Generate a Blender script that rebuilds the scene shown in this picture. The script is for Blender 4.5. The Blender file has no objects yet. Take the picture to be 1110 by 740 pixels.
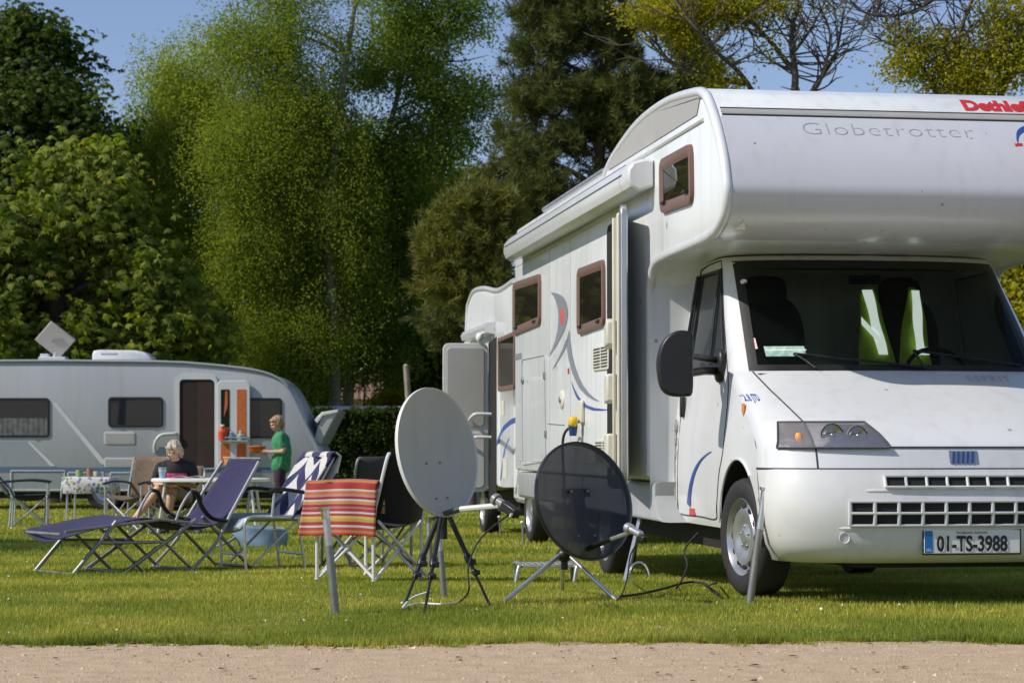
import bpy, bmesh, math, random
import numpy as np
from mathutils import Vector, Matrix, Euler

random.seed(7)
rng = np.random.default_rng(11)
D2R = math.radians
sc = bpy.context.scene
COL = sc.collection

# ------------------------------------------------------------------ camera geometry (used to lay out the place)
FPX = 2350.0
CAM_H = 0.85
TILT = math.atan(110 / FPX)
CT, ST = math.cos(TILT), math.sin(TILT)


def ray(px, py):
    a, b = (px - 555) / FPX, -(py - 370) / FPX
    return Vector((a, CT - b * ST, ST + b * CT))


def at(px, py, Y):
    r = ray(px, py)
    return Vector((0, 0, CAM_H)) + r * (Y / r.y)


GY = [0, 12.3, 14, 16, 18, 22, 30, 39, 50, 70, 900]
GZ = [0, 0.0, -0.05, -0.12, -0.155, -0.19, -0.28, -0.36, -0.40, -0.42, -0.42]


def gz(y):
    return float(np.interp(y, GY, GZ))


def gr(px, py):
    """point of the lawn seen at a place of the photograph"""
    r = ray(px, py)
    y = 12.0
    for _ in range(30):
        z = gz(y)
        y = r.y * (z - CAM_H) / r.z
    return Vector((r.x * y / r.y, y, gz(y)))


# ------------------------------------------------------------------ materials
def new_mat(name):
    m = bpy.data.materials.new(name)
    m.use_nodes = True
    nt = m.node_tree
    nt.nodes.clear()
    return m, nt, nt.nodes, nt.links


def rgba(c, k=1.0):
    return (min(1, c[0] * k), min(1, c[1] * k), min(1, c[2] * k), 1)


def pmat(name, col, rough=0.5, metal=0.0, var=0.08, scale=6.0, bump=0.0, bscale=60.0, coat=0.0, spec=0.5,
         emit=None, rvar=0.1, sheen=0.0, streak=False, specks=0.0, grime=0.0):
    m, nt, N, L = new_mat(name)
    out = N.new('ShaderNodeOutputMaterial')
    p = N.new('ShaderNodeBsdfPrincipled')
    L.new(p.outputs[0], out.inputs[0])
    tc = N.new('ShaderNodeTexCoord')
    vec = tc.outputs['Object']
    if streak:
        mp = N.new('ShaderNodeMapping')
        mp.inputs['Scale'].default_value = (1, 1, 0.18)
        L.new(vec, mp.inputs[0])
        vec = mp.outputs[0]
    nz = N.new('ShaderNodeTexNoise')
    nz.inputs['Scale'].default_value = scale
    nz.inputs['Detail'].default_value = 6
    nz.inputs['Roughness'].default_value = 0.6
    L.new(vec, nz.inputs['Vector'])
    rp = N.new('ShaderNodeValToRGB')
    rp.color_ramp.elements[0].position = 0.3
    rp.color_ramp.elements[1].position = 0.7
    rp.color_ramp.elements[0].color = rgba(col, 1 - var)
    rp.color_ramp.elements[1].color = rgba(col, 1 + var)
    L.new(nz.outputs['Fac'], rp.inputs[0])
    colour = rp.outputs[0]
    if specks:
        vo = N.new('ShaderNodeTexVoronoi')
        vo.inputs['Scale'].default_value = specks
        L.new(tc.outputs['Object'], vo.inputs['Vector'])
        cr = N.new('ShaderNodeValToRGB')
        cr.color_ramp.elements[0].position = .045
        cr.color_ramp.elements[0].color = (.35, .33, .28, 1)
        cr.color_ramp.elements[1].position = .075
        cr.color_ramp.elements[1].color = (1, 1, 1, 1)
        L.new(vo.outputs['Distance'], cr.inputs[0])
        ms = N.new('ShaderNodeMixRGB')
        ms.blend_type = 'MULTIPLY'
        ms.inputs[0].default_value = .8
        L.new(colour, ms.inputs[1])
        L.new(cr.outputs[0], ms.inputs[2])
        colour = ms.outputs[0]
    if grime:
        g1 = N.new('ShaderNodeTexNoise')
        g1.inputs['Scale'].default_value = 7
        g1.inputs['Detail'].default_value = 3
        mp2 = N.new('ShaderNodeMapping')
        mp2.inputs['Scale'].default_value = (1.6, 1.6, 0.10)
        L.new(tc.outputs['Object'], mp2.inputs[0])
        L.new(mp2.outputs[0], g1.inputs['Vector'])
        cg = N.new('ShaderNodeValToRGB')
        cg.color_ramp.elements[0].position = .52
        cg.color_ramp.elements[0].color = (1, 1, 1, 1)
        cg.color_ramp.elements[1].position = .78
        cg.color_ramp.elements[1].color = (1 - grime, 1 - grime * 1.05, 1 - grime * 1.25, 1)
        L.new(g1.outputs['Fac'], cg.inputs[0])
        mg = N.new('ShaderNodeMixRGB')
        mg.blend_type = 'MULTIPLY'
        mg.inputs[0].default_value = 1
        L.new(colour, mg.inputs[1])
        L.new(cg.outputs[0], mg.inputs[2])
        colour = mg.outputs[0]
    L.new(colour, p.inputs['Base Color'])
    mr = N.new('ShaderNodeMapRange')
    mr.inputs['To Min'].default_value = max(0, rough - rvar)
    mr.inputs['To Max'].default_value = min(1, rough + rvar)
    L.new(nz.outputs['Fac'], mr.inputs['Value'])
    L.new(mr.outputs[0], p.inputs['Roughness'])
    p.inputs['Metallic'].default_value = metal
    p.inputs['Coat Weight'].default_value = coat
    p.inputs['Coat Roughness'].default_value = 0.05
    p.inputs['Specular IOR Level'].default_value = spec
    p.inputs['Sheen Weight'].default_value = sheen
    if emit:
        p.inputs['Emission Color'].default_value = rgba(col)
        p.inputs['Emission Strength'].default_value = emit
    if bump:
        n2 = N.new('ShaderNodeTexNoise')
        n2.inputs['Scale'].default_value = bscale
        n2.inputs['Detail'].default_value = 4
        L.new(tc.outputs['Object'], n2.inputs['Vector'])
        b = N.new('ShaderNodeBump')
        b.inputs['Strength'].default_value = bump
        b.inputs['Distance'].default_value = 0.01
        L.new(n2.outputs['Fac'], b.inputs['Height'])
        L.new(b.outputs[0], p.inputs['Normal'])
    return m


def glass_mat(name, tint, trans, rough=0.02, ior=1.5, refl=1.0):
    """tinted pane: see-through share plus a mirror coat"""
    m, nt, N, L = new_mat(name)
    out = N.new('ShaderNodeOutputMaterial')
    tr = N.new('ShaderNodeBsdfTransparent')
    tr.inputs[0].default_value = rgba(trans)
    df = N.new('ShaderNodeBsdfDiffuse')
    df.inputs[0].default_value = rgba(tint)
    gl = N.new('ShaderNodeBsdfGlossy')
    gl.inputs['Roughness'].default_value = rough
    fr = N.new('ShaderNodeFresnel')
    fr.inputs[0].default_value = ior
    mx = N.new('ShaderNodeMixShader')
    ad = N.new('ShaderNodeAddShader')
    L.new(tr.outputs[0], ad.inputs[0])
    L.new(df.outputs[0], ad.inputs[1])
    rf = N.new('ShaderNodeMath')
    rf.operation = 'MULTIPLY'
    rf.inputs[1].default_value = refl
    L.new(fr.outputs[0], rf.inputs[0])
    L.new(rf.outputs[0], mx.inputs[0])
    L.new(ad.outputs[0], mx.inputs[1])
    L.new(gl.outputs[0], mx.inputs[2])
    nz = N.new('ShaderNodeTexNoise')
    nz.inputs['Scale'].default_value = 2.0
    b = N.new('ShaderNodeBump')
    b.inputs['Strength'].default_value = 0.03
    L.new(nz.outputs['Fac'], b.inputs['Height'])
    L.new(b.outputs[0], gl.inputs['Normal'])
    L.new(mx.outputs[0], out.inputs[0])
    return m


def leaf_mat(name, dark, light, trans=0.35, rough=0.6, tipcol=None):
    m, nt, N, L = new_mat(name)
    out = N.new('ShaderNodeOutputMaterial')
    at_ = N.new('ShaderNodeAttribute')
    at_.attribute_name = 'tint'
    rp = N.new('ShaderNodeValToRGB')
    rp.color_ramp.elements[0].color = rgba(dark)
    rp.color_ramp.elements[1].color = rgba(light)
    if tipcol:
        e = rp.color_ramp.elements.new(0.93)
        e.color = rgba(light)
        rp.color_ramp.elements[-1].color = rgba(tipcol)
    L.new(at_.outputs['Fac'], rp.inputs[0])
    p = N.new('ShaderNodeBsdfPrincipled')
    p.inputs['Roughness'].default_value = rough
    p.inputs['Specular IOR Level'].default_value = 0.15
    L.new(rp.outputs[0], p.inputs['Base Color'])
    t = N.new('ShaderNodeBsdfTranslucent')
    mu = N.new('ShaderNodeMixRGB')
    mu.blend_type = 'MULTIPLY'
    mu.inputs[0].default_value = 1
    mu.inputs[2].default_value = (1.5, 1.6, 0.5, 1)
    L.new(rp.outputs[0], mu.inputs[1])
    L.new(mu.outputs[0], t.inputs[0])
    mx = N.new('ShaderNodeMixShader')
    mx.inputs[0].default_value = trans
    L.new(p.outputs[0], mx.inputs[1])
    L.new(t.outputs[0], mx.inputs[2])
    L.new(mx.outputs[0], out.inputs[0])
    return m


# ------------------------------------------------------------------ mesh builder
def each(name, mat, parent, makers, **kw):
    """several like parts, every one an object of its own"""
    return [mk(MB()).build(name, mat, parent, **kw) for mk in makers]


class MB:
    def __init__(s):
        s.v, s.f = [], []

    def add(s, vs, fs):
        o = len(s.v)
        s.v += [tuple(v) for v in vs]
        s.f += [tuple(i + o for i in f) for f in fs]
        return s

    def box(s, c, d, R=None):
        vs = []
        for x in (-.5, .5):
            for y in (-.5, .5):
                for z in (-.5, .5):
                    p = Vector((x * d[0], y * d[1], z * d[2]))
                    if R is not None:
                        p = R @ p
                    vs.append(p + Vector(c))
        return s.add(vs, [(0, 1, 3, 2), (4, 6, 7, 5), (0, 4, 5, 1), (2, 3, 7, 6), (0, 2, 6, 4), (1, 5, 7, 3)])

    def prism(s, pts, vec):
        n = len(pts)
        vec = Vector(vec)
        a = [Vector(p) for p in pts]
        vs = a + [p + vec for p in a]
        fs = [tuple(range(n))[::-1], tuple(range(n, 2 * n))]
        fs += [(i, (i + 1) % n, n + (i + 1) % n, n + i) for i in range(n)]
        return s.add(vs, fs)

    def rings(s, rings, closed=True, caps=True):
        n = len(rings[0])
        vs = [p for r in rings for p in r]
        fs = []
        for k in range(len(rings) - 1):
            for i in range(n if closed else n - 1):
                j = (i + 1) % n
                fs.append((k * n + i, k * n + j, (k + 1) * n + j, (k + 1) * n + i))
        if caps and closed:
            fs.append(tuple(range(n))[::-1])
            fs.append(tuple(range((len(rings) - 1) * n, len(rings) * n)))
        return s.add(vs, fs)

    def tube(s, pts, r, n=8, caps=True, flat=None):
        P = [Vector(p) for p in pts]
        if not isinstance(r, (list, tuple)):
            r = [r] * len(P)
        t0 = (P[1] - P[0]).normalized()
        up = Vector((0, 0, 1)) if abs(t0.z) < 0.9 else Vector((1, 0, 0))
        nx = t0.cross(up).normalized()
        rings = []
        for i, p in enumerate(P):
            if i == 0:
                t = t0
            elif i == len(P) - 1:
                t = (P[i] - P[i - 1]).normalized()
            else:
                t = ((P[i + 1] - P[i]).normalized() + (P[i] - P[i - 1]).normalized())
                t = t.normalized() if t.length > 1e-6 else t0
            nx = (nx - t * nx.dot(t))
            nx = nx.normalized() if nx.length > 1e-6 else t.orthogonal().normalized()
            ny = t.cross(nx)
            fl = flat or 1.0
            rings.append([p + nx * (math.cos(a) * r[i]) + ny * (math.sin(a) * r[i] * fl) for a in
                          [2 * math.pi * k / n for k in range(n)]])
        return s.rings(rings, True, caps)

    def lathe(s, prof, c=(0, 0, 0), R=None, n=24, caps=False):
        c = Vector(c)
        rings = []
        for (rad, h) in prof:
            ring = []
            for k in range(n):
                a = 2 * math.pi * k / n
                p = Vector((rad * math.cos(a), rad * math.sin(a), h))
                if R is not None:
                    p = R @ p
                ring.append(p + c)
            rings.append(ring)
        return s.rings(rings, True, caps)

    def ell(s, c, rad, R=None, n=16, m=10, pw=1.0):
        c = Vector(c)
        if not isinstance(rad, (tuple, list)):
            rad = (rad,) * 3

        def sg(x, p):
            return math.copysign(abs(x) ** p, x)
        rings = []
        for j in range(1, m):
            th = math.pi * j / m
            ring = []
            for k in range(n):
                a = 2 * math.pi * k / n
                p = Vector((rad[0] * sg(math.sin(th), pw) * sg(math.cos(a), pw),
                            rad[1] * sg(math.sin(th), pw) * sg(math.sin(a), pw), rad[2] * sg(math.cos(th), pw)))
                if R is not None:
                    p = R @ p
                ring.append(p + c)
            rings.append(ring)
        return s.rings(rings, True, True)

    def grid(s, fn, nu, nv):
        vs = [fn(i / nu, j / nv) for j in range(nv + 1) for i in range(nu + 1)]
        w = nu + 1
        fs = [(j * w + i, j * w + i + 1, (j + 1) * w + i + 1, (j + 1) * w + i) for j in range(nv) for i in range(nu)]
        return s.add(vs, fs)

    def build(s, name, mat, parent=None, ang=35, bevel=0, solid=0, sub=0, offset=0, recalc=True, merge=0, disp=None, seg=2):
        me = bpy.data.meshes.new(name)
        me.from_pydata(s.v, [], s.f)
        if recalc or merge:
            bm = bmesh.new()
            bm.from_mesh(me)
            if merge:
                bmesh.ops.remove_doubles(bm, verts=bm.verts, dist=merge)
            bmesh.ops.recalc_face_normals(bm, faces=bm.faces)
            bm.to_mesh(me)
            bm.free()
        me.validate()
        me.materials.append(mat)
        if ang:
            me.polygons.foreach_set('use_smooth', [True] * len(me.polygons))
            me.set_sharp_from_angle(angle=D2R(ang))
        o = bpy.data.objects.new(name, me)
        COL.objects.link(o)
        if parent is not None:
            o.parent = parent
        if solid:
            md = o.modifiers.new('solid', 'SOLIDIFY')
            md.thickness = solid
            md.offset = offset
        if bevel:
            md = o.modifiers.new('bevel', 'BEVEL')
            md.width = bevel
            md.segments = seg
            md.limit_method = 'ANGLE'
            md.angle_limit = D2R(40)
            md.harden_normals = False
        if sub:
            md = o.modifiers.new('sub', 'SUBSURF')
            md.levels = sub
            md.render_levels = sub
        return o


def tag(o, label, cat, group=None, kind=None):
    if label:
        o['label'] = label
    if cat:
        o['category'] = cat
    if group:
        o['group'] = group
    if kind:
        o['kind'] = kind
    return o


def thing(name, label, cat, loc=(0, 0, 0), rz=0.0, group=None, scale=1.0):
    o = bpy.data.objects.new(name, None)
    o.empty_display_size = 0.2
    COL.objects.link(o)
    o.location = loc
    o.rotation_euler = (0, 0, rz)
    o.scale = (scale,) * 3
    return tag(o, label, cat, group)


def rebase(root, p):
    """put the Empty of a thing at a point of it (given in the Empty's own frame)"""
    p = Vector(p)
    for ch in [x for x in COL.objects if x.parent == root]:
        ch.location = Vector(ch.location) - p
    root.location = Vector(root.location) + Matrix.Rotation(root.rotation_euler[2], 3, 'Z') @ p


def copy_tree(o, parent=None):
    c = o.copy()
    COL.objects.link(c)
    if parent is not None:
        c.parent = parent
    for ch in [x for x in COL.objects if x.parent == o]:
        copy_tree(ch, c)
    return c


def catmull(P, k=6, closed=False):
    P = [Vector(p) for p in P]
    out = []
    n = len(P)
    for i in range(n - 1):
        p0, p1, p2, p3 = P[max(i - 1, 0)], P[i], P[i + 1], P[min(i + 2, n - 1)]
        for j in range(k):
            t = j / k
            out.append(0.5 * ((2 * p1) + (p2 - p0) * t + (2 * p0 - 5 * p1 + 4 * p2 - p3) * t * t + (3 * p1 - p0 - 3 * p2 + p3) * t ** 3))
    out.append(P[-1])
    return out


def rrect(x0, x1, y0, y1, r, n=4):
    out = []
    for cx, cy, a0 in ((x1 - r, y1 - r, 0), (x0 + r, y1 - r, 90), (x0 + r, y0 + r, 180), (x1 - r, y0 + r, 270)):
        for k in range(n + 1):
            a = D2R(a0 + 90 * k / n)
            out.append((cx + r * math.cos(a), cy + r * math.sin(a)))
    return out


def roundpoly(pts, r, n=4):
    """2D polygon with rounded corners"""
    out = []
    m = len(pts)
    for i in range(m):
        p, a, b = Vector(pts[i]), Vector(pts[i - 1]), Vector(pts[(i + 1) % m])
        da, db = (a - p), (b - p)
        ra = min(r, da.length * 0.45, db.length * 0.45)
        q0, q1 = p + da.normalized() * ra, p + db.normalized() * ra
        for k in range(n + 1):
            t = k / n
            out.append(tuple((1 - t) ** 2 * q0 + 2 * t * (1 - t) * p + t * t * q1))
    return out


def lerp(a, b, t):
    return a + (b - a) * t


def text_obj(name, body, size, mat, parent, fn, sx=1.0, bold=0.0, align='LEFT', spacing=1.0, res=3):
    cu = bpy.data.curves.new(name, 'FONT')
    cu.body = body
    cu.size = size
    cu.align_x = align
    cu.offset = bold
    cu.space_character = spacing
    cu.resolution_u = res
    cu.extrude = 0
    tmp = bpy.data.objects.new(name, cu)
    COL.objects.link(tmp)
    dg = bpy.context.evaluated_depsgraph_get()
    me = bpy.data.meshes.new_from_object(tmp.evaluated_get(dg))
    bpy.data.objects.remove(tmp)
    for v in me.vertices:
        v.co = fn(v.co.x * sx, v.co.y)
    me.materials.clear()
    me.materials.append(mat)
    me.name = name
    o = bpy.data.objects.new(name, me)
    COL.objects.link(o)
    o.parent = parent
    return o


# ------------------------------------------------------------------ shared materials
M = {}
M['white'] = pmat('white_paint', (.70, .71, .715), .30, var=.022, scale=2.2, coat=.45, rvar=.04, streak=True, specks=5, grime=.10)
M['whitebody'] = pmat('white_panel_paint', (.76, .785, .785), .33, var=.04, scale=3.2, coat=.3, streak=True, rvar=.06, bump=.02, bscale=3, specks=3, grime=.16)
M['cream'] = pmat('cream_plastic', (.62, .60, .50), .45, var=.06)
M['grey_skirt'] = pmat('grey_plastic_skirt', (.33, .34, .34), .45, var=.08, streak=True)
M['grey_panel'] = pmat('warm_grey_panel', (.40, .385, .36), .45, var=.04)
M['greydecal'] = pmat('grey_decal', (.22, .24, .27), .35, var=.03)
M['letter_grey'] = pmat('grey_lettering', (.38, .385, .41), .4, var=.03)
M['bluedecal'] = pmat('blue_decal', (.03, .08, .32), .35, var=.05)
M['reddecal'] = pmat('red_decal', (.6, .03, .03), .35, var=.05)
M['orange_decal'] = pmat('orange_decal', (.75, .22, .03), .35, var=.05)
M['black'] = pmat('black_plastic', (.012, .012, .013), .42, var=.2, scale=12)
M['rubber'] = pmat('black_rubber', (.02, .02, .02), .75, var=.25, scale=20, bump=.15, bscale=90)
M['seam'] = pmat('dark_seam', (.03, .03, .032), .7, var=.1)
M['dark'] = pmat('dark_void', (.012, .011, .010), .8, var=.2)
M['chrome'] = pmat('bright_metal', (.62, .62, .60), .25, metal=1, var=.08, rvar=.1)
M['alu'] = pmat('brushed_aluminium', (.60, .61, .62), .38, metal=.85, var=.1, scale=14)
M['steel'] = pmat('dull_steel', (.30, .30, .29), .5, metal=.8, var=.15, scale=14)
M['reflector'] = pmat('lamp_reflector', (.62, .62, .62), .25, metal=.25, var=.35, scale=9, bump=.5, bscale=30)
M['lampbowl'] = pmat('lamp_bowl', (.34, .34, .35), .22, metal=.5, var=.5, scale=20)
M['silverpaint'] = pmat('silver_paint', (.50, .51, .52), .3, metal=.75, var=.06)
M['brownframe'] = pmat('brown_window_frame', (.17, .095, .07), .4, var=.08)
M['darkglass'] = glass_mat('dark_acrylic_pane', (.018, .016, .012), (.05, .045, .03), ior=1.35, refl=.3)
M['windscreen'] = glass_mat('windscreen_glass', (.002, .003, .003), (.34, .37, .34), ior=1.24)
M['sideglass'] = glass_mat('side_glass', (.003, .005, .006), (.75, .80, .80))
M['lens'] = glass_mat('clear_lens', (.10, .10, .11), (.7, .7, .7))
M['plate'] = pmat('plate_white', (.78, .78, .74), .4, var=.02)
M['plateblue'] = pmat('plate_blue', (.01, .16, .48), .4, var=.03)
M['ink'] = pmat('black_ink', (.012, .012, .02), .5, var=.05)

# ------------------------------------------------------------------ world, sun, camera
SUN = Vector((0.937 * math.cos(D2R(41.5)), 0.35 * math.cos(D2R(41.5)), -math.sin(D2R(41.5)))).normalized()
w = bpy.data.worlds.new('World')
sc.world = w
w.use_nodes = True
wn, wl = w.node_tree.nodes, w.node_tree.links
wn.clear()
wo = wn.new('ShaderNodeOutputWorld')
bg = wn.new('ShaderNodeBackground')
sky = wn.new('ShaderNodeTexSky')
sky.sky_type = 'NISHITA'
sky.sun_disc = False
sky.sun_elevation = D2R(41.5)
sky.sun_rotation = math.atan2(-SUN.x, -SUN.y)
sky.air_density = 1.0
sky.dust_density = 0.3
sky.ozone_density = 3.0
tintn = wn.new('ShaderNodeMixRGB')
tintn.blend_type = 'MULTIPLY'
tintn.inputs[0].default_value = 1
tintn.inputs[2].default_value = (1.0, 0.92, 1.0, 1)
wl.new(sky.outputs[0], tintn.inputs[1])
wl.new(tintn.outputs[0], bg.inputs[0])
wl.new(bg.outputs[0], wo.inputs[0])
bg.inputs[1].default_value = 0.12

sl = bpy.data.lights.new('sun', 'SUN')
sl.energy = 4.3
sl.angle = D2R(0.5)
sl.color = (1.0, 0.945, 0.85)
so = bpy.data.objects.new('sun', sl)
so.rotation_euler = SUN.to_track_quat('-Z', 'Y').to_euler()
so.location = (-20, -10, 20)
COL.objects.link(so)

cam = bpy.data.cameras.new('camera')
cam.sensor_width = 36
cam.lens = FPX / 1110 * 36
cam.clip_end = 3000
cam.dof.use_dof = True
cam.dof.focus_distance = 12.0
cam.dof.aperture_fstop = 6.7
co = bpy.data.objects.new('camera', cam)
co.location = (0, 0, CAM_H)
co.rotation_euler = (math.pi / 2 + TILT, 0, 0)
COL.objects.link(co)
sc.camera = co
sc.view_settings.view_transform = 'Standard'
sc.view_settings.look = 'None'
sc.view_settings.exposure = 0
sc.cycles.max_bounces = 8
sc.cycles.transparent_max_bounces = 16
sc.cycles.use_denoising = True
sc.cycles.sample_clamp_indirect = 6

# ------------------------------------------------------------------ ground


def ground_mat(name, cols, scales, rough=0.9, bump=0.3, bscale=120, bdist=0.01, stretch=None):
    m, nt, N, L = new_mat(name)
    out = N.new('ShaderNodeOutputMaterial')
    p = N.new('ShaderNodeBsdfPrincipled')
    p.inputs['Roughness'].default_value = rough
    p.inputs['Specular IOR Level'].default_value = 0.15
    L.new(p.outputs[0], out.inputs[0])
    g = N.new('ShaderNodeNewGeometry')
    n1 = N.new('ShaderNodeTexNoise')
    n1.inputs['Scale'].default_value = scales[0]
    n1.inputs['Detail'].default_value = 8
    n1.inputs['Roughness'].default_value = 0.65
    L.new(g.outputs['Position'], n1.inputs['Vector'])
    n2 = N.new('ShaderNodeTexNoise')
    n2.inputs['Scale'].default_value = scales[1]
    n2.inputs['Detail'].default_value = 5
    L.new(g.outputs['Position'], n2.inputs['Vector'])
    r = N.new('ShaderNodeValToRGB')
    r.color_ramp.elements[0].position = 0.3
    r.color_ramp.elements[1].position = 0.72
    r.color_ramp.elements[0].color = rgba(cols[0])
    r.color_ramp.elements[1].color = rgba(cols[1])
    L.new(n1.outputs['Fac'], r.inputs[0])
    r2 = N.new('ShaderNodeValToRGB')
    r2.color_ramp.elements[0].position = 0.33
    r2.color_ramp.elements[1].position = 0.67
    r2.color_ramp.elements[0].color = (0.62, 0.62, 0.62, 1)
    r2.color_ramp.elements[1].color = (1.3, 1.3, 1.3, 1)
    L.new(n2.outputs['Fac'], r2.inputs[0])
    mx = N.new('ShaderNodeMixRGB')
    mx.blend_type = 'MULTIPLY'
    mx.inputs[0].default_value = 1
    L.new(r.outputs[0], mx.inputs[1])
    L.new(r2.outputs[0], mx.inputs[2])
    L.new(mx.outputs[0], p.inputs['Base Color'])
    v = N.new('ShaderNodeTexVoronoi')
    v.inputs['Scale'].default_value = bscale
    L.new(g.outputs['Position'], v.inputs['Vector'])
    b = N.new('ShaderNodeBump')
    b.inputs['Strength'].default_value = bump
    b.inputs['Distance'].default_value = bdist
    L.new(v.outputs['Distance'], b.inputs['Height'])
    L.new(b.outputs[0], p.inputs['Normal'])
    return m


ys = [-60, 0, 6, 9, 10.5, 12.3, 13, 14, 15, 16, 17, 18, 20, 22, 26, 30, 34, 39, 45, 50, 60, 70, 120, 300, 900]
xs = [-900, -200, -60, -30, -20, -12, -8, -4, 0, 4, 8, 12, 20, 30, 60, 200, 900]
b = MB()
b.add([(x, y, gz(y)) for y in ys for x in xs],
      [(j * len(xs) + i, j * len(xs) + i + 1, (j + 1) * len(xs) + i + 1, (j + 1) * len(xs) + i)
       for j in range(len(ys) - 1) for i in range(len(xs) - 1)])
lawn = b.build('lawn', ground_mat('lawn_soil', ((.115, .14, .020), (.20, .205, .035)), (1.3, 14), bump=.5, bscale=60))
tag(lawn, 'short mown green lawn of the camp site', None, kind='structure')

EDGE = lambda x: 9.20 + 0.07 * math.sin(x * 1.3) + 0.05 * math.sin(x * 4.1 + 1) + 0.035 * math.sin(x * 11.0) + .02 * math.sin(x * 29)
exs = [-40, -20, -10] + [-5 + 0.05 * i for i in range(201)] + [10, 20, 40]
b = MB()
n = len(exs)
b.add([(x, 3.0, .006) for x in exs] + [(x, EDGE(x), .006) for x in exs],
      [(i, i + 1, n + i + 1, n + i) for i in range(n - 1)])
path = b.build('gravel_path', ground_mat('gravel', ((.46, .34, .22), (.64, .485, .325)), (9, 150), bump=.6, bscale=170, bdist=.006))
tag(path, 'pale sandy gravel path along the lawn', None, kind='structure')


def np_mesh(name, verts, faces_n, mat, tint=None, smooth=False):
    """verts (N*k,3) of N separate faces with k corners"""
    k = faces_n
    nv = len(verts)
    nf = nv // k
    me = bpy.data.meshes.new(name)
    me.vertices.add(nv)
    me.vertices.foreach_set('co', np.asarray(verts, np.float32).ravel())
    me.loops.add(nv)
    me.loops.foreach_set('vertex_index', np.arange(nv, dtype=np.int32))
    me.polygons.add(nf)
    me.polygons.foreach_set('loop_start', np.arange(0, nv, k, dtype=np.int32))
    if tint is not None:
        a = me.attributes.new('tint', 'FLOAT', 'FACE')
        a.data.foreach_set('value', np.asarray(tint, np.float32))
    me.update()
    me.validate()
    me.materials.append(mat)
    return me


def link(name, me, parent=None):
    o = bpy.data.objects.new(name, me)
    COL.objects.link(o)
    if parent is not None:
        o.parent = parent
    return o


# ---- grass blades
def grass_mat():
    m, nt, N, L = new_mat('grass_blades')
    out = N.new('ShaderNodeOutputMaterial')
    g = N.new('ShaderNodeNewGeometry')
    a = N.new('ShaderNodeAttribute')
    a.attribute_name = 'tint'
    n1 = N.new('ShaderNodeTexNoise')
    n1.inputs['Scale'].default_value = 0.8
    n1.inputs['Detail'].default_value = 5
    L.new(g.outputs['Position'], n1.inputs['Vector'])
    r1 = N.new('ShaderNodeValToRGB')
    r1.color_ramp.elements[0].position = 0.40
    r1.color_ramp.elements[1].position = 0.60
    r1.color_ramp.elements[0].color = (.265, .325, .038, 1)
    r1.color_ramp.elements[1].color = (.52, .515, .085, 1)
    e1 = r1.color_ramp.elements.new(.74)
    e1.color = (.56, .49, .11, 1)
    L.new(n1.outputs['Fac'], r1.inputs[0])
    r2 = N.new('ShaderNodeValToRGB')
    r2.color_ramp.elements[0].color = (.55, .62, .5, 1)
    r2.color_ramp.elements[1].color = (1.3, 1.22, 1.05, 1)
    e = r2.color_ramp.elements.new(0.94)
    e.color = (1.25, 1.2, 1.05, 1)
    r2.color_ramp.elements[-1].color = (2.0, 1.65, 2.2, 1)
    L.new(a.outputs['Fac'], r2.inputs[0])
    mx = N.new('ShaderNodeMixRGB')
    mx.blend_type = 'MULTIPLY'
    mx.inputs[0].default_value = 1
    L.new(r1.outputs[0], mx.inputs[1])
    L.new(r2.outputs[0], mx.inputs[2])
    p = N.new('ShaderNodeBsdfPrincipled')
    p.inputs['Roughness'].default_value = 0.55
    p.inputs['Specular IOR Level'].default_value = 0.25
    L.new(mx.outputs[0], p.inputs['Base Color'])
    t = N.new('ShaderNodeBsdfTranslucent')
    L.new(mx.outputs[0], t.inputs[0])
    ms = N.new('ShaderNodeMixShader')
    ms.inputs[0].default_value = 0.42
    L.new(p.outputs[0], ms.inputs[1])
    L.new(t.outputs[0], ms.inputs[2])
    L.new(ms.outputs[0], out.inputs[0])
    return m


def grass_band(y0, y1, dens, h, wd, lean=.5):
    area = 0
    hx = lambda y: 0.2362 * y + 1.9
    area = (hx(y0) + hx(y1)) * (y1 - y0)
    N_ = int(area * dens)
    y = rng.uniform(y0, y1, N_)
    x = rng.uniform(-1, 1, N_) * (0.2362 * y + 1.9)
    # clumpy: thin out by smooth noise
    cl = np.sin(x * 3.1 + 1.3 * np.sin(y * 1.7)) * np.sin(y * 2.3 + 1.1 * np.sin(x * 2.9)) * .5 + .5
    hh = h * rng.uniform(.45, 1.15, N_) * (0.75 + .5 * cl)
    ww = wd * rng.uniform(.6, 1.4, N_)
    az = rng.uniform(0, 2 * np.pi, N_)
    ln = rng.uniform(.05, lean, N_)
    z = np.interp(y, GY, GZ)
    base = np.stack([x, y, z - .004], 1)
    side = np.stack([np.cos(az), np.sin(az), 0 * az], 1)
    fwd = np.stack([-np.sin(az), np.cos(az), 0 * az], 1)
    tip = base + fwd * (hh * ln)[:, None] + np.array([0, 0, 1]) * (hh * np.sqrt(1 - ln ** 2 * .8))[:, None]
    v = np.stack([base - side * ww[:, None] * .5, base + side * ww[:, None] * .5, tip], 1).reshape(-1, 3)
    t = np.clip(rng.normal(.5, .22, N_), 0, 1)
    t[rng.random(N_) < .03] = 1.0
    return v, t


V, T = [], []
for a in ((9.16, 11.0, 8200, .027, .0036), (11.0, 14.5, 5200, .028, .0046), (14.5, 20, 2300, .032, .0075), (20, 30, 800, .042, .013),
          (30, 46, 300, .055, .026)):
    v, t = grass_band(*a)
    V.append(v)
    T.append(t)
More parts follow.
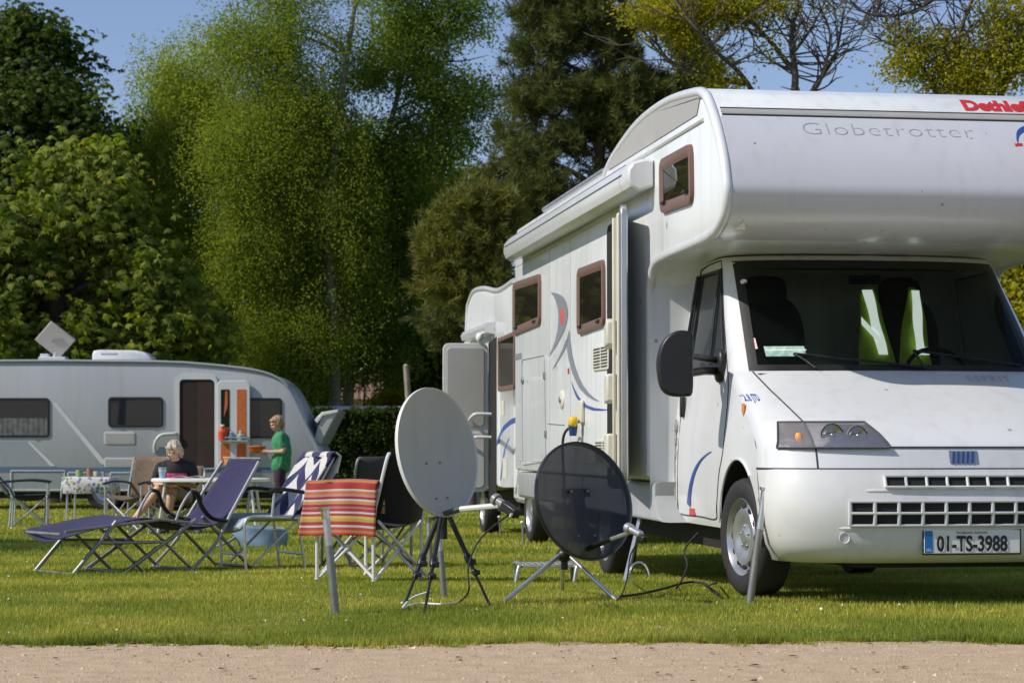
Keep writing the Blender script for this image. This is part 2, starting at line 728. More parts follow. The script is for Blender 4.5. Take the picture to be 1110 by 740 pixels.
# ragged taller fringe along the path
N_ = 24000
x = rng.uniform(-4.4, 4.4, N_)
y = np.array([EDGE(q) for q in x]) + np.abs(rng.normal(0, .07, N_)) - .012
az = rng.uniform(0, 2 * np.pi, N_)
hh = rng.uniform(.025, .065, N_) * (0.8 + .4 * np.sin(x * 4.3) * np.sin(x * 9.1 + 2))
ln = rng.uniform(.1, .75, N_)
base = np.stack([x, y, 0 * x], 1)
side = np.stack([np.cos(az), np.sin(az), 0 * az], 1) * .0024
fwd = np.stack([-np.sin(az), np.cos(az), 0 * az], 1)
tip = base + fwd * (hh * ln)[:, None] + np.array([0, 0, 1]) * (hh * np.sqrt(1 - ln ** 2 * .9))[:, None]
V.append(np.stack([base - side, base + side, tip], 1).reshape(-1, 3))
T.append(np.clip(rng.normal(.28, .2, N_), 0, 1))
gm = np_mesh('grass', np.concatenate(V), 3, grass_mat(), np.concatenate(T))
tag(link('grass', gm), 'short green grass blades covering the lawn', None, kind='stuff')

# ---- tufts creeping onto the path, daisies in the lawn, leaf litter
N_ = 130
cx_ = rng.uniform(-4.3, 4.3, N_)
cy_ = np.array([EDGE(q) for q in cx_]) - np.abs(rng.normal(0, .07, N_))
k_ = 26
x = np.repeat(cx_, k_) + rng.normal(0, .022, N_ * k_)
y = np.repeat(cy_, k_) + rng.normal(0, .022, N_ * k_)
n2_ = len(x)
az = rng.uniform(0, 2 * np.pi, n2_)
hh = rng.uniform(.015, .05, n2_)
ln = rng.uniform(.2, .85, n2_)
base = np.stack([x, y, 0 * x + .004], 1)
side = np.stack([np.cos(az), np.sin(az), 0 * az], 1) * .0022
fwd = np.stack([-np.sin(az), np.cos(az), 0 * az], 1)
tip = base + fwd * (hh * ln)[:, None] + np.array([0, 0, 1]) * (hh * np.sqrt(1 - ln ** 2 * .9))[:, None]
tag(link('weeds', np_mesh('weeds', np.stack([base - side, base + side, tip], 1).reshape(-1, 3), 3, bpy.data.materials['grass_blades'], np.clip(rng.normal(.3, .2, n2_), 0, 1))),
    'small grass tufts creeping from the lawn onto the path', None, kind='stuff')
N_ = 260
y = 9.5 + 16 * rng.random(N_) ** 1.3
x = rng.uniform(-1, 1, N_) * (.2362 * y + 1.5)
z = np.interp(y, GY, GZ) + rng.uniform(.02, .04, N_)
s = rng.uniform(.0045, .0075, N_)
an = rng.uniform(0, 6.28, N_)
c = np.stack([x, y, z], 1)
ring = [c + np.stack([np.cos(an + k * 1.047) * s, np.sin(an + k * 1.047) * s, rng.normal(0, .003, N_)], 1) for k in range(6)]
tag(link('daisies', np_mesh('daisies', np.stack(ring, 1).reshape(-1, 3), 6, M['plate'])), 'tiny white daisies dotted over the lawn', None, kind='stuff')
N_ = 260
x = rng.uniform(-4.2, 4.2, N_)
y = np.where(rng.random(N_) < .6, np.array([EDGE(q) for q in x]) - np.abs(rng.normal(0, .10, N_)), rng.uniform(7.4, 9.2, N_))
an = rng.uniform(0, 6.28, N_)
s = rng.uniform(.006, .018, N_)
c = np.stack([x, y, np.full(N_, .011)], 1)
q4 = [c + np.stack([np.cos(an + k * 1.571) * s * (1.5 if k % 2 == 0 else .7), np.sin(an + k * 1.571) * s * (1.5 if k % 2 == 0 else .7), rng.uniform(0, .008, N_)], 1) for k in range(4)]
tag(link('leaf_litter', np_mesh('leaf_litter', np.stack(q4, 1).reshape(-1, 3), 4, leaf_mat('dry_leaves', (.06, .035, .018), (.22, .14, .06), trans=.1), rng.random(N_))),
    'dry leaf scraps lying along the edge of the path', None, kind='stuff')

# ---- small stones and scraps lying on the path
N_ = 12000
x = rng.uniform(-4.0, 4.0, N_)
y = rng.uniform(7.0, 9.2, N_)
s = rng.gamma(2.0, .0013, N_) + .001
q = np.array([[1, 0, 0], [0, 1, 0], [-1, 0, 0], [0, -1, 0]], float)
an = rng.uniform(0, 6.28, N_)
vs = []
c = np.stack([x, y, np.full(N_, .006)], 1)
ring = [np.stack([np.cos(an + k * 1.571) * s * 1.2, np.sin(an + k * 1.571) * s * .9, 0 * s], 1) for k in range(4)]
top = np.stack([0 * s, 0 * s, s * .8], 1)
tri = []
for k in range(4):
    tri.append(np.stack([c + ring[k], c + ring[(k + 1) % 4], c + top], 1))
vs = np.stack(tri, 1).reshape(-1, 3)
tt = np.repeat(np.clip(rng.normal(.5, .25, N_), 0, 1), 4)
tag(link('gravel', np_mesh('gravel', vs, 3, leaf_mat('gravel_stones', (.30, .22, .14), (.66, .51, .36), trans=0.0, rough=.8), tt)),
    'loose pale grit and small stones on the path', None, kind='stuff')

# ------------------------------------------------------------------ motorhome in front
PH = math.atan(353 / FPX)
LXv = Vector((math.cos(PH), math.sin(PH), 0))
LYv = Vector((-math.sin(PH), math.cos(PH), 0))


def sd(px, py, lx=-1.15, O=Vector((2.38, 11.41, 0))):
    """place on the side of a motorhome: (along, height)"""
    r = ray(px, py)
    C0 = Vector((0, 0, CAM_H))
    t = ((O - C0).dot(LXv) + lx) / r.dot(LXv)
    d = C0 + r * t - O
    return d.dot(LYv), d.z


def fr(px, py, ly, O=Vector((2.38, 11.41, 0))):
    r = ray(px, py)
    C0 = Vector((0, 0, CAM_H))
    t = ((O - C0).dot(LYv) + ly) / r.dot(LYv)
    d = C0 + r * t - O
    return d.dot(LXv), d.z


mh = thing('motorhome', 'large white alcove motorhome in front with licence plate and black mirror', 'motorhome', (2.38, 11.41, 0), PH)

ip = lambda z, X, Y_: float(np.interp(z, X, Y_))
Z0 = [.22, .27, .35, .5, .62, .70, .716, .83, .86, .95, 1.05, 1.15, 1.262, 1.93, 1.97]
L0 = [.10, .03, .0, -.02, .0, .03, .035, .07, .10, .24, .46, .70, .955, 1.53, 1.60]
WZ = [.22, .3, .45, .7, .9, 1.1, 1.262, 1.6, 1.97]
WW = [.90, .96, 1.0, 1.0, .99, .965, .945, .90, .84]


def cw(z): return ip(z, WZ, WW)
def cd(z): return ip(z, [.2, .7, .9, 1.262, 1.97], [.44, .44, .42, .36, .30])
def cn(z): return ip(z, [.7, 1.26, 1.97], [3.0, 2.7, 2.5])
def cl0(z): return ip(z, Z0, L0)


def fly(lx, z):
    n_ = cn(z)
    a = min(1.0, abs(lx) / cw(z)) ** n_
    return cl0(z) + cd(z) * (1 - (1 - a) ** (1 / n_))


def skin(t, z, off=0.0):
    """t in -1..1 across the nose"""
    a = abs(t) * math.pi / 2
    n_ = cn(z)
    lx = cw(z) * math.sin(a) ** (2 / n_)
    ly = cl0(z) + cd(z) * (1 - math.cos(a) ** (2 / n_))
    return Vector((math.copysign(lx, t), ly - off, z))


def lt(lx, z):
    """skin parameter of a given lateral place"""
    return math.copysign(math.asin(min(1, (abs(lx) / cw(z)) ** (cn(z) / 2))) / (math.pi / 2), lx)


def lyE(z): return cl0(z) + cd(z)


def patch(mb, lx0, lx1, z0, z1, off, nu=16, nv=6):
    def f(u, v):
        z = lerp(z0(u) if callable(z0) else z0, z1(u) if callable(z1) else z1, v)
        a = lx0(z) if callable(lx0) else lx0
        c = lx1(z) if callable(lx1) else lx1
        t = lerp(lt(a, z), lt(c, z), u)
        return skin(t, z, off)
    return mb.grid(f, nu, nv)


# cab shell
b = MB()
zz = [.716, .76, .80, .83, .85, .88, .92, .96, 1.0, 1.05, 1.1, 1.15, 1.2, 1.262]
b.grid(lambda u, v: skin(2 * u - 1, zz[round(v * (len(zz) - 1))]), 48, len(zz) - 1)
lxg = lambda z: ip(z, [1.262, 1.93], [.86, .80])
for s in (-1, 1):
    patch(b, lambda z: s * lxg(z), lambda z: s * (cw(z) - 1e-6), 1.262, 1.93, 0, 8, 10)
patch(b, lambda z: -cw(z) + 1e-6, lambda z: cw(z) - 1e-6, 1.93, 1.97, 0, 40, 2)
# cab roof
b.grid(lambda u, v: Vector((lerp(-.84, .84, u), lerp(fly(lerp(-.84, .84, u) * .999, 1.97), 2.5, v), 1.97 + .004)), 24, 6)


def zarch(ly):
    d = .43 ** 2 - (ly - .88) ** 2
    return max(.36, .33 + math.sqrt(d)) if d > 0 else .36


for s in (-1, 1):
    def lows(u, v, s=s):
        u = u ** 1.2
        lyb = lerp(.44, 2.5, u)
        zb = zarch(lyb)
        z = lerp(zb, 1.262, v)
        return Vector((s * cw(z), lerp(lyE(z), 2.5, u), z))
    b.grid(lows, 60, 12)
    outer, inner = [], []
    for k in range(13):
        t = k / 12
        z = lerp(1.262, 1.97, t)
        outer.append((lyE(z), z))
        inner.append((lerp(1.385, 1.79, t), lerp(1.30, 1.90, t)))
    for k in range(1, 7):
        t = k / 6
        outer.append((lerp(lyE(1.97), 2.5, t), 1.97))
        inner.append((lerp(1.79, 2.42, t), 1.90))
    for k in range(1, 7):
        t = k / 6
        outer.append((2.5, lerp(1.97, 1.262, t)))
        inner.append((lerp(2.42, 2.47, t), lerp(1.90, 1.30, t)))
    for k in range(1, 6):
        t = k / 6
        outer.append((lerp(2.5, lyE(1.262), t), 1.262))
        inner.append((lerp(2.47, 1.385, t), 1.30))
    ro = [Vector((s * cw(z), l, z)) for l, z in outer]
    ri = [Vector((s * (cw(z) - .004), l, z)) for l, z in inner]
    ri2 = [Vector((s * (cw(z) - .03), l, z)) for l, z in inner]
    b.rings([ro, ri, ri2], True, False)
    # corner panel between cab and body
    b.grid(lambda u, v, s=s: Vector((s * lerp(cw(lerp(.40, 1.97, v)), 1.148, u), 2.5 + .018 * math.sin(u * math.pi) * 0 + .01 * u, lerp(.40, 1.97, v))), 4, 10)
cab = b.build('cab', M['white'], mh, ang=40, merge=.0008)

# bumper
b = MB()
zb = [.22, .245, .27, .31, .35, .42, .5, .56, .62, .67, .70, .712]
b.grid(lambda u, v: skin(2 * u - 1, zb[round(v * (len(zb) - 1))], .012), 64, len(zb) - 1)
# lip and top edge
b.grid(lambda u, v: skin(2 * u - 1, .712, .012 - .03 * v) + Vector((0, 0, .003)), 64, 1)
b.grid(lambda u, v: skin(2 * u - 1, .22, .012 - .12 * v), 64, 1)
M['bumper'] = pmat('bumper_paint', (.69, .69, .67), .36, var=.05, coat=.3, scale=4, specks=6, grime=.10)
bumper = b.build('bumper', M['bumper'], mh, ang=45, merge=.0005)
# raised rib below the grille and plate recess step
b = MB()
b.tube([skin(lt(x, .405), .405, .004) for x in np.linspace(-.70, .70, 30)], [.004] + [.014] * 28 + [.004], 8, flat=1.0)
b.tube([skin(lt(x, .60), .60, .003) for x in np.linspace(-.56, .56, 30)], [.004] + [.014] * 28 + [.004], 8)

b.build('bumper_rib', M['bumper'], bumper)
# grille openings
b = MB()
patch(b, -.435, .455, .622, .678, .016, 24, 2)
patch(b, -.625, .645, .422, .545, .016, 32, 2)
gl = b.build('grille', M['dark'], bumper, ang=40)
b = MB()
x = -.435
for k in range(9):
    xx = lerp(-.435, .455, k / 8)
    b.tube([skin(lt(xx, z), z, .022) for z in (.62, .65, .68)], .009, 6)
for k in range(11):
    xx = lerp(-.625, .645, k / 10)
    b.tube([skin(lt(xx, z), z, .022) for z in (.42, .48, .547)], .0105, 6)
for z in (.485, .546, .421, .679, .621):
    a0, a1 = (-.625, .645) if z < .6 else (-.435, .455)
    b.tube([skin(lt(x_, z), z, .024) for x_ in np.linspace(a0, a1, 24)], .008, 6)
b.build('grille_bar', M['bumper'], gl, ang=60)
# tow eye cover + little scratch
b = MB()
q = fr(916, 583, .02)
b.lathe([(.0, 0), (.024, 0), (.026, .004), (.029, .004), (.029, -.004)], (q[0], fly(q[0], q[1]) - .018, q[1]), Matrix.Rotation(math.pi / 2, 3, 'X'), 20)
b.build('tow_eye_cover', M['bumper'], bumper)

# grille panel joint lines, bonnet seams
b = MB()
b.tube([skin(t, .714, .004) for t in np.linspace(-1, 1, 60)], .006, 6)
b.tube([skin(lt(x_, .828), .828, .0025) for x_ in np.linspace(-.39, .39, 20)], .005, 6)
for s in (-1, 1):
    b.tube([skin(lt(s * x_, z), z, .0015) for x_, z in ((.765, .72), (.765, .78), (.765, .82), (.77, .96), (.80, 1.05), (.83, 1.15), (.855, 1.255))], .0045, 6)
    b.tube([skin(lt(s * x_, z), z, .0015) for x_, z in ((.39, .828), (.40, .85), (.43, .92), (.455, .965))], .005, 6)
    # door outline
    pts = [(1.74, 1.945), (1.55, 1.66), (1.36, 1.40), (1.30, 1.262), (1.24, 1.15), (1.21, .95), (1.23, .80), (1.31, .66), (1.36, .50), (1.42, .41), (1.8, .41),
           (2.34, .41), (2.37, .46), (2.38, 1.2), (2.37, 1.85), (2.30, 1.94), (1.9, 1.955), (1.74, 1.945)]
    b.tube([Vector((s * (cw(z) + .0005), max(l, lyE(z)), z)) for l, z in catmull(pts, 4) for l, z in [(l, z)]] if False else
           [Vector((s * (cw(p[1]) + .0005), max(p[0], lyE(p[1]) - .01), p[1])) for p in catmull([(a, c, 0) for a, c in pts], 4)], .004, 6)
b.build('panel_seam', M['seam'], cab)

# under-bonnet lines are real; windscreen
b = MB()
patch(b, lambda z: -lxg(z), lambda z: lxg(z), 1.268, 1.93, .002, 40, 16)
ws = b.build('windscreen', M['windscreen'], mh, ang=60)
b = MB()
for s in (-1, 1):
    patch(b, lambda z: s * (lxg(z) - .035), lambda z: s * (lxg(z) + .012), 1.262, 1.94, .006, 4, 14)
    for (ca, cb) in ((1.33, 1.262), (1.86, 1.94)):
        patch(b, lambda z: s * (lxg(z) - .09 + .06 * abs(z - ca) / .07 * 0), lambda z: s * lxg(z), ca, cb, .0055, 4, 2) if False else None
patch(b, lambda z: -lxg(z), lambda z: lxg(z), 1.262, 1.296, .007, 40, 2)
patch(b, lambda z: -lxg(z), lambda z: lxg(z), 1.885, 1.94, .007, 40, 2)
b.build('windscreen_seal', M['black'], ws)
# wipers
for p0, p1, p2 in (((-.52, 1.275), (-.62, 1.36), (.10, 1.285)), ((.12, 1.275), (.08, 1.38), (.74, 1.30))):
    b = MB()
    b.tube([skin(lt(x_, z), z, .022) for x_, z in (p0, (lerp(p0[0], p1[0], .5), 1.325), p1)], .007, 6)
    b.tube([skin(lt(lerp(p1[0], p2[0], k / 8), lerp(p1[1], p2[1], k / 8)), lerp(p1[1], p2[1], k / 8), .02) for k in range(9)], .008, 6)
    b.build('wiper', M['black'], mh)
# stickers behind the glass
b = MB()
c0 = fr(822, 370, 1.04)
patch(b, c0[0] - .03, c0[0] + .035, c0[1] - .035, c0[1] + .03, .0045, 2, 2)
b.build('pink_sticker', pmat('pink_sticker', (.75, .52, .52), .5, var=.15, scale=40), mh)
b = MB()
c0 = fr(853, 380, 1.04)
patch(b, c0[0] - .10, c0[0] + .12, c0[1] - .03, c0[1] + .03, .0045, 4, 2)
b.build('paper_slip', pmat('printed_slip', (.32, .50, .42), .5, var=.5, scale=22), mh)
b = MB()
c0 = fr(854, 374, 1.05)
patch(b, c0[0] - .10, c0[0] + .12, 1.38, 1.386, .0055, 4, 1)
b.build('paper_slip_edge', M['plate'], mh)
b = MB()
c0 = fr(811, 304, 1.45)
b.ell((c0[0], fly(c0[0], c0[1]) - .01, c0[1]), (.022, .004, .016))
b.build('round_sticker', M['plate'], mh)

# lettering and badges on the nose
text_obj('bonnet_lettering', 'ESPRIT', .062, M['letter_grey'], mh,
         lambda x_, y_: skin(lt(.335 + x_, 1.15 + y_), 1.20 + y_ * .75, .004), sx=1.25, spacing=1.25)
b = MB()
for k in range(5):
    x0 = -.055 + k * .026
    b.prism([skin(lt(x0 + dx, z), z, .005) for dx, z in ((0, .745), (.011, .745), (.021, .805), (.010, .805))], (0, -.003, 0))
b.build('emblem', pmat('blue_chrome', (.04, .10, .30), .25, metal=.4, var=.1), mh)
b = MB()
patch(b, -.066, .090, .740, .810, .003, 4, 4)
b.build('emblem_plate', M['silverpaint'], mh)
c0 = fr(796, 434, .66)
text_obj('engine_badge', '2.8 JTD', .055, M['bluedecal'], mh, lambda x_, y_: skin(lt(-.9635 + x_ * .42, 1.085 + y_), 1.085 + y_, .006), sx=.8, bold=.0015)
b = MB()
b.prism([(-cw(1.03) - .004, .86 - a, 1.0 + c) for a, c in ((0, .07), (.0, .03), (.03, 0), (.06, .03), (.06, .07))], (-.003, 0, 0))
b.build('shield_sticker', M['orange_decal'], mh)

# headlights
for s in (-1, 1):
    h = tag(bpy.data.objects.new('headlight', None), None, None)
    COL.objects.link(h)
    h.parent = mh
    zt = lambda u: .962 - .0 * u
    lo = lambda z: s * ip(z, [.825, .962], [.944, .897])
    hi = lambda z: s * ip(z, [.825, .90, .962], [.385, .415, .46])
    b = MB()
    patch(b, lo, hi, .825, .962, .004, 24, 6)
    b.build('reflector', M['reflector'], h)
    b = MB()
    for xx, zz_, rr in ((.665, .893, .055), (.535, .890, .047)):
        o_ = skin(lt(s * xx, zz_), zz_, .012)
        MB().lathe([(rr * 1.12, .012), (rr * 1.16, -.004), (rr * .8, -.002), (.0, .004)], o_ + Vector((0, .006, 0)), Matrix.Rotation(math.pi / 2, 3, 'X'), 24).build('lamp_bowl', M['lampbowl'], h, ang=50)
        b.lathe([(.008, -.012), (rr * .55, -.006), (rr, .008), (rr * 1.02, .004)], o_, Matrix.Rotation(math.pi / 2, 3, 'X'), 20)
        b.ell(o_ + Vector((0, -.012, 0)), .010)
    b.build('lamp', M['chrome'], h)
    b = MB()
    o_ = skin(lt(s * .835, .885), .885, .02)
    b.ell(o_, (.016, .016, .022))
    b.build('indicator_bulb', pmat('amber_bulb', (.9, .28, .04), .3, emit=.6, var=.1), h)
    b = MB()
    patch(b, lambda z: s * .775, lambda z: lo(z), .828, .96, .008, 8, 4)
    b.build('indicator_reflector', pmat('indicator_reflector', (.62, .56, .52), .2, metal=.8, var=.25, scale=20, bump=.5, bscale=40), h)
    b = MB()
    patch(b, lo, hi, .825, .962, .028, 24, 6)
    b.build('lens', M['lens'], h)
    b = MB()
    ring = [skin(lt(lo(0), .825), .825, .016)]
    P = [skin(lt(lerp(lo(.825), hi(.825), k / 10), .825), .825, .014) for k in range(11)] + \
        [skin(lt(hi(z), z), z, .014) for z in (.86, .90, .93, .962)] + \
        [skin(lt(lerp(hi(.962), lo(.962), k / 10), .962), .962, .014) for k in range(1, 11)] + [skin(lt(lo(z), z), z, .014) for z in (.92, .86, .825)]
    b.tube(P, .007, 6)
    b.tube([skin(lt(s * .775, z), z, .02) for z in (.825, .89, .962)], .004, 6)
    b.build('rim', M['seam'], h)

# licence plate
cx, cz = .028, .335
yy = fly(0, .33) - .026
pl = MB().box((cx, yy, cz), (.524, .008, .122)).build('licence_plate', M['plate'], mh, bevel=.003)
b = MB().box((cx, yy + .003, cz), (.54, .008, .138))
b.build('plate_holder', M['black'], pl, bevel=.003)
MB().box((cx - .238, yy - .0045, cz), (.044, .003, .116)).build('plate_band', M['plateblue'], pl)
text_obj('plate_number', '01-TS-3988', .112, M['ink'], pl, lambda x_, y_: Vector((cx - .195 + x_, yy - .0075, cz - .048 + y_)), sx=.735, bold=.0030, spacing=1.0)
text_obj('plate_county', 'TIOBRAID ÁRANN', .019, M['ink'], pl, lambda x_, y_: Vector((cx - .09 + x_, yy - .0075, cz + .041 + y_)), sx=1.1)
text_obj('plate_country', 'IRL', .024, M['plate'], pl, lambda x_, y_: Vector((cx - .252 + x_, yy - .0075, cz - .05 + y_)))

# door glass, handle, mirror
for s in (-1, 1):
    off = -.012
    inn = [(1.40, 1.305), (1.595, 1.60), (1.80, 1.895), (2.41, 1.895), (2.46, 1.305)]
    b = MB()
    b.add([Vector((s * (cw(z) + off), l, z)) for l, z in inn], [(0, 1, 2, 3, 4)])
    b.build('door_window', M['sideglass'], mh, ang=0)
    b = MB()
    lp = [Vector((s * (cw(z) + .001), l, z)) for l, z in inn]
    b.tube(lp + [lp[0]], .016, 6, flat=.6)
    b.tube([Vector((s * (cw(z) - .002), l, z)) for l, z in ((1.86, 1.89), (1.83, 1.6), (1.80, 1.31))], .009, 6)
    b.build('window_trim', M['black'], mh)
b = MB()
c0 = sd(733, 438, -.985)
b.box((-.985, 2.30, 1.08), (.03, .05, .14))
b.build('door_handle', M['black'], mh, bevel=.01)
b = MB()
for k in range(7):
    b.box((-cw(.8) - .004, 2.44, .95 - k * .085), (.012, .035, .05))
b.tube([(-cw(.9) - .003, 2.45, 1.0), (-cw(.7) - .003, 2.45, .7), (-cw(.5) - .002, 2.42, .45)], .012, 6, flat=.6)
b.build('door_hinge_strip', M['grey_skirt'], mh, bevel=.004)
# door decals
b = MB()
up, lw = [], []
for k in range(13):
    t = k / 12
    p = Vector((2.07, .47)) * (1 - t) ** 2 + Vector((2.0, .74)) * 2 * t * (1 - t) + Vector((1.50, .80)) * t * t
    wd_ = .035 * (1 - t) + .006
    up.append(Vector((-cw(p[1]) - .004, p[0] + wd_, p[1] + wd_ * .3)))
    lw.append(Vector((-cw(p[1]) - .004, p[0] - wd_, p[1] - wd_ * .3)))
b.rings([up, lw], False, False)
b.build('door_stripe', M['bluedecal'], mh)
MB().box((-cw(.42) - .003, 2.0, .445), (.004, .15, .065)).build('red_sticker', M['reddecal'], mh)

b = MB()
R = Matrix.Rotation(D2R(-8), 3, 'Z')
mc = Vector((-1.285, 1.20, 1.305))
mo = catmull([((x_ - 731) / 187, (393 - y_) / 187, 0) for x_, y_ in ((750, 392), (750, 364), (744, 358.5), (733, 358.5), (723, 364), (715.5, 375), (712, 391), (713, 408), (717, 421), (726, 427.5), (742, 428.5), (749.5, 424), (750, 392))], 4)[:-1]
b.prism([mc + R @ Vector((p.x, -.06, p.y)) for p in mo], R @ Vector((0, .13, 0)))
mir = b.build('side_mirror', M['black'], mh, ang=50, bevel=.035, seg=4)
b = MB()
b.tube([mc + Vector((.07, .02, -.06)), (-1.06, 1.40, 1.27), (-.955, 1.46, 1.27)], [.022, .024, .024], 8)
b.tube([mc + Vector((.07, .02, .05)), (-1.06, 1.40, 1.34), (-.955, 1.46, 1.335)], [.018, .02, .02], 8)
b.ell((-.955, 1.45, 1.30), (.03, .08, .10), None, 12, 8, .7)
b.build('mirror_arm', M['black'], mir, ang=50)
b = MB()
b.ell((1.245, 1.20, 1.335), (.105, .085, .185), Matrix.Rotation(D2R(8), 3, 'Z'), 20, 14, .72)
b.tube([(1.18, 1.22, 1.28), (1.06, 1.40, 1.27), (.95, 1.46, 1.27)], .022, 8)
b.build('side_mirror', M['black'], mh, ang=60)

# cab interior
b = MB()
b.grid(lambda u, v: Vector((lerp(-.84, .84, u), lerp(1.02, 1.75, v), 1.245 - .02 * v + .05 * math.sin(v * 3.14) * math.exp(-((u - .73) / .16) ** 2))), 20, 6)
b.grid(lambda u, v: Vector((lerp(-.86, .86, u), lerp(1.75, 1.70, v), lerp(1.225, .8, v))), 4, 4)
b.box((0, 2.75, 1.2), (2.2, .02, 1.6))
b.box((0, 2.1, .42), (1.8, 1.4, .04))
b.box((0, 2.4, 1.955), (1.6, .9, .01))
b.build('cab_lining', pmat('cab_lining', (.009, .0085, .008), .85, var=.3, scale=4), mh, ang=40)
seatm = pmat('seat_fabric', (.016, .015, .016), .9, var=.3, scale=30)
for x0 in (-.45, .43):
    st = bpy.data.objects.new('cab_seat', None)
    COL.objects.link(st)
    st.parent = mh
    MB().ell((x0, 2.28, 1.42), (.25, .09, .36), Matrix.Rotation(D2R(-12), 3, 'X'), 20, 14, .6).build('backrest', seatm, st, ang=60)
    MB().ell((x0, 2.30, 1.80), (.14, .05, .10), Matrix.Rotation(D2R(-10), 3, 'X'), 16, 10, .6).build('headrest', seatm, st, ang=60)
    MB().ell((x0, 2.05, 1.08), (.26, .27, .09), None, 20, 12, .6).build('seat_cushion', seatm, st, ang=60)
b = MB()
Rw = Matrix.Rotation(D2R(62), 3, 'X')
b.tube([Rw @ Vector((.2 * math.cos(a), .2 * math.sin(a), 0)) + Vector((.48, 1.74, 1.25)) for a in np.linspace(0, 2 * math.pi, 33)], .014, 8)
b.tube([Rw @ Vector((-.19, 0, 0)) + Vector((.48, 1.74, 1.25)), Vector((.48, 1.71, 1.23)), Rw @ Vector((.19, 0, 0)) + Vector((.48, 1.74, 1.25))], .014, 6)
b.build('steering_wheel', M['black'], mh, ang=60)
b = MB()
b.box((-.02, 1.62, 1.83), (.20, .03, .06), Matrix.Rotation(D2R(20), 3, 'X'))
b.build('rear_view_mirror', M['black'], mh, bevel=.012)
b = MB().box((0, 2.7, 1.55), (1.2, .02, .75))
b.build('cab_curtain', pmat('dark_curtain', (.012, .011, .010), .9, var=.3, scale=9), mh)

# hi-vis waistcoat over the seat back (hangs on it: a thing of its own)
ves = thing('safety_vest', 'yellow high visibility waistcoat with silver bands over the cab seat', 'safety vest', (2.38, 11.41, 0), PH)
vx = .335


def vst(x_, z, o=0):
    return Vector((vx + x_, 2.105 + (z - 1.45) * .21 + .5 * x_ * x_ - o, z))


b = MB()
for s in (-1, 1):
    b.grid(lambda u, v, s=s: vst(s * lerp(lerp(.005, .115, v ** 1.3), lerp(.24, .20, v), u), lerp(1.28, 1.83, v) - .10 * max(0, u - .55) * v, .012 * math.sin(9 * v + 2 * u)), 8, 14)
b.build('waistcoat', pmat('hi_vis_fabric_glow', (.22, .36, .012), .7, var=.3, scale=14, emit=.11), ves, ang=60, solid=.004)  # faint glow in the cloth stands in for daylight inside the cab
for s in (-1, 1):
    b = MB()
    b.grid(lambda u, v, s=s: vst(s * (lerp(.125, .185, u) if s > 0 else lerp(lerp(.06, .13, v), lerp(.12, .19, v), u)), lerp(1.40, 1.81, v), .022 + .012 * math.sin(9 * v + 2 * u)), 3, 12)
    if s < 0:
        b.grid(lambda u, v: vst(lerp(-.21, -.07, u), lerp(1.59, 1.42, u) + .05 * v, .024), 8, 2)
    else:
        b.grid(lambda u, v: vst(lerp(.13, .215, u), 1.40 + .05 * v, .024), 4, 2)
    b.build('reflective_band', pmat('reflective_silver_glow', (.85, .90, .90), .35, var=.1, emit=1.6), ves, ang=60, solid=.002)  # bands glow in place of the light they would throw back

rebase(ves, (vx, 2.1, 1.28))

# ---- body shell (profile along/height swept across)
alc = catmull([(3.99, 2.76, 0), (3.66, 2.85, 0), (2.88, 2.955, 0), (2.05, 2.965, 0), (1.27, 2.90, 0), (1.05, 2.855, 0), (.93, 2.79, 0), (.76, 2.64, 0), (.62, 2.47, 0),
               (.54, 2.31, 0), (.525, 2.2, 0), (.61, 2.07, 0), (.86, 2.0, 0), (1.3, 1.985, 0), (2.0, 1.978, 0), (2.36, 1.955, 0), (2.50, 1.86, 0), (2.52, 1.7, 0)], 5)
prof = [(8.2, .61), (8.2, 2.62), (8.17, 2.70), (8.08, 2.755)] + [(p.x, p.y) for p in alc] + [(2.52, 1.3), (2.52, .61)]


def inset2(P, d):
    n_ = len(P)
    out = []
    area = sum(P[i][0] * P[(i + 1) % n_][1] - P[(i + 1) % n_][0] * P[i][1] for i in range(n_))
    sg = 1 if area > 0 else -1
    for i in range(n_):
        a, p, c = Vector(P[i - 1]), Vector(P[i]), Vector(P[(i + 1) % n_])
        d1, d2 = (p - a).normalized(), (c - p).normalized()
        n1, n2 = Vector((-d1.y, d1.x)) * sg, Vector((-d2.y, d2.x)) * sg
        m_ = (n1 + n2)
        m_ = m_.normalized() if m_.length > 1e-6 else n1
        k = d / max(.5, m_.dot(n1))
        q = p + m_ * k
        out.append((q.x, q.y))
    return out


rings = []
for lx, ins in ((-1.15, .035), (-1.14, .012), (-1.115, 0), (1.115, 0), (1.14, .012), (1.15, .035)):
    rings.append([(lx, a, c) for a, c in inset2(prof, ins)])
body = MB().rings(rings, True, True).build('body', M['whitebody'], mh, ang=32)
# trim round the alcove edges
for s in (-1, 1):
    P = [(s * 1.135, a_, c_) for a_, c_ in inset2([(p.x, p.y) for p in alc] + [(2.52, 1.3), (2.52, .62), (8.2, .62), (8.2, 2.7)], .022)[:len(alc) + 2]]
    MB().tube(P, .032, 10).build('edge_trim', M['white'], mh, ang=60)
# lower skirt with turned-under front corner
b = MB()
sk = [(8.05, .37), (8.12, .60), (2.42, .606), (2.44, .52), (2.36, .42), (2.2, .36)]
rk = []
for lx, ins in ((-1.142, .03), (-1.13, .008), (-1.10, 0), (1.10, 0), (1.13, .008), (1.142, .03)):
    rk.append([(lx, a, c) for a, c in inset2(sk, ins)])
MB().rings(rk, True, True).build('skirt', M['grey_skirt'], mh, ang=32)
b = MB()
b.box((0, 4.6, .40), (1.75, 6.2, .36))
b.box((0, .95, .36), (1.1, 1.5, .34))
b.box((0, 4.73, .30), (1.5, .12, .12))
b.build('chassis', M['dark'], mh)  # underbody boxes carried lower to keep sky light off the ground beneath

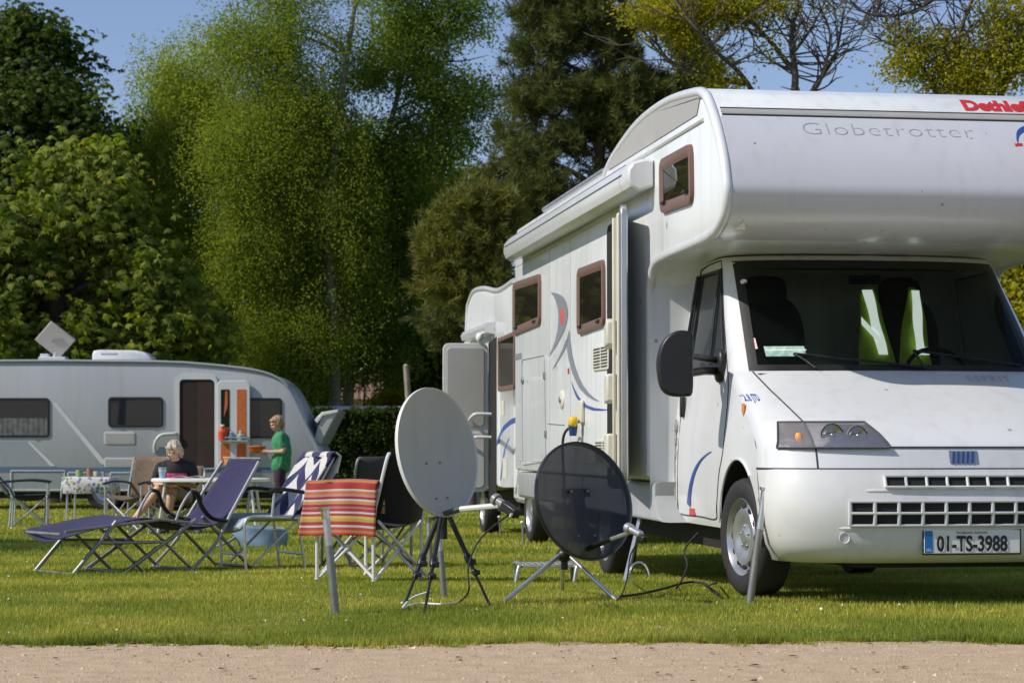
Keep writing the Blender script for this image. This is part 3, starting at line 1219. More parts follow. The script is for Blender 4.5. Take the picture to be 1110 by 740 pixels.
# alcove side panel
def sidepoly(name, pix, mat, off=.0035, r=0.0, parent=mh, thick=.0025, lx=-1.15):
    pts = [sd(*p, lx) for p in pix]
    if r:
        pts = roundpoly(pts, r)
    return MB().prism([(lx - off, a, c) for a, c in pts], (-thick, 0, 0)).build(name, mat, parent)


al = [p for p in alc if p.x < 3.9 and p.y > 2.74 and p.x > 1.0]
outl = inset2([(p.x, p.y) for p in al] + [(1.16, 2.69), (3.9, 2.70)], .045)
MB().prism([(-1.1535, a, c) for a, c in outl], (-.0025, 0, 0)).build('alcove_side_panel', M['grey_panel'], mh)
b = MB().tube([(-1.153, a, c) for a, c in ((1.02, 2.685), (3.98, 2.70))], .012, 6)
b.build('trim_rail', M['white'], mh)

# front of the alcove
az_ = [p for p in alc if 2.08 < p.y < 2.9 and p.x < 1.2]
AZ = sorted([(p.y, p.x) for p in az_])
def aly(z): return ip(z, [a for a, _ in AZ], [c for _, c in AZ])


fp_ = [p for p in alc if p.x < 1.25 and 1.99 < p.y < 2.70]
b = MB()
b.grid(lambda u, v: Vector((lerp(-1.112, 1.112, u), fp_[round(v * (len(fp_) - 1))].x - .003, fp_[round(v * (len(fp_) - 1))].y - .001 * v)), 10, len(fp_) - 1)
b.build('alcove_front', pmat('dulled_front_white', (.585, .59, .62), .30, var=.025, scale=2.5, coat=.4, streak=True, specks=7, grime=.08), mh, ang=60)  # white front coloured duller and bluer for its weaker sun and sky reflection
b = MB()
b.grid(lambda u, v: Vector((lerp(-1.10, 1.10, u), aly(lerp(2.685, 2.725, v)) - .006 - .010 * math.sin(v * math.pi), lerp(2.685, 2.725, v))), 8, 6)
b.build('alcove_rail', M['grey_panel'], mh, ang=60)
b = MB()
for z in (2.683, 2.727, 2.703):
    b.tube([(-1.10, aly(z) - .004, z), (1.10, aly(z) - .004, z)], .0055, 6)
b.build('rail_groove', M['seam'], mh)
text_obj('model_lettering', 'Globetrotter', .112, M['letter_grey'], mh, lambda x_, y_: Vector((-.675 + x_, aly(2.565 + y_) - .006, 2.565 + y_)), sx=1.62, bold=-.0029, spacing=1.05)
text_obj('maker_lettering', 'Dethleffs', .098, M['reddecal'], mh, lambda x_, y_: Vector((.345 + x_, aly(2.755 + y_) - .006, 2.755 + y_)), sx=1.30, bold=.0055)
for name, mt, w0, pts in (('blue_swoosh', M['bluedecal'], .028, ((.575, 2.545), (.60, 2.60), (.66, 2.635), (.76, 2.64))),
                          ('red_dash', M['reddecal'], .014, ((.555, 2.525), (.60, 2.529)))):
    b = MB()
    C_ = catmull([(a, c, 0) for a, c in pts], 6)
    b.rings([[Vector((p.x, aly(p.y + d) - .006, p.y + d)) for p in C_] for d in (-w0 * .6, w0 * .6)], False, False)
    b.build(name, mt, mh)
b = MB()
c0 = fr(783, 252, .62)
b.add([(-1.06, .70, 2.028), (-1.0, .68, 2.028), (-1.03, .60, 2.065)], [(0, 1, 2)])
b.build('triangle_sticker', M['plate'], mh)

# side windows
def side_window(corners, parent=mh, lx=-1.15, prop=True):
    pts = [sd(*p, lx) for p in corners]
    o1 = roundpoly(pts, .09, 5)
    o2 = inset2(o1, .05)
    o3 = inset2(o1, .075)
    f_ = MB().rings([[(lx + .004, a, c) for a, c in o1], [(lx - .022, a, c) for a, c in inset2(o1, .006)], [(lx - .026, a, c) for a, c in inset2(o1, .02)],
                     [(lx - .024, a, c) for a, c in o2], [(lx - .012, a, c) for a, c in o3]], True, False).build('window', M['brownframe'], parent, ang=35)
    MB().add([(lx - .014, a, c) for a, c in o3], [tuple(range(len(o3)))]).build('pane', M['darkglass'], f_, ang=0)
    mid = [(a * .72 + sum(q[0] for q in o3) / len(o3) * .28, c * .72 + sum(q[1] for q in o3) / len(o3) * .28) for a, c in o3]
    b_ = MB()
    for k in (1, 2):
        q = pts[k] if k < len(pts) else pts[0]
    for f0 in (.12, .80):
        MB().tube([(lx - .030, lerp(pts[3][0], pts[2][0], f0), pts[3][1] + .06), (lx - .030, lerp(pts[3][0], pts[2][0], f0 + .08), pts[3][1] + .06)], .012, 6).build('window_catch', M['seam'], f_)
    return f_


side_window([(558, 306), (587, 296), (587, 352), (558, 364)])
side_window([(628, 291), (656.5, 280), (657, 354), (628, 364)])
side_window([(717.5, 173), (752, 154), (753, 221), (718.5, 233)])

# vents, hatch, lock, decals on the side
def vent(corners, mat):
    pts = [sd(*p) for p in corners]
    b_ = MB().prism([(-1.1525, a, c) for a, c in roundpoly(pts, .02, 2)], (-.008, 0, 0))
    v_ = b_.build('vent_grille', mat, mh, bevel=.002)
    y0, y1 = pts[0][0], pts[1][0]
    z0, z1 = pts[3][1], pts[0][1]
    b_ = MB()
    nn = 7
    for k in range(nn):
        for j in range(2):
            ya, yb = lerp(y0, y1, .07 + .47 * j), lerp(y0, y1, .46 + .47 * j)
            zc = lerp(z0, z1, (k + .9) / (nn + .8))
            b_.box((-1.162, (ya + yb) / 2, zc), (.003, abs(yb - ya), (z1 - z0) * .055))
    b_.build('slot', M['seam'], v_)


vent([(644, 376.5), (661, 374), (661, 400), (644, 402)], M['cream'])
vent([(646, 477), (663, 477), (663, 500), (646, 500)], M['cream'])
hq = roundpoly([sd(*p) for p in ((566, 390), (590.5, 385), (592, 500), (567, 504))], .05, 3)
P = [(-1.1515, a, c) for a, c in hq]
MB().tube(P + [P[0]], .004, 6).build('storage_hatch_seam', M['greydecal'], mh)
P = [(-1.1515, *sd(*p)) for p in ((594, 459), (612, 460.5))]
MB().tube(P, .004, 6).build('panel_joint', M['greydecal'], mh)
for p in ((590.7, 407), (592, 470)):
    a, c = sd(*p)
    MB().box((-1.157, a, c), (.014, .05, .06)).build('hatch_hinge', M['steel'], mh, bevel=.004)
a, c = sd(567, 412)
MB().ell((-1.156, a, c), (.012, .05, .035)).build('hatch_lock', M['steel'], mh, ang=60)
a, c = sd(609.5, 433)
lk = MB().ell((-1.152, a, c), (.018, .10, .075), None, 16, 10).build('water_filler', M['cream'], mh, ang=60)
MB().ell((-1.168, a - .01, c), (.012, .035, .03)).build('lock', M['steel'], lk)
# joints of the side panels
for ly in (5.35, 6.30):
    MB().tube([(-1.1505, ly, .63), (-1.1505, ly, 2.40)], .0028, 5).build('panel_joint', M['grey_panel'], mh)
for z_ in (.70, 2.415):
    MB().tube([(-1.1505, 3.95, z_), (-1.1505, 8.1, z_)], .0032, 5).build('panel_joint', M['grey_panel'], mh)
for ly in (3.4, 4.9, 6.6):
    MB().tube([(-1.1425, ly, .40), (-1.1425, ly, .60)], .004, 5).build('skirt_joint', M['seam'], mh)
# swoosh decals
def outline_decal(name, zoomed, mat):
    pts = [sd(480 + x_ / 3.7, 300 + y_ / 3.7) for x_, y_ in zoomed]
    n_ = len(pts)
    MB().add([(-1.1535, a_, c_) for a_, c_ in pts], [tuple(range(n_))]).build(name, mat, mh, ang=0)


outline_decal('grey_swoosh', [(433, 62), (452, 64), (470, 70), (485, 82), (495, 100), (502, 128), (503, 152), (498, 182), (490, 210), (475, 242), (455, 280), (425, 322), (440, 288), (452, 255), (460, 222), (464, 190), (465, 155), (462, 125), (455, 98), (446, 78)], M['greydecal'])
outline_decal('grey_swoosh', [(508, 212), (513, 260), (519, 310), (529, 352), (545, 398), (562, 432), (585, 463), (608, 484), (632, 500), (605, 493), (575, 474), (550, 447), (531, 410), (516, 370), (505, 325), (499, 285), (499, 245)], M['greydecal'])
outline_decal('grey_swoosh', [(506, 248), (492, 288), (472, 325), (437, 378), (462, 330), (480, 292), (494, 255)], M['greydecal'])
outline_decal('blue_stripe', [(516, 414), (526, 442), (540, 470), (558, 496), (580, 514), (610, 525), (645, 530), (680, 531), (640, 536), (604, 535), (575, 525), (553, 507), (535, 478), (523, 445)], M['bluedecal'])
a, c = sd(610, 343)
MB().ell((-1.153, a, c), (.003, .11, .075)).build('red_emblem', pmat('emblem_red', (.55, .10, .09), .4), mh)
a, c = sd(616.5, 402)
MB().box((-1.153, a, c), (.003, .06, .045)).build('red_mark', M['reddecal'], mh)
a, c = sd(563, 386)
MB().box((-1.153, a + .05, c), (.003, .35, .05)).build('grey_label', M['greydecal'], mh)
# electric inlet, yellow and blue plug with its cable
a, c = sd(632, 446)
ib = MB().box((-1.165, a, c), (.03, .16, .17)).build('electric_inlet', M['cream'], mh, bevel=.012)
plg = thing('power_plug', 'yellow and blue mains plug in the side of the motorhome', 'plug', (2.38, 11.41, 0), PH)
a, c = sd(632, 462)
MB().ell((-1.225, a, c + .035), (.034, .05, .042), None, 14, 10, .7).build('plug_body', pmat('yellow_plastic', (.75, .48, .02), .4), plg, ang=60)
MB().tube([(-1.225, a, c + .01), (-1.225, a, c - .07)], [.036, .026], 12).build('plug_sleeve', pmat('blue_plastic', (.015, .05, .16), .4), plg, ang=50)
MB().tube(catmull([(-1.225, a + .03, c - .03), (-1.235, a + .18, c - .02), (-1.25, a + .30, c - .12), (-1.24, a + .30, c - .45), (-1.22, a + .32, c - .95), (-1.3, a + .2, -.06)], 6), .011, 6).build('cable', M['rubber'], plg)
rebase(plg, (-1.225, sd(632, 462)[0], sd(632, 462)[1]))

# awning cassette on the side
def rprof(y0, y1, z0, z1):
    return rrect(y0, y1, z0, z1, .05, 3)


aw = MB()
pf = [(-1.152, 2.63), (-1.20, 2.64), (-1.29, 2.615), (-1.325, 2.57), (-1.33, 2.50), (-1.31, 2.45), (-1.26, 2.425), (-1.152, 2.455)]
rr_ = []
for ly, k in ((2.33, .80), (2.345, .95), (2.38, 1.0), (7.66, 1.0), (7.70, .95), (7.72, .8)):
    rr_.append([(lerp(-1.23, a, k) if k < 1 else a, ly, lerp(2.53, c, k)) for a, c in pf])
awn = aw.rings(rr_, True, True).build('awning_cassette', M['white'], mh, ang=30)
b = MB()
b.tube([(-1.3305, 2.5, 2.545), (-1.3305, 7.6, 2.545)], .004, 6)
b.tube([(-1.29, 2.56, 2.6165), (-1.29, 7.6, 2.6165)], .004, 6)
b.rings([[(a * 1.0 - .002 if a < -1.16 else a, ly, c + (.002 if c > 2.53 else -.002)) for a, c in pf] for ly in (2.56, 2.566)], True, False)
b.build('cassette_groove', M['greydecal'], awn)
# roof rail, solar panel
b = MB()
b.box((-.72, 5.9, 2.83), (.62, 2.6, .035))
sp = b.build('solar_panel', pmat('solar_cells', (.06, .09, .14), .2, coat=.6, var=.3), mh, bevel=.006)
b = MB()
for yy_ in (4.6, 5.9, 7.2):
    for xx in (-1.03, -.41):
        b.box((xx, yy_, 2.788), (.03, .05, .06))
b.tube([(-1.04, 4.55, 2.835), (-1.04, 7.25, 2.835)], .022, 8)
b.build('panel_rail', M['alu'], sp)

# entrance door opened forward against the wall
dr = bpy.data.objects.new('entrance_door', None)
COL.objects.link(dr)
dr.parent = mh
dr.location = (-1.165, 3.25, 0)
dr.rotation_euler = (0, 0, -math.atan2(.135, .80))   # folded almost flat
b = MB()
o1 = roundpoly([(0, .60), (-.82, .60), (-.82, 2.36), (0, 2.36)], .08, 4)
b.prism([(0, a, c) for a, c in o1], (-.045, 0, 0))
b.build('door_panel', M['silverpaint'], dr, bevel=.008)
b = MB()
o2 = inset2(o1, .05)
b.prism([(-.047, a, c) for a, c in o2], (-.02, 0, 0))
b.build('door_lining', M['cream'], dr, bevel=.012)
b = MB()
for zc, h_ in ((.80, .22), (1.20, .18), (1.55, .16)):
    b.box((-.10, -.40, zc), (.07, .60, h_))
b.build('door_bin', M['cream'], dr, bevel=.015)
b = MB()
b.box((-.09, -.10, 1.62), (.06, .08, .10))
b.tube([(-.085, -.70, .65), (-.085, -.70, 2.28)], .012, 6)
b.build('door_fittings', M['cream'], dr, bevel=.01)
# doorway
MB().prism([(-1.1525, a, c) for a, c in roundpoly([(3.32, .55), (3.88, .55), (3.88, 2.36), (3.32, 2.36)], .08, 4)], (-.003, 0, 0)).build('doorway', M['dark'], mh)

# wheels
def wheel(parent, loc, steer=0, outside=-1, scale=1.0, plain=False):
    wl_ = bpy.data.objects.new('wheel', None)
    COL.objects.link(wl_)
    wl_.parent = parent
    wl_.location = loc
    wl_.rotation_euler = (0, 0, steer)
    wl_.scale = (scale,) * 3
    Rx = Matrix.Rotation(math.pi / 2 * (-1 if outside < 0 else 1), 3, 'Y')
    # local +h of the lathe points outward
    ty = [(.215, .085), (.24, .095), (.29, .097), (.315, .085), (.327, .06), (.328, 0), (.327, -.06), (.315, -.09), (.25, -.1), (.20, -.09), (.20, .05)]
    MB().lathe(ty, (0, 0, 0), Rx, 48).build('tyre', M['rubber'], wl_, ang=40)
    rim = [(.0, .075), (.035, .075), (.05, .066), (.075, .058), (.10, .066), (.13, .078), (.155, .075), (.175, .055), (.19, .045), (.205, .075), (.214, .088), (.218, .082), (.21, .04)]
    MB().lathe(rim, (0, 0, 0), Rx, 40).build('rim', M['silverpaint'], wl_, ang=30)
    if not plain:
        for k in range(12):
            a_ = 2 * math.pi * k / 12
            p_ = Rx @ Vector((.166 * math.cos(a_), .166 * math.sin(a_), .064))
            MB().ell(p_, (.012, .018 + .006 * abs(math.cos(a_)), .018 + .006 * abs(math.sin(a_))), None, 10, 6).build('rim_hole', M['dark'], wl_, ang=60)
        for k in range(5):
            a_ = 2 * math.pi * k / 5
            p_ = Rx @ Vector((.058 * math.cos(a_), .058 * math.sin(a_), .062))
            MB().ell(p_, .010, None, 8, 6).build('wheel_nut', M['steel'], wl_, ang=60)
    return wl_


wheel(mh, (-.90, .88, .328), D2R(7), -1)
wheel(mh, (.90, .88, .328), D2R(7), 1)
wheel(mh, (-.92, 4.73, .205), 0, -1)
wheel(mh, (.92, 4.73, .205), 0, 1, plain=True)
for s in (-1, 1):
    for yc in (.88,):
        b = MB()
        rg = []
        for lx in (s * .985, s * .6):
            rg.append([(lx, yc + .43 * math.cos(a), .33 + .43 * math.sin(a)) for a in np.linspace(-.1, math.pi + .1, 24)])
        b.rings(rg, False, False)
        b.add([(s * .6, yc + .43 * math.cos(a), .33 + .43 * math.sin(a)) for a in np.linspace(-.1, math.pi + .1, 24)], [tuple(range(24))])
        b.build('wheel_arch', M['dark'], mh)
for s in (-1, 1):
    b = MB()
    b.tube([(s * (cw(.6) + .001), .88 + .432 * math.cos(a), .33 + .432 * math.sin(a)) for a in np.linspace(.15, math.pi - .9, 24)], .008, 6)
    b.build('arch_lip', M['white'], mh)
# slanting corner steady of the body near the rear wheel
b = MB()
g0 = gr(664, 629)
b.tube([(-1.08, 3.1, .38), (-1.20, 3.05, gz(14.3) + .005)], .018, 8)
b.build('corner_steady', M['alu'], mh)

# ------------------------------------------------------------------ second motorhome, behind the first
O2 = Vector((1.33, 22.06, -.19))
m2 = thing('motorhome', 'second white motorhome with its door open, half hidden behind the front one', 'motorhome', O2, PH)


def s2(px, py, lx=-1.15):
    a, c = sd(px, py, lx, Vector((O2.x, O2.y, 0)))
    return a, c - O2.z


re_ = s2(505, 400)[0]
prof2 = [(re_, .75), (re_ + .02, 2.2), (re_ - .10, 2.62)] + [(p.x, p.y) for p in catmull(
    [(*s2(507, 330), 0), (*s2(513, 316), 0), (*s2(524, 312.5), 0), (*s2(537, 315), 0), (*s2(546, 311.5), 0), (*s2(553, 306.5), 0), (*s2(559, 303), 0), (.75, s2(559, 303)[1] - .05, 0), (.45, 2.6, 0), (.5, 2.2, 0), (.9, 2.02, 0), (2.0, 1.98, 0), (2.3, 1.8, 0)], 4)] + [
    (2.3, .55), (re_ - .5, .45)]
rings = []
for lx, ins in ((-1.15, .04), (-1.135, .012), (-1.10, 0), (1.10, 0), (1.135, .012), (1.15, .04)):
    rings.append([(lx, a, c) for a, c in inset2(prof2, ins)])
MB().rings(rings, True, True).build('body', M['whitebody'], m2, ang=32)
b = MB()
P = [(-1.14, a, c) for a, c in prof2[1:26]]
MB().tube(P, .03, 8).build('edge_trim', M['white'], m2, ang=60)
# cab (kept simple: it stands hidden by the front motorhome)
b = MB()
cp = [(0.05, .35), (0, .6), (.12, .95), (.95, 1.27), (1.55, 1.95), (2.35, 1.97), (2.35, .38)]
b.rings([[(lx, a, c) for a, c in inset2(cp, i)] for lx, i in ((-.98, .06), (-.94, .01), (-.9, 0), (.9, 0), (.94, .01), (.98, .06))], True, True)
b.build('cab', M['white'], m2, ang=35)
MB().prism([(x, a, c) for x, a, c in ((-.8, 1.02, 1.315), (.8, 1.02, 1.315), (.76, 1.50, 1.90), (-.76, 1.50, 1.90))], (0, -.01, .01)).build('windscreen', M['darkglass'], m2)
# awning strip
b = MB()
p0, p1 = s2(508, 365), s2(560, 338)
zt_ = p0[1]
b.rings([[(lx, ly, zt_ + dz) for lx, dz in ((-1.152, .06), (-1.24, .05), (-1.27, 0), (-1.25, -.06), (-1.152, -.08))] for ly in (p0[0] - .15, 2.6)], True, True)
b.build('awning_cassette', M['white'], m2, ang=40)
MB().ell((-1.27, s2(531, 357)[0], zt_ - .10), (.045, .06, .06)).build('awning_lamp', M['white'], m2, ang=60)
# window
def win2(corners):
    pts = [s2(*p) for p in corners]
    o1 = roundpoly(pts, .08, 4)
    f_ = MB().rings([[(-1.146, a, c) for a, c in o1], [(-1.17, a, c) for a, c in inset2(o1, .01)], [(-1.17, a, c) for a, c in inset2(o1, .05)], [(-1.155, a, c) for a, c in inset2(o1, .06)]], True, False).build('window', M['brownframe'], m2)
    MB().add([(-1.158, a, c) for a, c in inset2(o1, .058)], [tuple(range(len(o1)))]).build('pane', M['darkglass'], f_, ang=0)


win2([(541, 366), (559, 358), (559, 422), (541, 425)])
pts = [s2(*p) for p in ((530, 372), (538.5, 365), (538.5, 538), (530, 540))]
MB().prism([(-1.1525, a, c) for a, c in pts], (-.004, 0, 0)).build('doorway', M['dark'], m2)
# door opened towards the camera
h0 = s2(531, 450)[0]
dd = bpy.data.objects.new('entrance_door', None)
COL.objects.link(dd)
dd.parent = m2
dd.location = (-1.17, h0, 0)
dd.rotation_euler = (0, 0, D2R(-3))
dw = .52
zt2, zb2 = s2(531, 372)[1], s2(531, 533)[1]
o1 = rrect(-dw, 0, zb2, zt2, .07)
MB().prism([(a, 0, c) for a, c in o1], (0, .04, 0)).build('door_panel', pmat('door_white', (.62, .62, .60), .4, var=.03), dd, bevel=.006)
b = MB()
o2 = rrect(-dw + .045, -.045, lerp(zb2, zt2, .44), zt2 - .05, .05)
b.prism([(a, -.003, c) for a, c in o2], (0, -.012, 0))
b.build('door_upper_panel', M['grey_panel'], dd, bevel=.006)
b = MB()
b.prism([(a, -.003, c) for a, c in rrect(-dw + .045, -.045, zb2 + .05, lerp(zb2, zt2, .40), .05)], (0, -.012, 0))
b.build('door_lower_panel', pmat('door_panel_pale', (.56, .55, .52), .45, var=.05), dd, bevel=.006)
# white rack hung on the door
b = MB()
for z0 in (lerp(zb2, zt2, .50), lerp(zb2, zt2, .345)):
    b.tube(catmull([(-.22, -.02, z0 - .03), (-.20, -.10, z0 + .01), (-.14, -.14, z0 + .04), (.12, -.16, z0 + .03)], 4), .019, 8)
    b.ell((.13, -.16, z0 + .03), (.03, .03, .035))
rk_ = b.build('drying_rail', M['white'], m2, ang=60)
rk_.location = dd.location
# stripe decals and lower grey skirt, small vent
b = MB()
C_ = catmull([(*s2(539, 480), 0), (*s2(545, 466), 0), (*s2(553, 458), 0), (*s2(559, 455), 0)], 5)
b.rings([[(-1.153, p.x, p.y + d) for p in C_] for d in (-.03, .03)], False, False)
C_ = catmull([(*s2(543, 520), 0), (*s2(547, 490), 0), (*s2(552, 475), 0)], 5)
b.rings([[(-1.153, p.x + d, p.y) for p in C_] for d in (-.05, .05)], False, False)
b.build('blue_stripe', M['bluedecal'], m2)
a, c = s2(545, 442)
MB().box((-1.155, a, c), (.01, .30, .16)).build('vent_grille', M['cream'], m2)
a, c = s2(548, 507)
MB().box((-1.155, a, c), (.01, .30, .22)).build('vent_grille', M['cream'], m2)
b = MB()
b.box((0, 4.2, .38), (1.8, 3.6, .3))
b.build('chassis', M['dark'], m2)
for lx, ly, dz in ((-.94, .88, -.0), (.94, .88, 0), (-.94, 4.5, -.06), (.94, 4.5, -.06)):
    wheel(m2, (lx, ly, .328 + dz), 0, -1 if lx < 0 else 1, plain=True)
# pegs and guy posts standing beside the door
for i, (px, py0, py1) in enumerate(((543, 560, 580), (568, 566, 592))):
    g = gr(px, py1)
    t = thing('awning_peg', ['short grey steel rod in the lawn by the second motorhome', 'pale rod leaning in the lawn beside the far wheel'][i], 'peg', g, group='rods in the lawn by the second motorhome')
    hgt = (py1 - py0) / FPX * g.y
    MB().tube([(0, 0, -.03), (-.02, 0, hgt)], .012, 6).build('rod', M['steel'], t)
    MB().ell((-.02, 0, hgt), (.02, .02, .015)).build('tip', M['plate'], t)

# ------------------------------------------------------------------ caravan at the back
CY = 39.0
R0 = at(160, 553, CY)
CO = Vector((R0.x, CY, gz(CY)))
cv = thing('caravan', 'long white touring caravan with open door and dark windows behind the chairs', 'caravan', CO)
KX = CY / FPX


def cp(px, py, dy=0.0):
    p = at(px, py, CY + dy)
    return Vector((p.x - CO.x, dy, p.z - CO.z))


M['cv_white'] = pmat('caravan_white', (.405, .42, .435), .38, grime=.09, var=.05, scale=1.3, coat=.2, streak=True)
M['cv_light'] = pmat('caravan_light_band', (.60, .615, .62), .4, var=.04)
M['cv_grey'] = pmat('caravan_grey_band', (.30, .325, .35), .4, var=.04)
M['cv_blue'] = pmat('caravan_blue_band', (.10, .16, .24), .4, var=.06)
M['smoke'] = glass_mat('smoked_pane', (.016, .02, .024), (.08, .09, .10))
ol = [(-118, 400), (-112, 394), (-60, 391.5), (60, 391), (170, 392)] + [(p.x, p.y) for p in catmull(
    [(200, 393, 0), (240, 396.5, 0), (275, 401, 0), (298, 408, 0), (312, 419, 0), (322, 436, 0), (333, 460, 0), (345, 484, 0), (352, 500, 0), (353, 510, 0), (346, 517, 0)], 4)] + [(330, 533), (-95, 533), (-118, 515)]
olp = [cp(*p) for p in ol]
o2d = [(p.x, p.z) for p in olp]
rg = []
for y, ins in ((0, .045), (.012, .015), (.045, 0), (2.2, 0), (2.25, .03)):
    rg.append([(a, y, c) for a, c in inset2(o2d, ins)])
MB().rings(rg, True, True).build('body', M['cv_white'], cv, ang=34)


def cpoly(name, pix, mat, dy=-.003, th=.003, r=0, parent=cv, bevel=0):
    pts = [cp(*p) for p in pix]
    q = [(p.x, p.z) for p in pts]
    if r:
        q = roundpoly(q, r, 4)
    return MB().prism([(a, dy, c) for a, c in q], (0, -th, 0)).build(name, mat, parent, bevel=bevel)


# roof edge rail
MB().tube([cp(x, y, -.006) for x, y in ol[1:22]], .03, 6).build('edge_rail', M['cv_grey'], cv, ang=60)
# graphic bands
cpoly('grey_graphic', [(-90, 478), (30, 478), (62, 505.5), (-90, 505.5)], M['cv_grey'])
cpoly('pale_graphic', [(56, 436), (61, 436), (117, 503), (110, 503)], M['cv_light'], dy=-.008)
cpoly('pale_graphic', [(30, 479), (33, 479), (60, 505), (55, 505)], M['cv_light'], dy=-.008)
cpoly('blue_band', [(-117, 506.5), (345, 506.5), (348, 511.5), (-117, 511.5)], M['cv_blue'])
# windows
def cwin(px0, px1, py0, py1, curtain=False):
    q = [(p.x, p.z) for p in (cp(px0, py0), cp(px1, py0), cp(px1, py1), cp(px0, py1))]
    o1 = roundpoly(q, .08, 4)
    f_ = MB().rings([[(a, .002, c) for a, c in o1], [(a, -.022, c) for a, c in inset2(o1, .008)], [(a, -.024, c) for a, c in inset2(o1, .035)], [(a, -.012, c) for a, c in inset2(o1, .045)]], True, False).build(
        'window', M['black'], cv)
    MB().add([(a, -.014, c) for a, c in inset2(o1, .043)], [tuple(range(len(o1)))]).build('pane', M['smoke'], f_, ang=0)
    for fx in (.2, .8):
        p = cp(lerp(px0, px1, fx), py1 - 2)
        MB().box((p.x, -.03, p.z), (.07, .012, .03)).build('window_catch', M['seam'], f_)
    return f_


wA = cwin(-30, 54, 431, 474)
b = MB()
p0, p1 = cp(-28, 453), cp(52, 473)
b.grid(lambda u, v: Vector((lerp(p0.x, p1.x, u), -.0165 - .002 * math.sin(u * 90), lerp(p0.z, p1.z, v))), 90, 1)
b.build('net_curtain', pmat('net_curtain', (.13, .13, .13), .9, var=.5, scale=8), wA)
cwin(117, 177, 430, 463)
cwin(255, 306, 431, 475)
for (x0, y0, x1, y1) in ((113, 468, 146, 481), (113, 496, 146, 506)):
    f_ = cpoly('service_flap', [(x0, y0), (x1, y0), (x1, y1), (x0, y1)], M['cv_light'], th=.012, r=.03, bevel=.004)
    cpoly('flap_panel', [(x0 + 1.5, y0 + 1.5), (x1 - 1.5, y0 + 1.5), (x1 - 1.5, y1 - 1.5), (x0 + 1.5, y1 - 1.5)], M['grey_panel'], dy=-.017, th=.003, parent=f_)
# lower locker outlines
for (x0, y0, x1, y1) in ((12, 510, 70, 531), (74, 512, 112, 531), (120, 512, 150, 531)):
    q = [cp(x, y, -.006) for x, y in ((x0, y0), (x1, y0), (x1, y1), (x0, y1), (x0, y0))]
    MB().tube(q, .012, 6).build('locker_outline', M['cv_light'], cv)
# door frame, doorway and interior
fo = [(190.5, 508), (190.5, 412), (193, 407.5), (200, 404.5), (227, 404.5), (233, 407), (235.5, 412), (235.5, 508)]
fi = [(194.5, 507), (194.5, 415), (195.5, 412.5), (198, 411), (228, 411), (231, 412.5), (232.5, 415), (232.5, 507)]
f3 = MB().rings([[cp(*p, .001) for p in fo], [cp(*p, -.03) for p in fo], [cp(*p, -.03) for p in fi], [cp(*p, .001) for p in fi]], True, False).build('door_frame', M['cv_light'], cv)
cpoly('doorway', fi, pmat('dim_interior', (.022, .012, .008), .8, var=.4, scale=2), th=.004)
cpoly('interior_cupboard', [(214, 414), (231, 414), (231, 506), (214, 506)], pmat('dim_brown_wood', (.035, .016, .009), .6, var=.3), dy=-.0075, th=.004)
dq = [(236, 505), (236, 416), (239, 412.5), (268, 412.5), (271.5, 416), (271.5, 505)]
dd = cpoly('entrance_door', dq, M['cv_light'], dy=-.035, th=.05, r=.03, bevel=.01)
orange = pmat('orange_curtain', (.52, .13, .025), .8, var=.25, scale=20)
for i, (x0, x1) in enumerate(((240, 249.5), (257.5, 267.5))):
    cpoly('door_window', [(x0, 422), (x1, 422), (x1, 475), (x0, 475)], [M['darkglass'], orange][i], dy=-.087, th=.004, r=.02, parent=dd)
    cpoly('door_lower_pane', [(x0, 480.5), (x1, 480.5), (x1, 503.5), (x0, 503.5)], orange, dy=-.087, th=.004, r=.02, parent=dd)
cpoly('door_curtain', [(241, 463), (249, 463), (249, 474), (241, 474)], orange, dy=-.0925, th=.003, parent=dd)
cpoly('door_curtain', [(245, 424), (247.5, 424), (247.5, 440), (243.5, 452)], orange, dy=-.0925, th=.003, parent=dd)
b = MB()
p0, p1 = cp(239, 477.5), cp(270, 477.5)
b.box(((p0.x + p1.x) / 2, -.15, p0.z), (p1.x - p0.x, .12, .02))
b.box(((p0.x + p1.x) / 2, -.21, p0.z + .06), (p1.x - p0.x, .008, .02))
b.build('door_shelf', M['alu'], dd)
for px, mat_, h_, w_ in ((242.5, pmat('red_bottle', (.62, .06, .02), .4), 15, .16), (252, pmat('blue_jar', (.12, .20, .32), .4), 8, .12), (262, pmat('green_bottle', (.30, .42, .36), .4), 9, .13)):
    p = cp(px, 476.8)
    t = thing('bottle', {242.5: 'round red bottle on the open caravan door shelf', 252: 'small blue jar on the open caravan door shelf', 262: 'pale green jar on the open caravan door shelf'}[px], 'bottle', CO + Vector((p.x, -.15, p.z)), group='bottles and jars on the caravan door shelf')
    H_ = h_ * KX
    MB().lathe([(0, 0), (w_ / 2, 0), (w_ / 2, H_ * .6), (w_ * .2, H_ * .8), (w_ * .2, H_), (0, H_)], n=14).build('bottle_body', mat_, t, ang=40)
    MB().lathe([(w_ * .22, H_), (w_ * .22, H_ * 1.12), (0, H_ * 1.12)], n=10).build('cap', M['plate'], t)
p = cp(254, 506)
bk = thing('door_basket', 'tan waste basket hung inside the open caravan door', 'basket', CO + Vector((p.x, -.19, p.z)))
H_ = 10.5 * KX
MB().lathe([(0, 0), (.14, 0), (.17, H_), (.155, H_), (.13, .02), (0, .02)], n=20).build('basket_body', pmat('tan_plastic', (.52, .32, .13), .5), bk, ang=40)
MB().tube([(.17 * math.cos(a), .17 * math.sin(a), H_) for a in np.linspace(0, 6.28, 21)], .012, 6).build('basket_rim', pmat('tan_rim', (.6, .42, .2), .5), bk, ang=60)
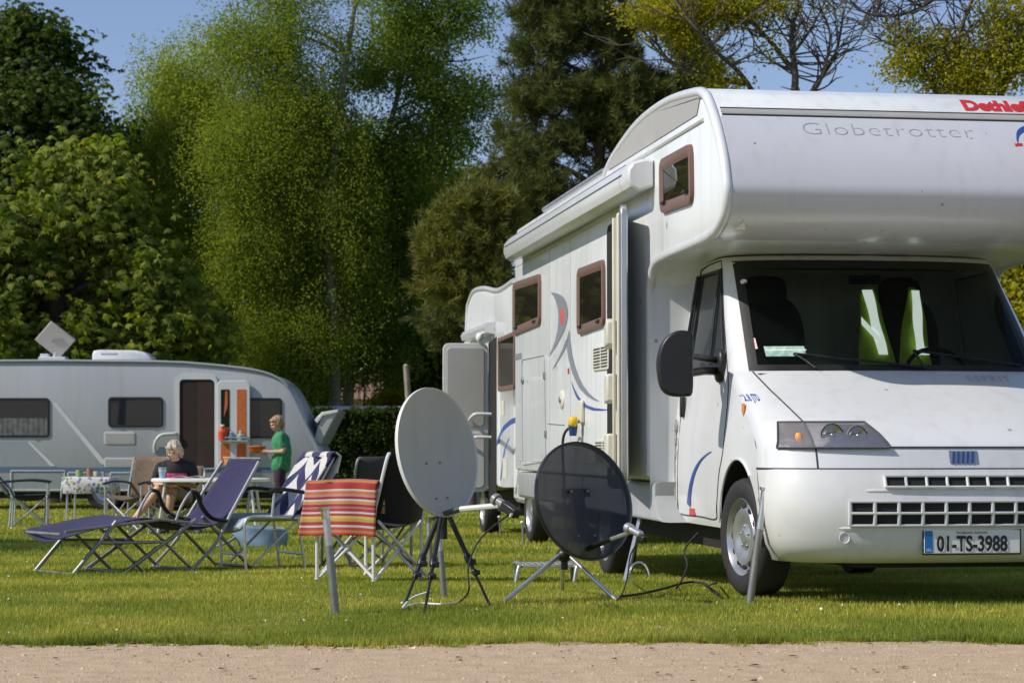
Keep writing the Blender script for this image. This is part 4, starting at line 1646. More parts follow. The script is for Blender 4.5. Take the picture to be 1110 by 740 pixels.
# grab handle
b = MB()
b.tube(catmull([cp(168, 490, -.02), cp(167.5, 483, -.06), cp(170, 476, -.09), cp(176, 471, -.09), cp(190, 470, -.06), cp(190, 470, -.01)], 5), .03, 8)
b.build('grab_handle', M['cv_light'], cv, ang=60)
cpoly('socket_cover', [(172, 484), (180, 484), (180, 494), (172, 494)], M['cv_grey'], th=.02, r=.02, bevel=.005)
# underbody, wheels, step
b = MB()
p0, p1 = cp(-90, 532), cp(325, 540)
b.box(((p0.x + p1.x) / 2, 1.1, (p0.z + p1.z) / 2), (p1.x - p0.x, 1.9, p0.z - p1.z))
b.build('chassis', M['dark'], cv)
for px in (112, 152):
    for yy_ in (.15, 2.05):
        p = cp(px, 553)
        wl_ = wheel(cv, (p.x, yy_, .33), 0, -1, plain=True)
        wl_.rotation_euler = (0, 0, math.pi / 2 if yy_ < 1 else -math.pi / 2)
for px in (20, 268):
    p = cp(px, 553)
    MB().tube([(p.x, .3, .02), (p.x + .1, .3, .42)], .025, 8).build('corner_steady', M['alu'], cv)
# lifted gas locker lid at the nose
lid = bpy.data.objects.new('locker_lid', None)
COL.objects.link(lid)
lid.parent = cv
b = MB()
q0 = [cp(338, 479), cp(349, 447), cp(366, 445), cp(357, 462), cp(347, 482)]
b.rings([[p + Vector((0, .15, 0)) for p in q0], [p + Vector((0, 2.0, 0)) for p in q0]], True, True)
b.build('lid_shell', M['cv_white'], lid, bevel=.02)
b = MB()
b.rings([[cp(x, y, d) for x, y in ((341, 455), (349, 446.5), (367, 443.5), (366, 447), (350, 450.5), (344, 459))] for d in (.12, 2.05)], True, True)
b.build('lid_edge', M['white'], lid, bevel=.012)

# roof equipment
ac = thing('roof_air_conditioner', 'low white air conditioner box on the caravan roof', 'air conditioner', CO + cp(135, 391.5, 1.0))
q = [(cp(x, y) - cp(135, 391.5)) for x, y in ((102.5, 391), (102.5, 384), (104, 380.5), (110, 379.5), (150, 380), (160, 382), (167, 386.5), (168.5, 391))]
MB().rings([[(p.x, y, p.z) for p in [Vector((p.x * k, 0, p.z * k)) for p in q]] for y, k in ((-.33, .9), (-.30, 1), (.30, 1), (.33, .9))], True, True).build('cover', M['white'], ac, bevel=.02, ang=50)
MB().box((0, 0, .006), (.95, .5, .03)).build('base_plate', M['dark'], ac)
b = MB()
for k in range(7):
    b.box((-.36 + k * .045, -.334, .125), (.03, .004, .022))
b.build('maker_mark', M['cv_grey'], ac)
fa = thing('flat_satellite_antenna', 'square beige flat satellite aerial tilted on edge on the caravan roof', 'satellite aerial', CO + cp(58, 391.5, 1.2))
ctr = cp(59.5, 368.5) - cp(58, 391.5)
q = [(cp(x, y) - cp(59.5, 368.5)) for x, y in ((56, 347.5), (82.5, 368), (62.5, 389), (37, 367.5))]
pan = MB().prism([Vector((p.x, -.0 - p.z * .25, p.z)) + Vector((ctr.x, 0, ctr.z)) for p in q], (0, .07, .02)).build('panel', pmat('beige_panel', (.50, .46, .40), .4, var=.03), fa, bevel=.012)
b = MB()
b.tube([Vector((.11 * math.cos(a) + .06 + ctr.x, -.006 - (.045 * math.sin(a)) * .25, .045 * math.sin(a) + ctr.z)) for a in np.linspace(0, 6.28, 21)], .006, 6)
b.build('panel_mark', M['cv_grey'], pan)
b = MB()
b.box((-.02, .1, .05), (.5, .3, .07))
b.box((-.17, .1, .10), (.16, .2, .08))
b.tube([(0, .1, .05), (.03, .08, .25)], .04, 8)
b.build('mount', M['cv_light'], fa, bevel=.012)
MB().box((-.25, .2, .0), (.9, .25, .05)).build('mount_rail', M['alu'], fa)

# ------------------------------------------------------------------ camping furniture
def fabric(name, col, var=.2, scale=25, bump=.15, bscale=180, rough=.85):
    return pmat(name, col, rough, var=var, scale=scale, bump=bump, bscale=bscale, sheen=.1, spec=.2)


M['purple'] = fabric('purple_canvas', (.034, .032, .082))
M['purple_dark'] = fabric('dark_purple_canvas', (.02, .018, .05))
M['blackcloth'] = fabric('black_canvas', (.010, .010, .012))
M['greymesh'] = fabric('grey_mesh', (.045, .047, .05))
M['browncloth'] = fabric('brown_canvas', (.17, .125, .085))
M['paleblue'] = fabric('pale_blue_canvas', (.42, .48, .54), var=.1)
M['lounger_tube'] = pmat('grey_lacquered_tube', (.28, .29, .30), .5, var=.1)
M['blue_bag'] = fabric('light_blue_bag', (.20, .29, .40), var=.15, scale=6)


def stick(mb, a, c, r=.012, n=8):
    return mb.tube([a, c], r, n)


def cloth(name, fn, nu, nv, mat, parent, solid=.004, ang=70):
    b_ = MB().grid(fn, nu, nv)
    o = b_.build(name, mat, parent, ang=ang, recalc=False, solid=solid)
    me = o.data
    for nm, vals in (('cu', [i / nu for j in range(nv + 1) for i in range(nu + 1)]), ('cv', [j / nv for j in range(nv + 1) for i in range(nu + 1)])):
        a_ = me.attributes.new(nm, 'FLOAT', 'POINT')
        a_.data.foreach_set('value', np.array(vals, np.float32))
    return o


def stripe_mat(name, stops, attr='cv', chevron=None):
    m, nt, N, L = new_mat(name)
    out = N.new('ShaderNodeOutputMaterial')
    p = N.new('ShaderNodeBsdfPrincipled')
    p.inputs['Roughness'].default_value = .95
    p.inputs['Specular IOR Level'].default_value = .1
    p.inputs['Sheen Weight'].default_value = .3
    a = N.new('ShaderNodeAttribute')
    a.attribute_name = attr
    fac = a.outputs['Fac']
    if not chevron:
        mm = N.new('ShaderNodeMath')
        mm.operation = 'MULTIPLY'
        mm.inputs[1].default_value = 1.9
        L.new(fac, mm.inputs[0])
        m2_ = N.new('ShaderNodeMath')
        m2_.operation = 'FRACT'
        L.new(mm.outputs[0], m2_.inputs[0])
        fac = m2_.outputs[0]
    nz = N.new('ShaderNodeTexNoise')
    nz.inputs['Scale'].default_value = 45
    if chevron:
        a2 = N.new('ShaderNodeAttribute')
        a2.attribute_name = 'cu'

        def mth(op, x_, y_=None):
            n_ = N.new('ShaderNodeMath')
            n_.operation = op
            for i_, q_ in enumerate((x_, y_)):
                if q_ is None:
                    continue
                if isinstance(q_, (int, float)):
                    n_.inputs[i_].default_value = q_
                else:
                    L.new(q_, n_.inputs[i_])
            return n_.outputs[0]
        tri = mth('ABSOLUTE', mth('SUBTRACT', mth('FRACT', mth('MULTIPLY', a2.outputs['Fac'], chevron[0])), .5))
        fac = mth('FRACT', mth('ADD', mth('MULTIPLY', fac, chevron[1]), mth('MULTIPLY', tri, chevron[2])))
    r = N.new('ShaderNodeValToRGB')
    r.color_ramp.interpolation = 'CONSTANT'
    while len(r.color_ramp.elements) > 1:
        r.color_ramp.elements.remove(r.color_ramp.elements[-1])
    r.color_ramp.elements[0].position = stops[0][0]
    r.color_ramp.elements[0].color = rgba(stops[0][1])
    for s_, c_ in stops[1:]:
        e_ = r.color_ramp.elements.new(s_)
        e_.color = rgba(c_)
    L.new(fac, r.inputs[0])
    mx = N.new('ShaderNodeMixRGB')
    mx.blend_type = 'MULTIPLY'
    mx.inputs[0].default_value = .35
    L.new(r.outputs[0], mx.inputs[1])
    L.new(nz.outputs['Color'], mx.inputs[2])
    L.new(mx.outputs[0], p.inputs['Base Color'])
    b_ = N.new('ShaderNodeBump')
    b_.inputs['Strength'].default_value = .25
    b_.inputs['Distance'].default_value = .01
    L.new(nz.outputs['Fac'], b_.inputs['Height'])
    L.new(b_.outputs[0], p.inputs['Normal'])
    L.new(p.outputs[0], out.inputs[0])
    return m


# ---- purple relaxer lounger (local: foot end towards -x, width along y)
g = gr(214, 617)
lo = thing('sun_lounger', 'purple folding relaxer lounger with raised leg rest on the lawn', 'lounger', g + Vector((-.02, .05, 0)), D2R(38))
W = .30


def prof_l(x_):
    return None


LC = catmull([(.44, .86, 0), (.36, .73, 0), (.18, .50, 0), (.04, .375, 0), (-.05, .345, 0)], 6)
cloth('backrest', lambda u, v: Vector((LC[round(v * (len(LC) - 1))].x + .05 * math.sin(math.pi * u) * math.sin(math.pi * min(1, v * 1.1)), lerp(-W * lerp(.80, 1, v), W * lerp(.80, 1, v), u), LC[round(v * (len(LC) - 1))].y - .03 * math.sin(math.pi * u) * v)), 12, len(LC) - 1, M['purple'], lo, .006)
SC = catmull([(-.05, .345, 0), (-.25, .35, 0), (-.50, .405, 0)], 6)
cloth('seat', lambda u, v: Vector((SC[round(v * (len(SC) - 1))].x, lerp(-W, W, u), SC[round(v * (len(SC) - 1))].y - .035 * math.sin(math.pi * u))), 10, len(SC) - 1, M['purple_dark'], lo, .006)
FC = catmull([(-.50, .405, 0), (-.62, .43, 0), (-.85, .405, 0), (-1.10, .36, 0), (-1.30, .325, 0)], 6)
cloth('leg_rest', lambda u, v: Vector((FC[round(v * (len(FC) - 1))].x - .03 * u, lerp(-W, W, u), FC[round(v * (len(FC) - 1))].y - .05 * math.sin(math.pi * u) * v - .04 * (1 - u) * v)), 10, len(FC) - 1, M['purple'], lo, .006)
for s in (-1, 1):
    y = s * (W + .012)
    y2 = s * (W - .03)
    b = MB()
    stick(b, (-1.22, y, .01), (-.86, y, .40), .017)
    b.build('leg', M['steel'], lo)
    b = MB()
    stick(b, (-.80, y, .01), (-.18, y, .40), .017)
    b.build('leg', M['steel'], lo)
    b = MB()
    stick(b, (-.60, y2, .01), (-.98, y2, .36), .013)
    b.build('leg', M['steel'], lo)
    b = MB()
    stick(b, (-.18, y2, .01), (-.62, y2, .41), .013)
    b.build('leg', M['steel'], lo)
    b = MB()
    b.tube(catmull([(-.22, y, .01), (.0, y, .22), (.13, y, .44), (.40, y * .9, .84)], 4), .014, 8)
    b.build('leg', M['lounger_tube'], lo)
    b = MB()
    stick(b, (.34, y2, .01), (-.10, y2, .42), .014)
    b.build('leg', M['steel'], lo)
    for pa, pb in (((-.98, y, .245), (-.42, y, .235)), ((-.50, y, .405), (-1.28, y, .335)), ((-.06, y, .36), (-.52, y, .41))):
        stick(MB(), pa, pb, .012).build('side_rail', M['steel'], lo)
    b = MB()
    b.tube(catmull([(-.36, y, .38), (-.31, y, .50), (-.24, y, .60), (-.20, y, .61)], 4), .011, 8)
    b.build('arm_tube', M['lounger_tube'], lo)
    b = MB()
    b.tube(catmull([(-.23, y, .615), (-.17, y, .60), (-.13, y, .50), (-.04, y, .41), (.09, y, .385)], 4), .030, 8, flat=.5)
    b.build('armrest', M['black'], lo, ang=60)
for x_, z_, k_ in ((-1.22, .02, 1), (-.80, .02, 1), (.34, .02, 1), (-.22, .02, 1), (.445, .865, .8), (-1.31, .315, 1)):
    MB().tube([(x_, -W * k_, z_), (x_, W * k_, z_)], .012, 8).build('cross_bar', M['steel'], lo)

# ---- folding chair
def folding_chair(name, label, loc, rz, fab, frame, group='folding chairs on the lawn', h=.84, seat=.40, wd=.29, rec=.10, sag=.08):
    t = thing(name, label, 'folding chair', loc, rz, group)
    for s in (-1, 1):
        y = s * wd
        b_ = MB()
        stick(b_, (-.45, y, 0), (-.45, y, .60), .012)
        b_.ell((-.45, y, .008), (.018, .018, .01), None, 8, 6)
        b_.build('front_post', frame, t)
        b_ = MB()
        b_.tube(catmull([(0, y, 0), (0, y, seat), (rec * .5, y, lerp(seat, h, .5)), (rec, y, h - .04), (rec, y - s * .03, h)], 3), .012, 8)
        b_.ell((0, y, .008), (.018, .018, .01), None, 8, 6)
        b_.build('rear_post', frame, t)
        stick(MB(), (-.45, y * .96, .01), (0, y * .96, seat), .0105).build('cross_leg', frame, t)
        stick(MB(), (-.0, y * .92, .01), (-.45, y * .92, seat), .0105).build('cross_leg', frame, t)
        b_ = MB()
        b_.tube(catmull([(-.49, y, .60), (-.30, y, .625), (-.08, y, .62), (rec * .45, y, .60)], 3), .022, 8, flat=.6)
        b_.build('armrest', M['black'] if frame != M['white'] else frame, t, ang=60)
    for x_ in (-.44, .012):
        stick(MB(), (x_, -wd, .02), (x_, wd, seat), .0105).build('cross_leg', frame, t)
        stick(MB(), (x_ + .022, wd, .02), (x_ + .022, -wd, seat), .0105).build('cross_leg', frame, t)
    cloth('seat', lambda u, v: Vector((lerp(0, -.47, v), lerp(-wd, wd, u), seat - sag * math.sin(math.pi * u) * (.6 + .4 * math.sin(math.pi * v)) + .02 * v)), 10, 8, fab, t, .006)
    cloth('backrest', lambda u, v: Vector((rec * v + .06 * math.sin(math.pi * u), lerp(-wd, wd, u) * (1 - .06 * v ** 4), lerp(seat - .03 * math.sin(math.pi * u), h + .01, v))), 12, 8, fab, t, .006)
    return t


g = gr(403, 631)
bc = folding_chair('folding_chair', 'black canvas folding chair with a red striped towel over its arm', g + Vector((.28, .46, 0)) * .56 * 1.0, D2R(-30), M['blackcloth'], M['white'])
# towel over the near arm: draped on the chair, so its own thing
tw = thing('striped_towel', 'red, orange and white striped towel hanging over the black chair arm', 'towel', g + Vector((.28, .46, 0)) * .56, D2R(-30))
red_stops = [(0, (0.429, 0.051, 0.043)), (.05, (0.484, 0.190, 0.059)), (.10, (0.406, 0.067, 0.051)), (.16, (0.515, 0.502, 0.461)), (.20, (0.351, 0.043, 0.051)), (.27, (0.484, 0.305, 0.076)), (.33, (0.515, 0.420, 0.108)),
             (.38, (0.390, 0.051, 0.051)), (.43, (0.530, 0.518, 0.486)), (.47, (0.374, 0.043, 0.067)), (.53, (0.468, 0.174, 0.174)), (.57, (0.351, 0.035, 0.043)), (.62, (0.515, 0.256, 0.092)), (.68, (0.546, 0.535, 0.502)),
             (.72, (0.312, 0.035, 0.051)), (.77, (0.484, 0.256, 0.223)), (.82, (0.515, 0.174, 0.059)), (.88, (0.546, 0.518, 0.469)), (.92, (0.390, 0.051, 0.043))]


def tow(u, v):
    # u along the arm (front to rear), v from outer hem over the arm to the inner hem
    x_ = lerp(-.52, .05, u) - .05 * (1 - u) * max(0, .5 - v)
    d = (v - .62) * .62
    wv = .012 * math.sin(u * 17 + v * 3) + .01 * math.sin(u * 7)
    zz = .662 - .006 * math.cos(u * 5)
    if abs(d) < .035:
        return Vector((x_, -.292 + d, zz - (d / .035) ** 2 * .012))
    if d < 0:
        return Vector((x_ - .06 * (1 - u) * abs(d), -.33 - .10 * (abs(d) - .035) * .4 + wv - .02 * math.sin(3.14 * u) * abs(d) * 3, zz - .012 - (abs(d) - .035)))
    return Vector((x_, -.255 + wv, zz - .012 - (d - .035)))


cloth('towel_cloth', tow, 36, 60, stripe_mat('red_striped_towelling', red_stops), tw, .008)

g2 = at(413, 600, 17.6)
folding_chair('folding_chair', 'grey mesh folding chair standing behind the black chair', (g2.x, 17.6, gz(17.6)), D2R(-55), M['greymesh'], M['steel'], h=.88)

# ---- aluminium chair with navy chevron towel
g = gr(330, 617)
ac_ = thing('camping_chair', 'aluminium camping chair with pale blue seat under the chevron towel', 'folding chair', g + Vector((-.14, .25, 0)), D2R(27))
for s in (-1, 1):
    y = s * .28
    b = MB()
    b.tube(catmull([(-.47, y, 0), (-.48, y, .20), (-.48, y, .36), (-.44, y, .41), (-.36, y, .415), (.0, y, .40)], 4), .012, 8)
    b.build('leg', M['alu'], ac_)
    b = MB()
    stick(b, (.02, y, 0), (-.04, y, .40), .012)
    b.build('leg', M['alu'], ac_)
    b = MB()
    b.tube(catmull([(-.02, y, .38), (.10, y, .60), (.24, y, .84), (.27, y * .9, .88)], 4), .012, 8)
    b.build('back_post', M['alu'], ac_)
    b = MB()
    b.tube(catmull([(-.28, y, .61), (-.2, y, .63), (.02, y, .60), (.11, y, .57)], 3), .026, 8, flat=.6)
    b.build('armrest', M['black'], ac_, ang=60)
    stick(MB(), (-.26, y, .40), (-.24, y, .60), .011).build('arm_support', M['alu'], ac_)
    stick(MB(), (-.40, y * .96, .05), (-.05, y * .96, .38), .010).build('brace', M['alu'], ac_)
cloth('seat', lambda u, v: Vector((lerp(.02, -.52, v), lerp(-.28, .28, u), .415 - .03 * math.sin(math.pi * u) - .09 * max(0, v - .86) / .14)), 10, 16, M['paleblue'], ac_, .03)
cloth('backrest', lambda u, v: Vector((lerp(-.02, .26, v) + .03 * math.sin(math.pi * u), lerp(-.27, .27, u), lerp(.42, .87, v))), 8, 8, M['paleblue'], ac_, .01)
for x_ in (-.475, .01):
    stick(MB(), (x_, -.28, .12), (x_, .28, .12), .010).build('cross_bar', M['alu'], ac_)
tw2 = thing('chevron_towel', 'navy and white chevron towel over the aluminium chair back', 'towel', g + Vector((-.14, .25, 0)), D2R(27))
navy = [(0, (.70, .68, .64)), (.5, (.035, .035, .11))]


def tow2(u, v):
    y_ = lerp(-.31, .31, u)
    wv = .012 * math.sin(u * 15 + v * 2)
    if v < .72:
        t_ = v / .72
        return Vector((lerp(-.07, .25, t_) - .03 + .03 * math.sin(math.pi * u) + wv, y_, lerp(.40, .885, t_)))
    if v < .80:
        a_ = (v - .72) / .08 * math.pi
        return Vector((.255 - .035 * math.cos(a_) + .0, y_, .885 + .03 * math.sin(a_)))
    t_ = (v - .80) / .2
    return Vector((.295 - .05 * t_ + wv, y_, .885 - .2 * t_))


cloth('towel_cloth', tow2, 30, 50, stripe_mat('navy_chevron_towelling', navy, chevron=(2.0, 3.0, 1.4)), tw2, .014)

# ---- light blue bag / ground cloth under it
g = gr(283, 593)
bg_ = thing('beach_bag', 'light blue soft bag lying open on the grass behind the aluminium chair', 'bag', g)
b = MB()
rr_ = []
for k in range(9):
    t = k / 8
    z = .21 * t
    ring = []
    for i in range(20):
        a = 2 * math.pi * i / 20
        wob = 1 + .10 * math.sin(3 * a + 5 * t) + .05 * math.sin(7 * a - 4 * t)
        ring.append((.20 * math.cos(a) * wob * (.85 + .35 * math.sin(math.pi * (.2 + .5 * t))) - .05 * t + (.08 * t if math.cos(a) > 0 else 0), .13 * math.sin(a) * wob, z * (1 - .12 * math.cos(a))))
    rr_.append(ring)
b.rings(rr_, True, False)
b.add(rr_[0], [tuple(range(20))])
b.build('bag_body', M['blue_bag'], bg_, ang=70, solid=.008)
MB().tube(catmull([(-.20, 0, .22), (-.26, -.02, .10), (-.38, -.05, .03), (-.45, -.04, .01)], 5), [.03] * 15 + [.02], 8, flat=.4).build('strap', M['blue_bag'], bg_, ang=60)

# ---- brown chair beside the seated woman, dark chair at the left edge
g = gr(150, 588)
folding_chair('folding_chair', 'brown canvas folding chair beside the seated woman', (at(158, 560, 26.6).x, 26.6, gz(26.6)), D2R(62), M['browncloth'], M['alu'], h=.92, seat=.44, wd=.27)
g = gr(30, 570)
lc = folding_chair('folding_chair', 'black reclining folding chair at the left edge before the caravan', (at(14, 560, 28.8).x, 28.8, gz(28.8)), D2R(190), M['blackcloth'], M['alu'], h=.86, seat=.42, rec=.34)
# ---- table with flowered cloth
tx = at(98, 560, 28.4)
tb = thing('camping_table', 'small folding table under a white flowered cloth before the caravan', 'table', (tx.x, 28.4, gz(28.4)))
MB().box((0, 0, .655), (.60, .60, .025)).build('tabletop', M['plate'], tb)
for sx in (-1, 1):
    for sy in (-1, 1):
        MB().tube([(sx * .25, sy * .25, .65), (sx * .26, sy * .26, 0)], .014, 8).build('leg', M['alu'], tb)
tc_ = thing('tablecloth', 'white cloth with blue and green flowers on the small table', 'tablecloth', (tx.x, 28.4, gz(28.4)))


def flower_mat():
    m, nt, N, L = new_mat('flowered_cloth')
    out = N.new('ShaderNodeOutputMaterial')
    p = N.new('ShaderNodeBsdfPrincipled')
    p.inputs['Roughness'].default_value = .8
    tcn = N.new('ShaderNodeTexCoord')
    v = N.new('ShaderNodeTexVoronoi')
    v.inputs['Scale'].default_value = 22
    L.new(tcn.outputs['Object'], v.inputs['Vector'])
    r = N.new('ShaderNodeValToRGB')
    r.color_ramp.elements[0].position = .42
    r.color_ramp.elements[0].color = (1, 1, 1, 1)
    r.color_ramp.elements[1].position = .55
    r.color_ramp.elements[1].color = (0, 0, 0, 1)
    L.new(v.outputs['Distance'], r.inputs[0])
    c = N.new('ShaderNodeValToRGB')
    c.color_ramp.interpolation = 'CONSTANT'
    els = [(0, (.62, .62, .60)), (.2, (.12, .16, .42)), (.45, (.62, .62, .6)), (.55, (.16, .30, .10)), (.72, (.30, .22, .45)), (.9, (.6, .45, .15))]
    c.color_ramp.elements[0].color = rgba(els[0][1])
    c.color_ramp.elements.remove(c.color_ramp.elements[1])
    for s_, q_ in els[1:]:
        c.color_ramp.elements.new(s_).color = rgba(q_)
    sx = N.new('ShaderNodeSeparateColor')
    L.new(v.outputs['Color'], sx.inputs[0])
    L.new(sx.outputs[0], c.inputs[0])
    mx = N.new('ShaderNodeMixRGB')
    mx.inputs[1].default_value = (.66, .66, .64, 1)
    L.new(r.outputs[0], mx.inputs[0])
    L.new(c.outputs[0], mx.inputs[2])
    L.new(mx.outputs[0], p.inputs['Base Color'])
    L.new(p.outputs[0], out.inputs[0])
    return m


b = MB()
sq = lambda k, z, f: [(k * f(a) * math.cos(a), k * f(a) * math.sin(a), z - 0) for a in np.linspace(0, 2 * math.pi, 48, endpoint=False)]
fsq = lambda a: 1 / max(abs(math.cos(a)), abs(math.sin(a)))
r0 = [(x_, y_, .671) for x_, y_ in rrect(-.31, .31, -.31, .31, .03, 11)]
r1 = [(x_ * 1.03, y_ * 1.03, .655) for x_, y_ in rrect(-.31, .31, -.31, .31, .03, 11)]
r2 = [(x_ * (1.06 + .03 * math.sin(i * .9)), y_ * (1.06 + .03 * math.sin(i * .9)), .46 - (.10 if i % 12 in (4, 5, 6, 7) else 0)) for i, (x_, y_) in enumerate(rrect(-.31, .31, -.31, .31, .03, 11))]
b.rings([r0, r1, r2], True, False)
b.add(r0, [tuple(range(len(r0)))])
b.build('cloth', flower_mat(), tc_, ang=50, solid=.003)
for px, col, nm, lab, h_, r_ in ((86, (.25, .33, .12), 'pot', 'small green pot on the flowered table', .09, .05), (97, (.35, .18, .08), 'mug', 'brown mug on the flowered table', .11, .04), (105, (.45, .45, .4), 'jar', 'pale squat jar on the flowered table', .07, .05)):
    p = at(px, 517, 28.3)
    t = thing(nm, lab, nm, (p.x, 28.3, gz(28.4) + .674))
    MB().lathe([(0, 0), (r_ * .8, 0), (r_, h_ * .5), (r_ * .9, h_), (r_ * .78, h_), (r_ * .7, .02), (0, .02)], n=16).build('vessel', pmat(nm + '_glaze', col, .4), t, ang=50)
    if nm == 'mug':
        MB().tube(catmull([(r_, 0, h_ * .3), (r_ + .035, 0, h_ * .4), (r_ + .03, 0, h_ * .75), (r_ * .9, 0, h_ * .8)], 4), .007, 6).build('handle', pmat('mug_handle', col, .4), t)

# ---- long white table by the woman
TY = 25.7
t0, t1 = at(165, 518, TY), at(292, 518, TY)
txc = (t0.x + t1.x) / 2
TL = t1.x - t0.x
wt = thing('camping_table', 'long white oval camping table in front of the seated woman', 'table', (txc, TY, gz(TY)))
TH = t0.z - gz(TY)
b = MB()
o1 = rrect(-TL / 2, TL / 2, -.35, .35, .30, 8)
b.rings([[(x_ * k, y_ * k, z) for x_, y_ in o1] for k, z in ((.97, TH - .045), (1, TH - .035), (1, TH - .008), (.985, TH))], True, True)
b.build('tabletop', M['plate'], wt, ang=40)
for sx in (-1, 1):
    for sy in (-1, 1):
        MB().tube([(sx * TL * .36, sy * .24, TH - .04), (sx * TL * .42, sy * .28, 0)], .016, 8).build('leg', M['white'], wt)
p = at(176, 517, TY - .1)
cup = thing('beaker', 'pale blue beaker near the end of the white table', 'cup', (p.x, TY - .1, gz(TY) + TH))
MB().lathe([(0, 0), (.035, 0), (.048, .13), (.042, .13), (.032, .01), (0, .01)], n=18).build('beaker_body', pmat('pale_blue_plastic', (.30, .42, .58), .4), cup, ang=40)
MB().lathe([(.046, .08), (.0475, .095), (.0475, .10)], n=18).build('band', pmat('cream_band', (.6, .55, .4), .5), cup)
p = at(205, 516, TY + .05)
bk_ = thing('magazine', 'open magazine lying on the white table before the woman', 'magazine', (p.x, TY + .02, gz(TY) + TH + .002))
cloth('pages', lambda u, v: Vector((lerp(-.2, .2, u), lerp(-.13, .13, v), .004 + .02 * abs(math.sin(u * 2 * math.pi)))), 16, 4, pmat('printed_pages', (.45, .42, .42), .5, var=.5, scale=14), bk_, .004)

# ------------------------------------------------------------------ satellite dishes on tripods
def basis(n):
    n = Vector(n).normalized()
    uy = (Vector((0, 0, 1)) - n * n.z).normalized()
    ux = uy.cross(n).normalized()
    return ux, uy, n


def dish(t, c, nrm, a, b_, depth, mat, rimmat, lip=.016):
    ux, uy, n = basis(nrm)
    c = Vector(c)

    def pt(r, th, o=0.0):
        return c + ux * (a * r * math.cos(th)) + uy * (b_ * r * math.sin(th)) - n * (depth * (1 - r * r)) + n * o
    rg = []
    K = 64
    for r in np.linspace(.02, 1, 16):
        rg.append([pt(r, 2 * math.pi * k / K) for k in range(K)])
    back = []
    for r in np.linspace(1.0, .02, 16):
        back.append([pt(r, 2 * math.pi * k / K, -.010) for k in range(K)])
    rimr = [[pt(r_, 2 * math.pi * k / K, o_) for k in range(K)] for r_, o_ in ((1.0, .0), (1.022, .004), (1.03, -lip * .5), (1.022, -lip), (.985, -lip - .004), (.98, -.012))]
    d_ = MB().rings(rg + back, True, True).build('reflector', mat, t, ang=60)
    MB().rings(rimr, True, False).build('rim', rimmat, t, ang=60)
    return ux, uy, n


# grey dish
YD = 11.45
cD = at(474.5, 489.5, YD)
fp = [gr(436, 661), gr(460, 663.5), gr(531, 656)]
ctr = Vector((cD.x + .03, YD + .06, 0))
d1 = thing('satellite_dish', 'light grey satellite dish standing on a black tripod', 'satellite dish', ctr, group='satellite dishes on tripods')
M['dish_grey'] = pmat('dish_grey_paint', (.50, .475, .405), .5, grime=.08, var=.06, scale=4, streak=True)
M['dish_rim'] = pmat('dish_rim_paint', (.66, .66, .63), .4, var=.04)
ux, uy, n = dish(d1, cD - ctr, (.70, -.69, .19), .278, .338, .055, M['dish_grey'], M['dish_rim'], .02)
cl = cD - ctr
b = MB()
for px, py in ((463, 502), (477.5, 501), (470, 541), (482, 540)):
    r = ray(px, py)
    o_ = Vector((0, 0, CAM_H))
    tt = ((cD - n * .045) - o_).dot(n) / r.dot(n)
    q = o_ + r * tt - ctr
    dd_ = q - cl
    rr2 = (dd_.dot(ux) / .278) ** 2 + (dd_.dot(uy) / .338) ** 2
    q = cl + ux * dd_.dot(ux) + uy * dd_.dot(uy) - n * (.055 * (1 - rr2)) + n * .004
    MB().ell(q, .0065, None, 8, 6).build('bolt', M['steel'], d1, ang=60)
bot = cl - uy * .312 - n * .004
lnb = cl + n * .40 - uy * .335
b = MB()
b.tube([bot - uy * .02 - n * .10, bot - uy * .012 + n * .12], .019, 8, flat=.8)
b.build('arm_socket', pmat('dark_grey_plastic', (.09, .09, .09), .5), d1, ang=50)
b = MB()
b.tube([bot - uy * .012 + n * .11, lnb - uy * .02], .015, 8)
b.build('feed_arm', M['dish_rim'], d1)
tgt = (cl - n * .05 - lnb).normalized()
b = MB()
b.tube([lnb - tgt * .05, lnb + tgt * .01, lnb + tgt * .012, lnb + tgt * .035], [.022, .022, .032, .032], 16)
ln = b.build('feed_horn', pmat('horn_grey', (.22, .22, .21), .4), d1, ang=40)
b = MB()
b.tube([lnb + tgt * .034, lnb + tgt * .048], [.031, .026], 16)
b.build('horn_cap', M['black'], ln, ang=40)
b = MB()
Rl = Matrix(((ux.x, uy.x, n.x), (ux.y, uy.y, n.y), (ux.z, uy.z, n.z)))
b.box(lnb - tgt * .09 - uy * .0, (.05, .11, .05), tgt.to_track_quat('Y', 'Z').to_matrix())
lb = b.build('lnb_box', M['black'], d1, bevel=.008)
b = MB().box(lnb - tgt * .105 - Vector((0, .034, .02)), (.03, .006, .018), tgt.to_track_quat('Y', 'Z').to_matrix())
b.build('lnb_label', M['plate'], lb)
hub = Vector((0, 0, cl.z - .36))
b = MB()
b.tube([hub + Vector((0, 0, -.10)), hub + Vector((0, 0, .10)), cl - n * .09 + Vector((0, 0, -.05))], .02, 10)
b.box(cl - n * .085, (.16, .05, .22), Rl @ Matrix.Rotation(math.pi / 2, 3, 'X') if False else Rl.to_3x3() @ Matrix.Rotation(math.pi / 2, 3, 'X'))
b.build('mount', M['black'], d1, bevel=.004)
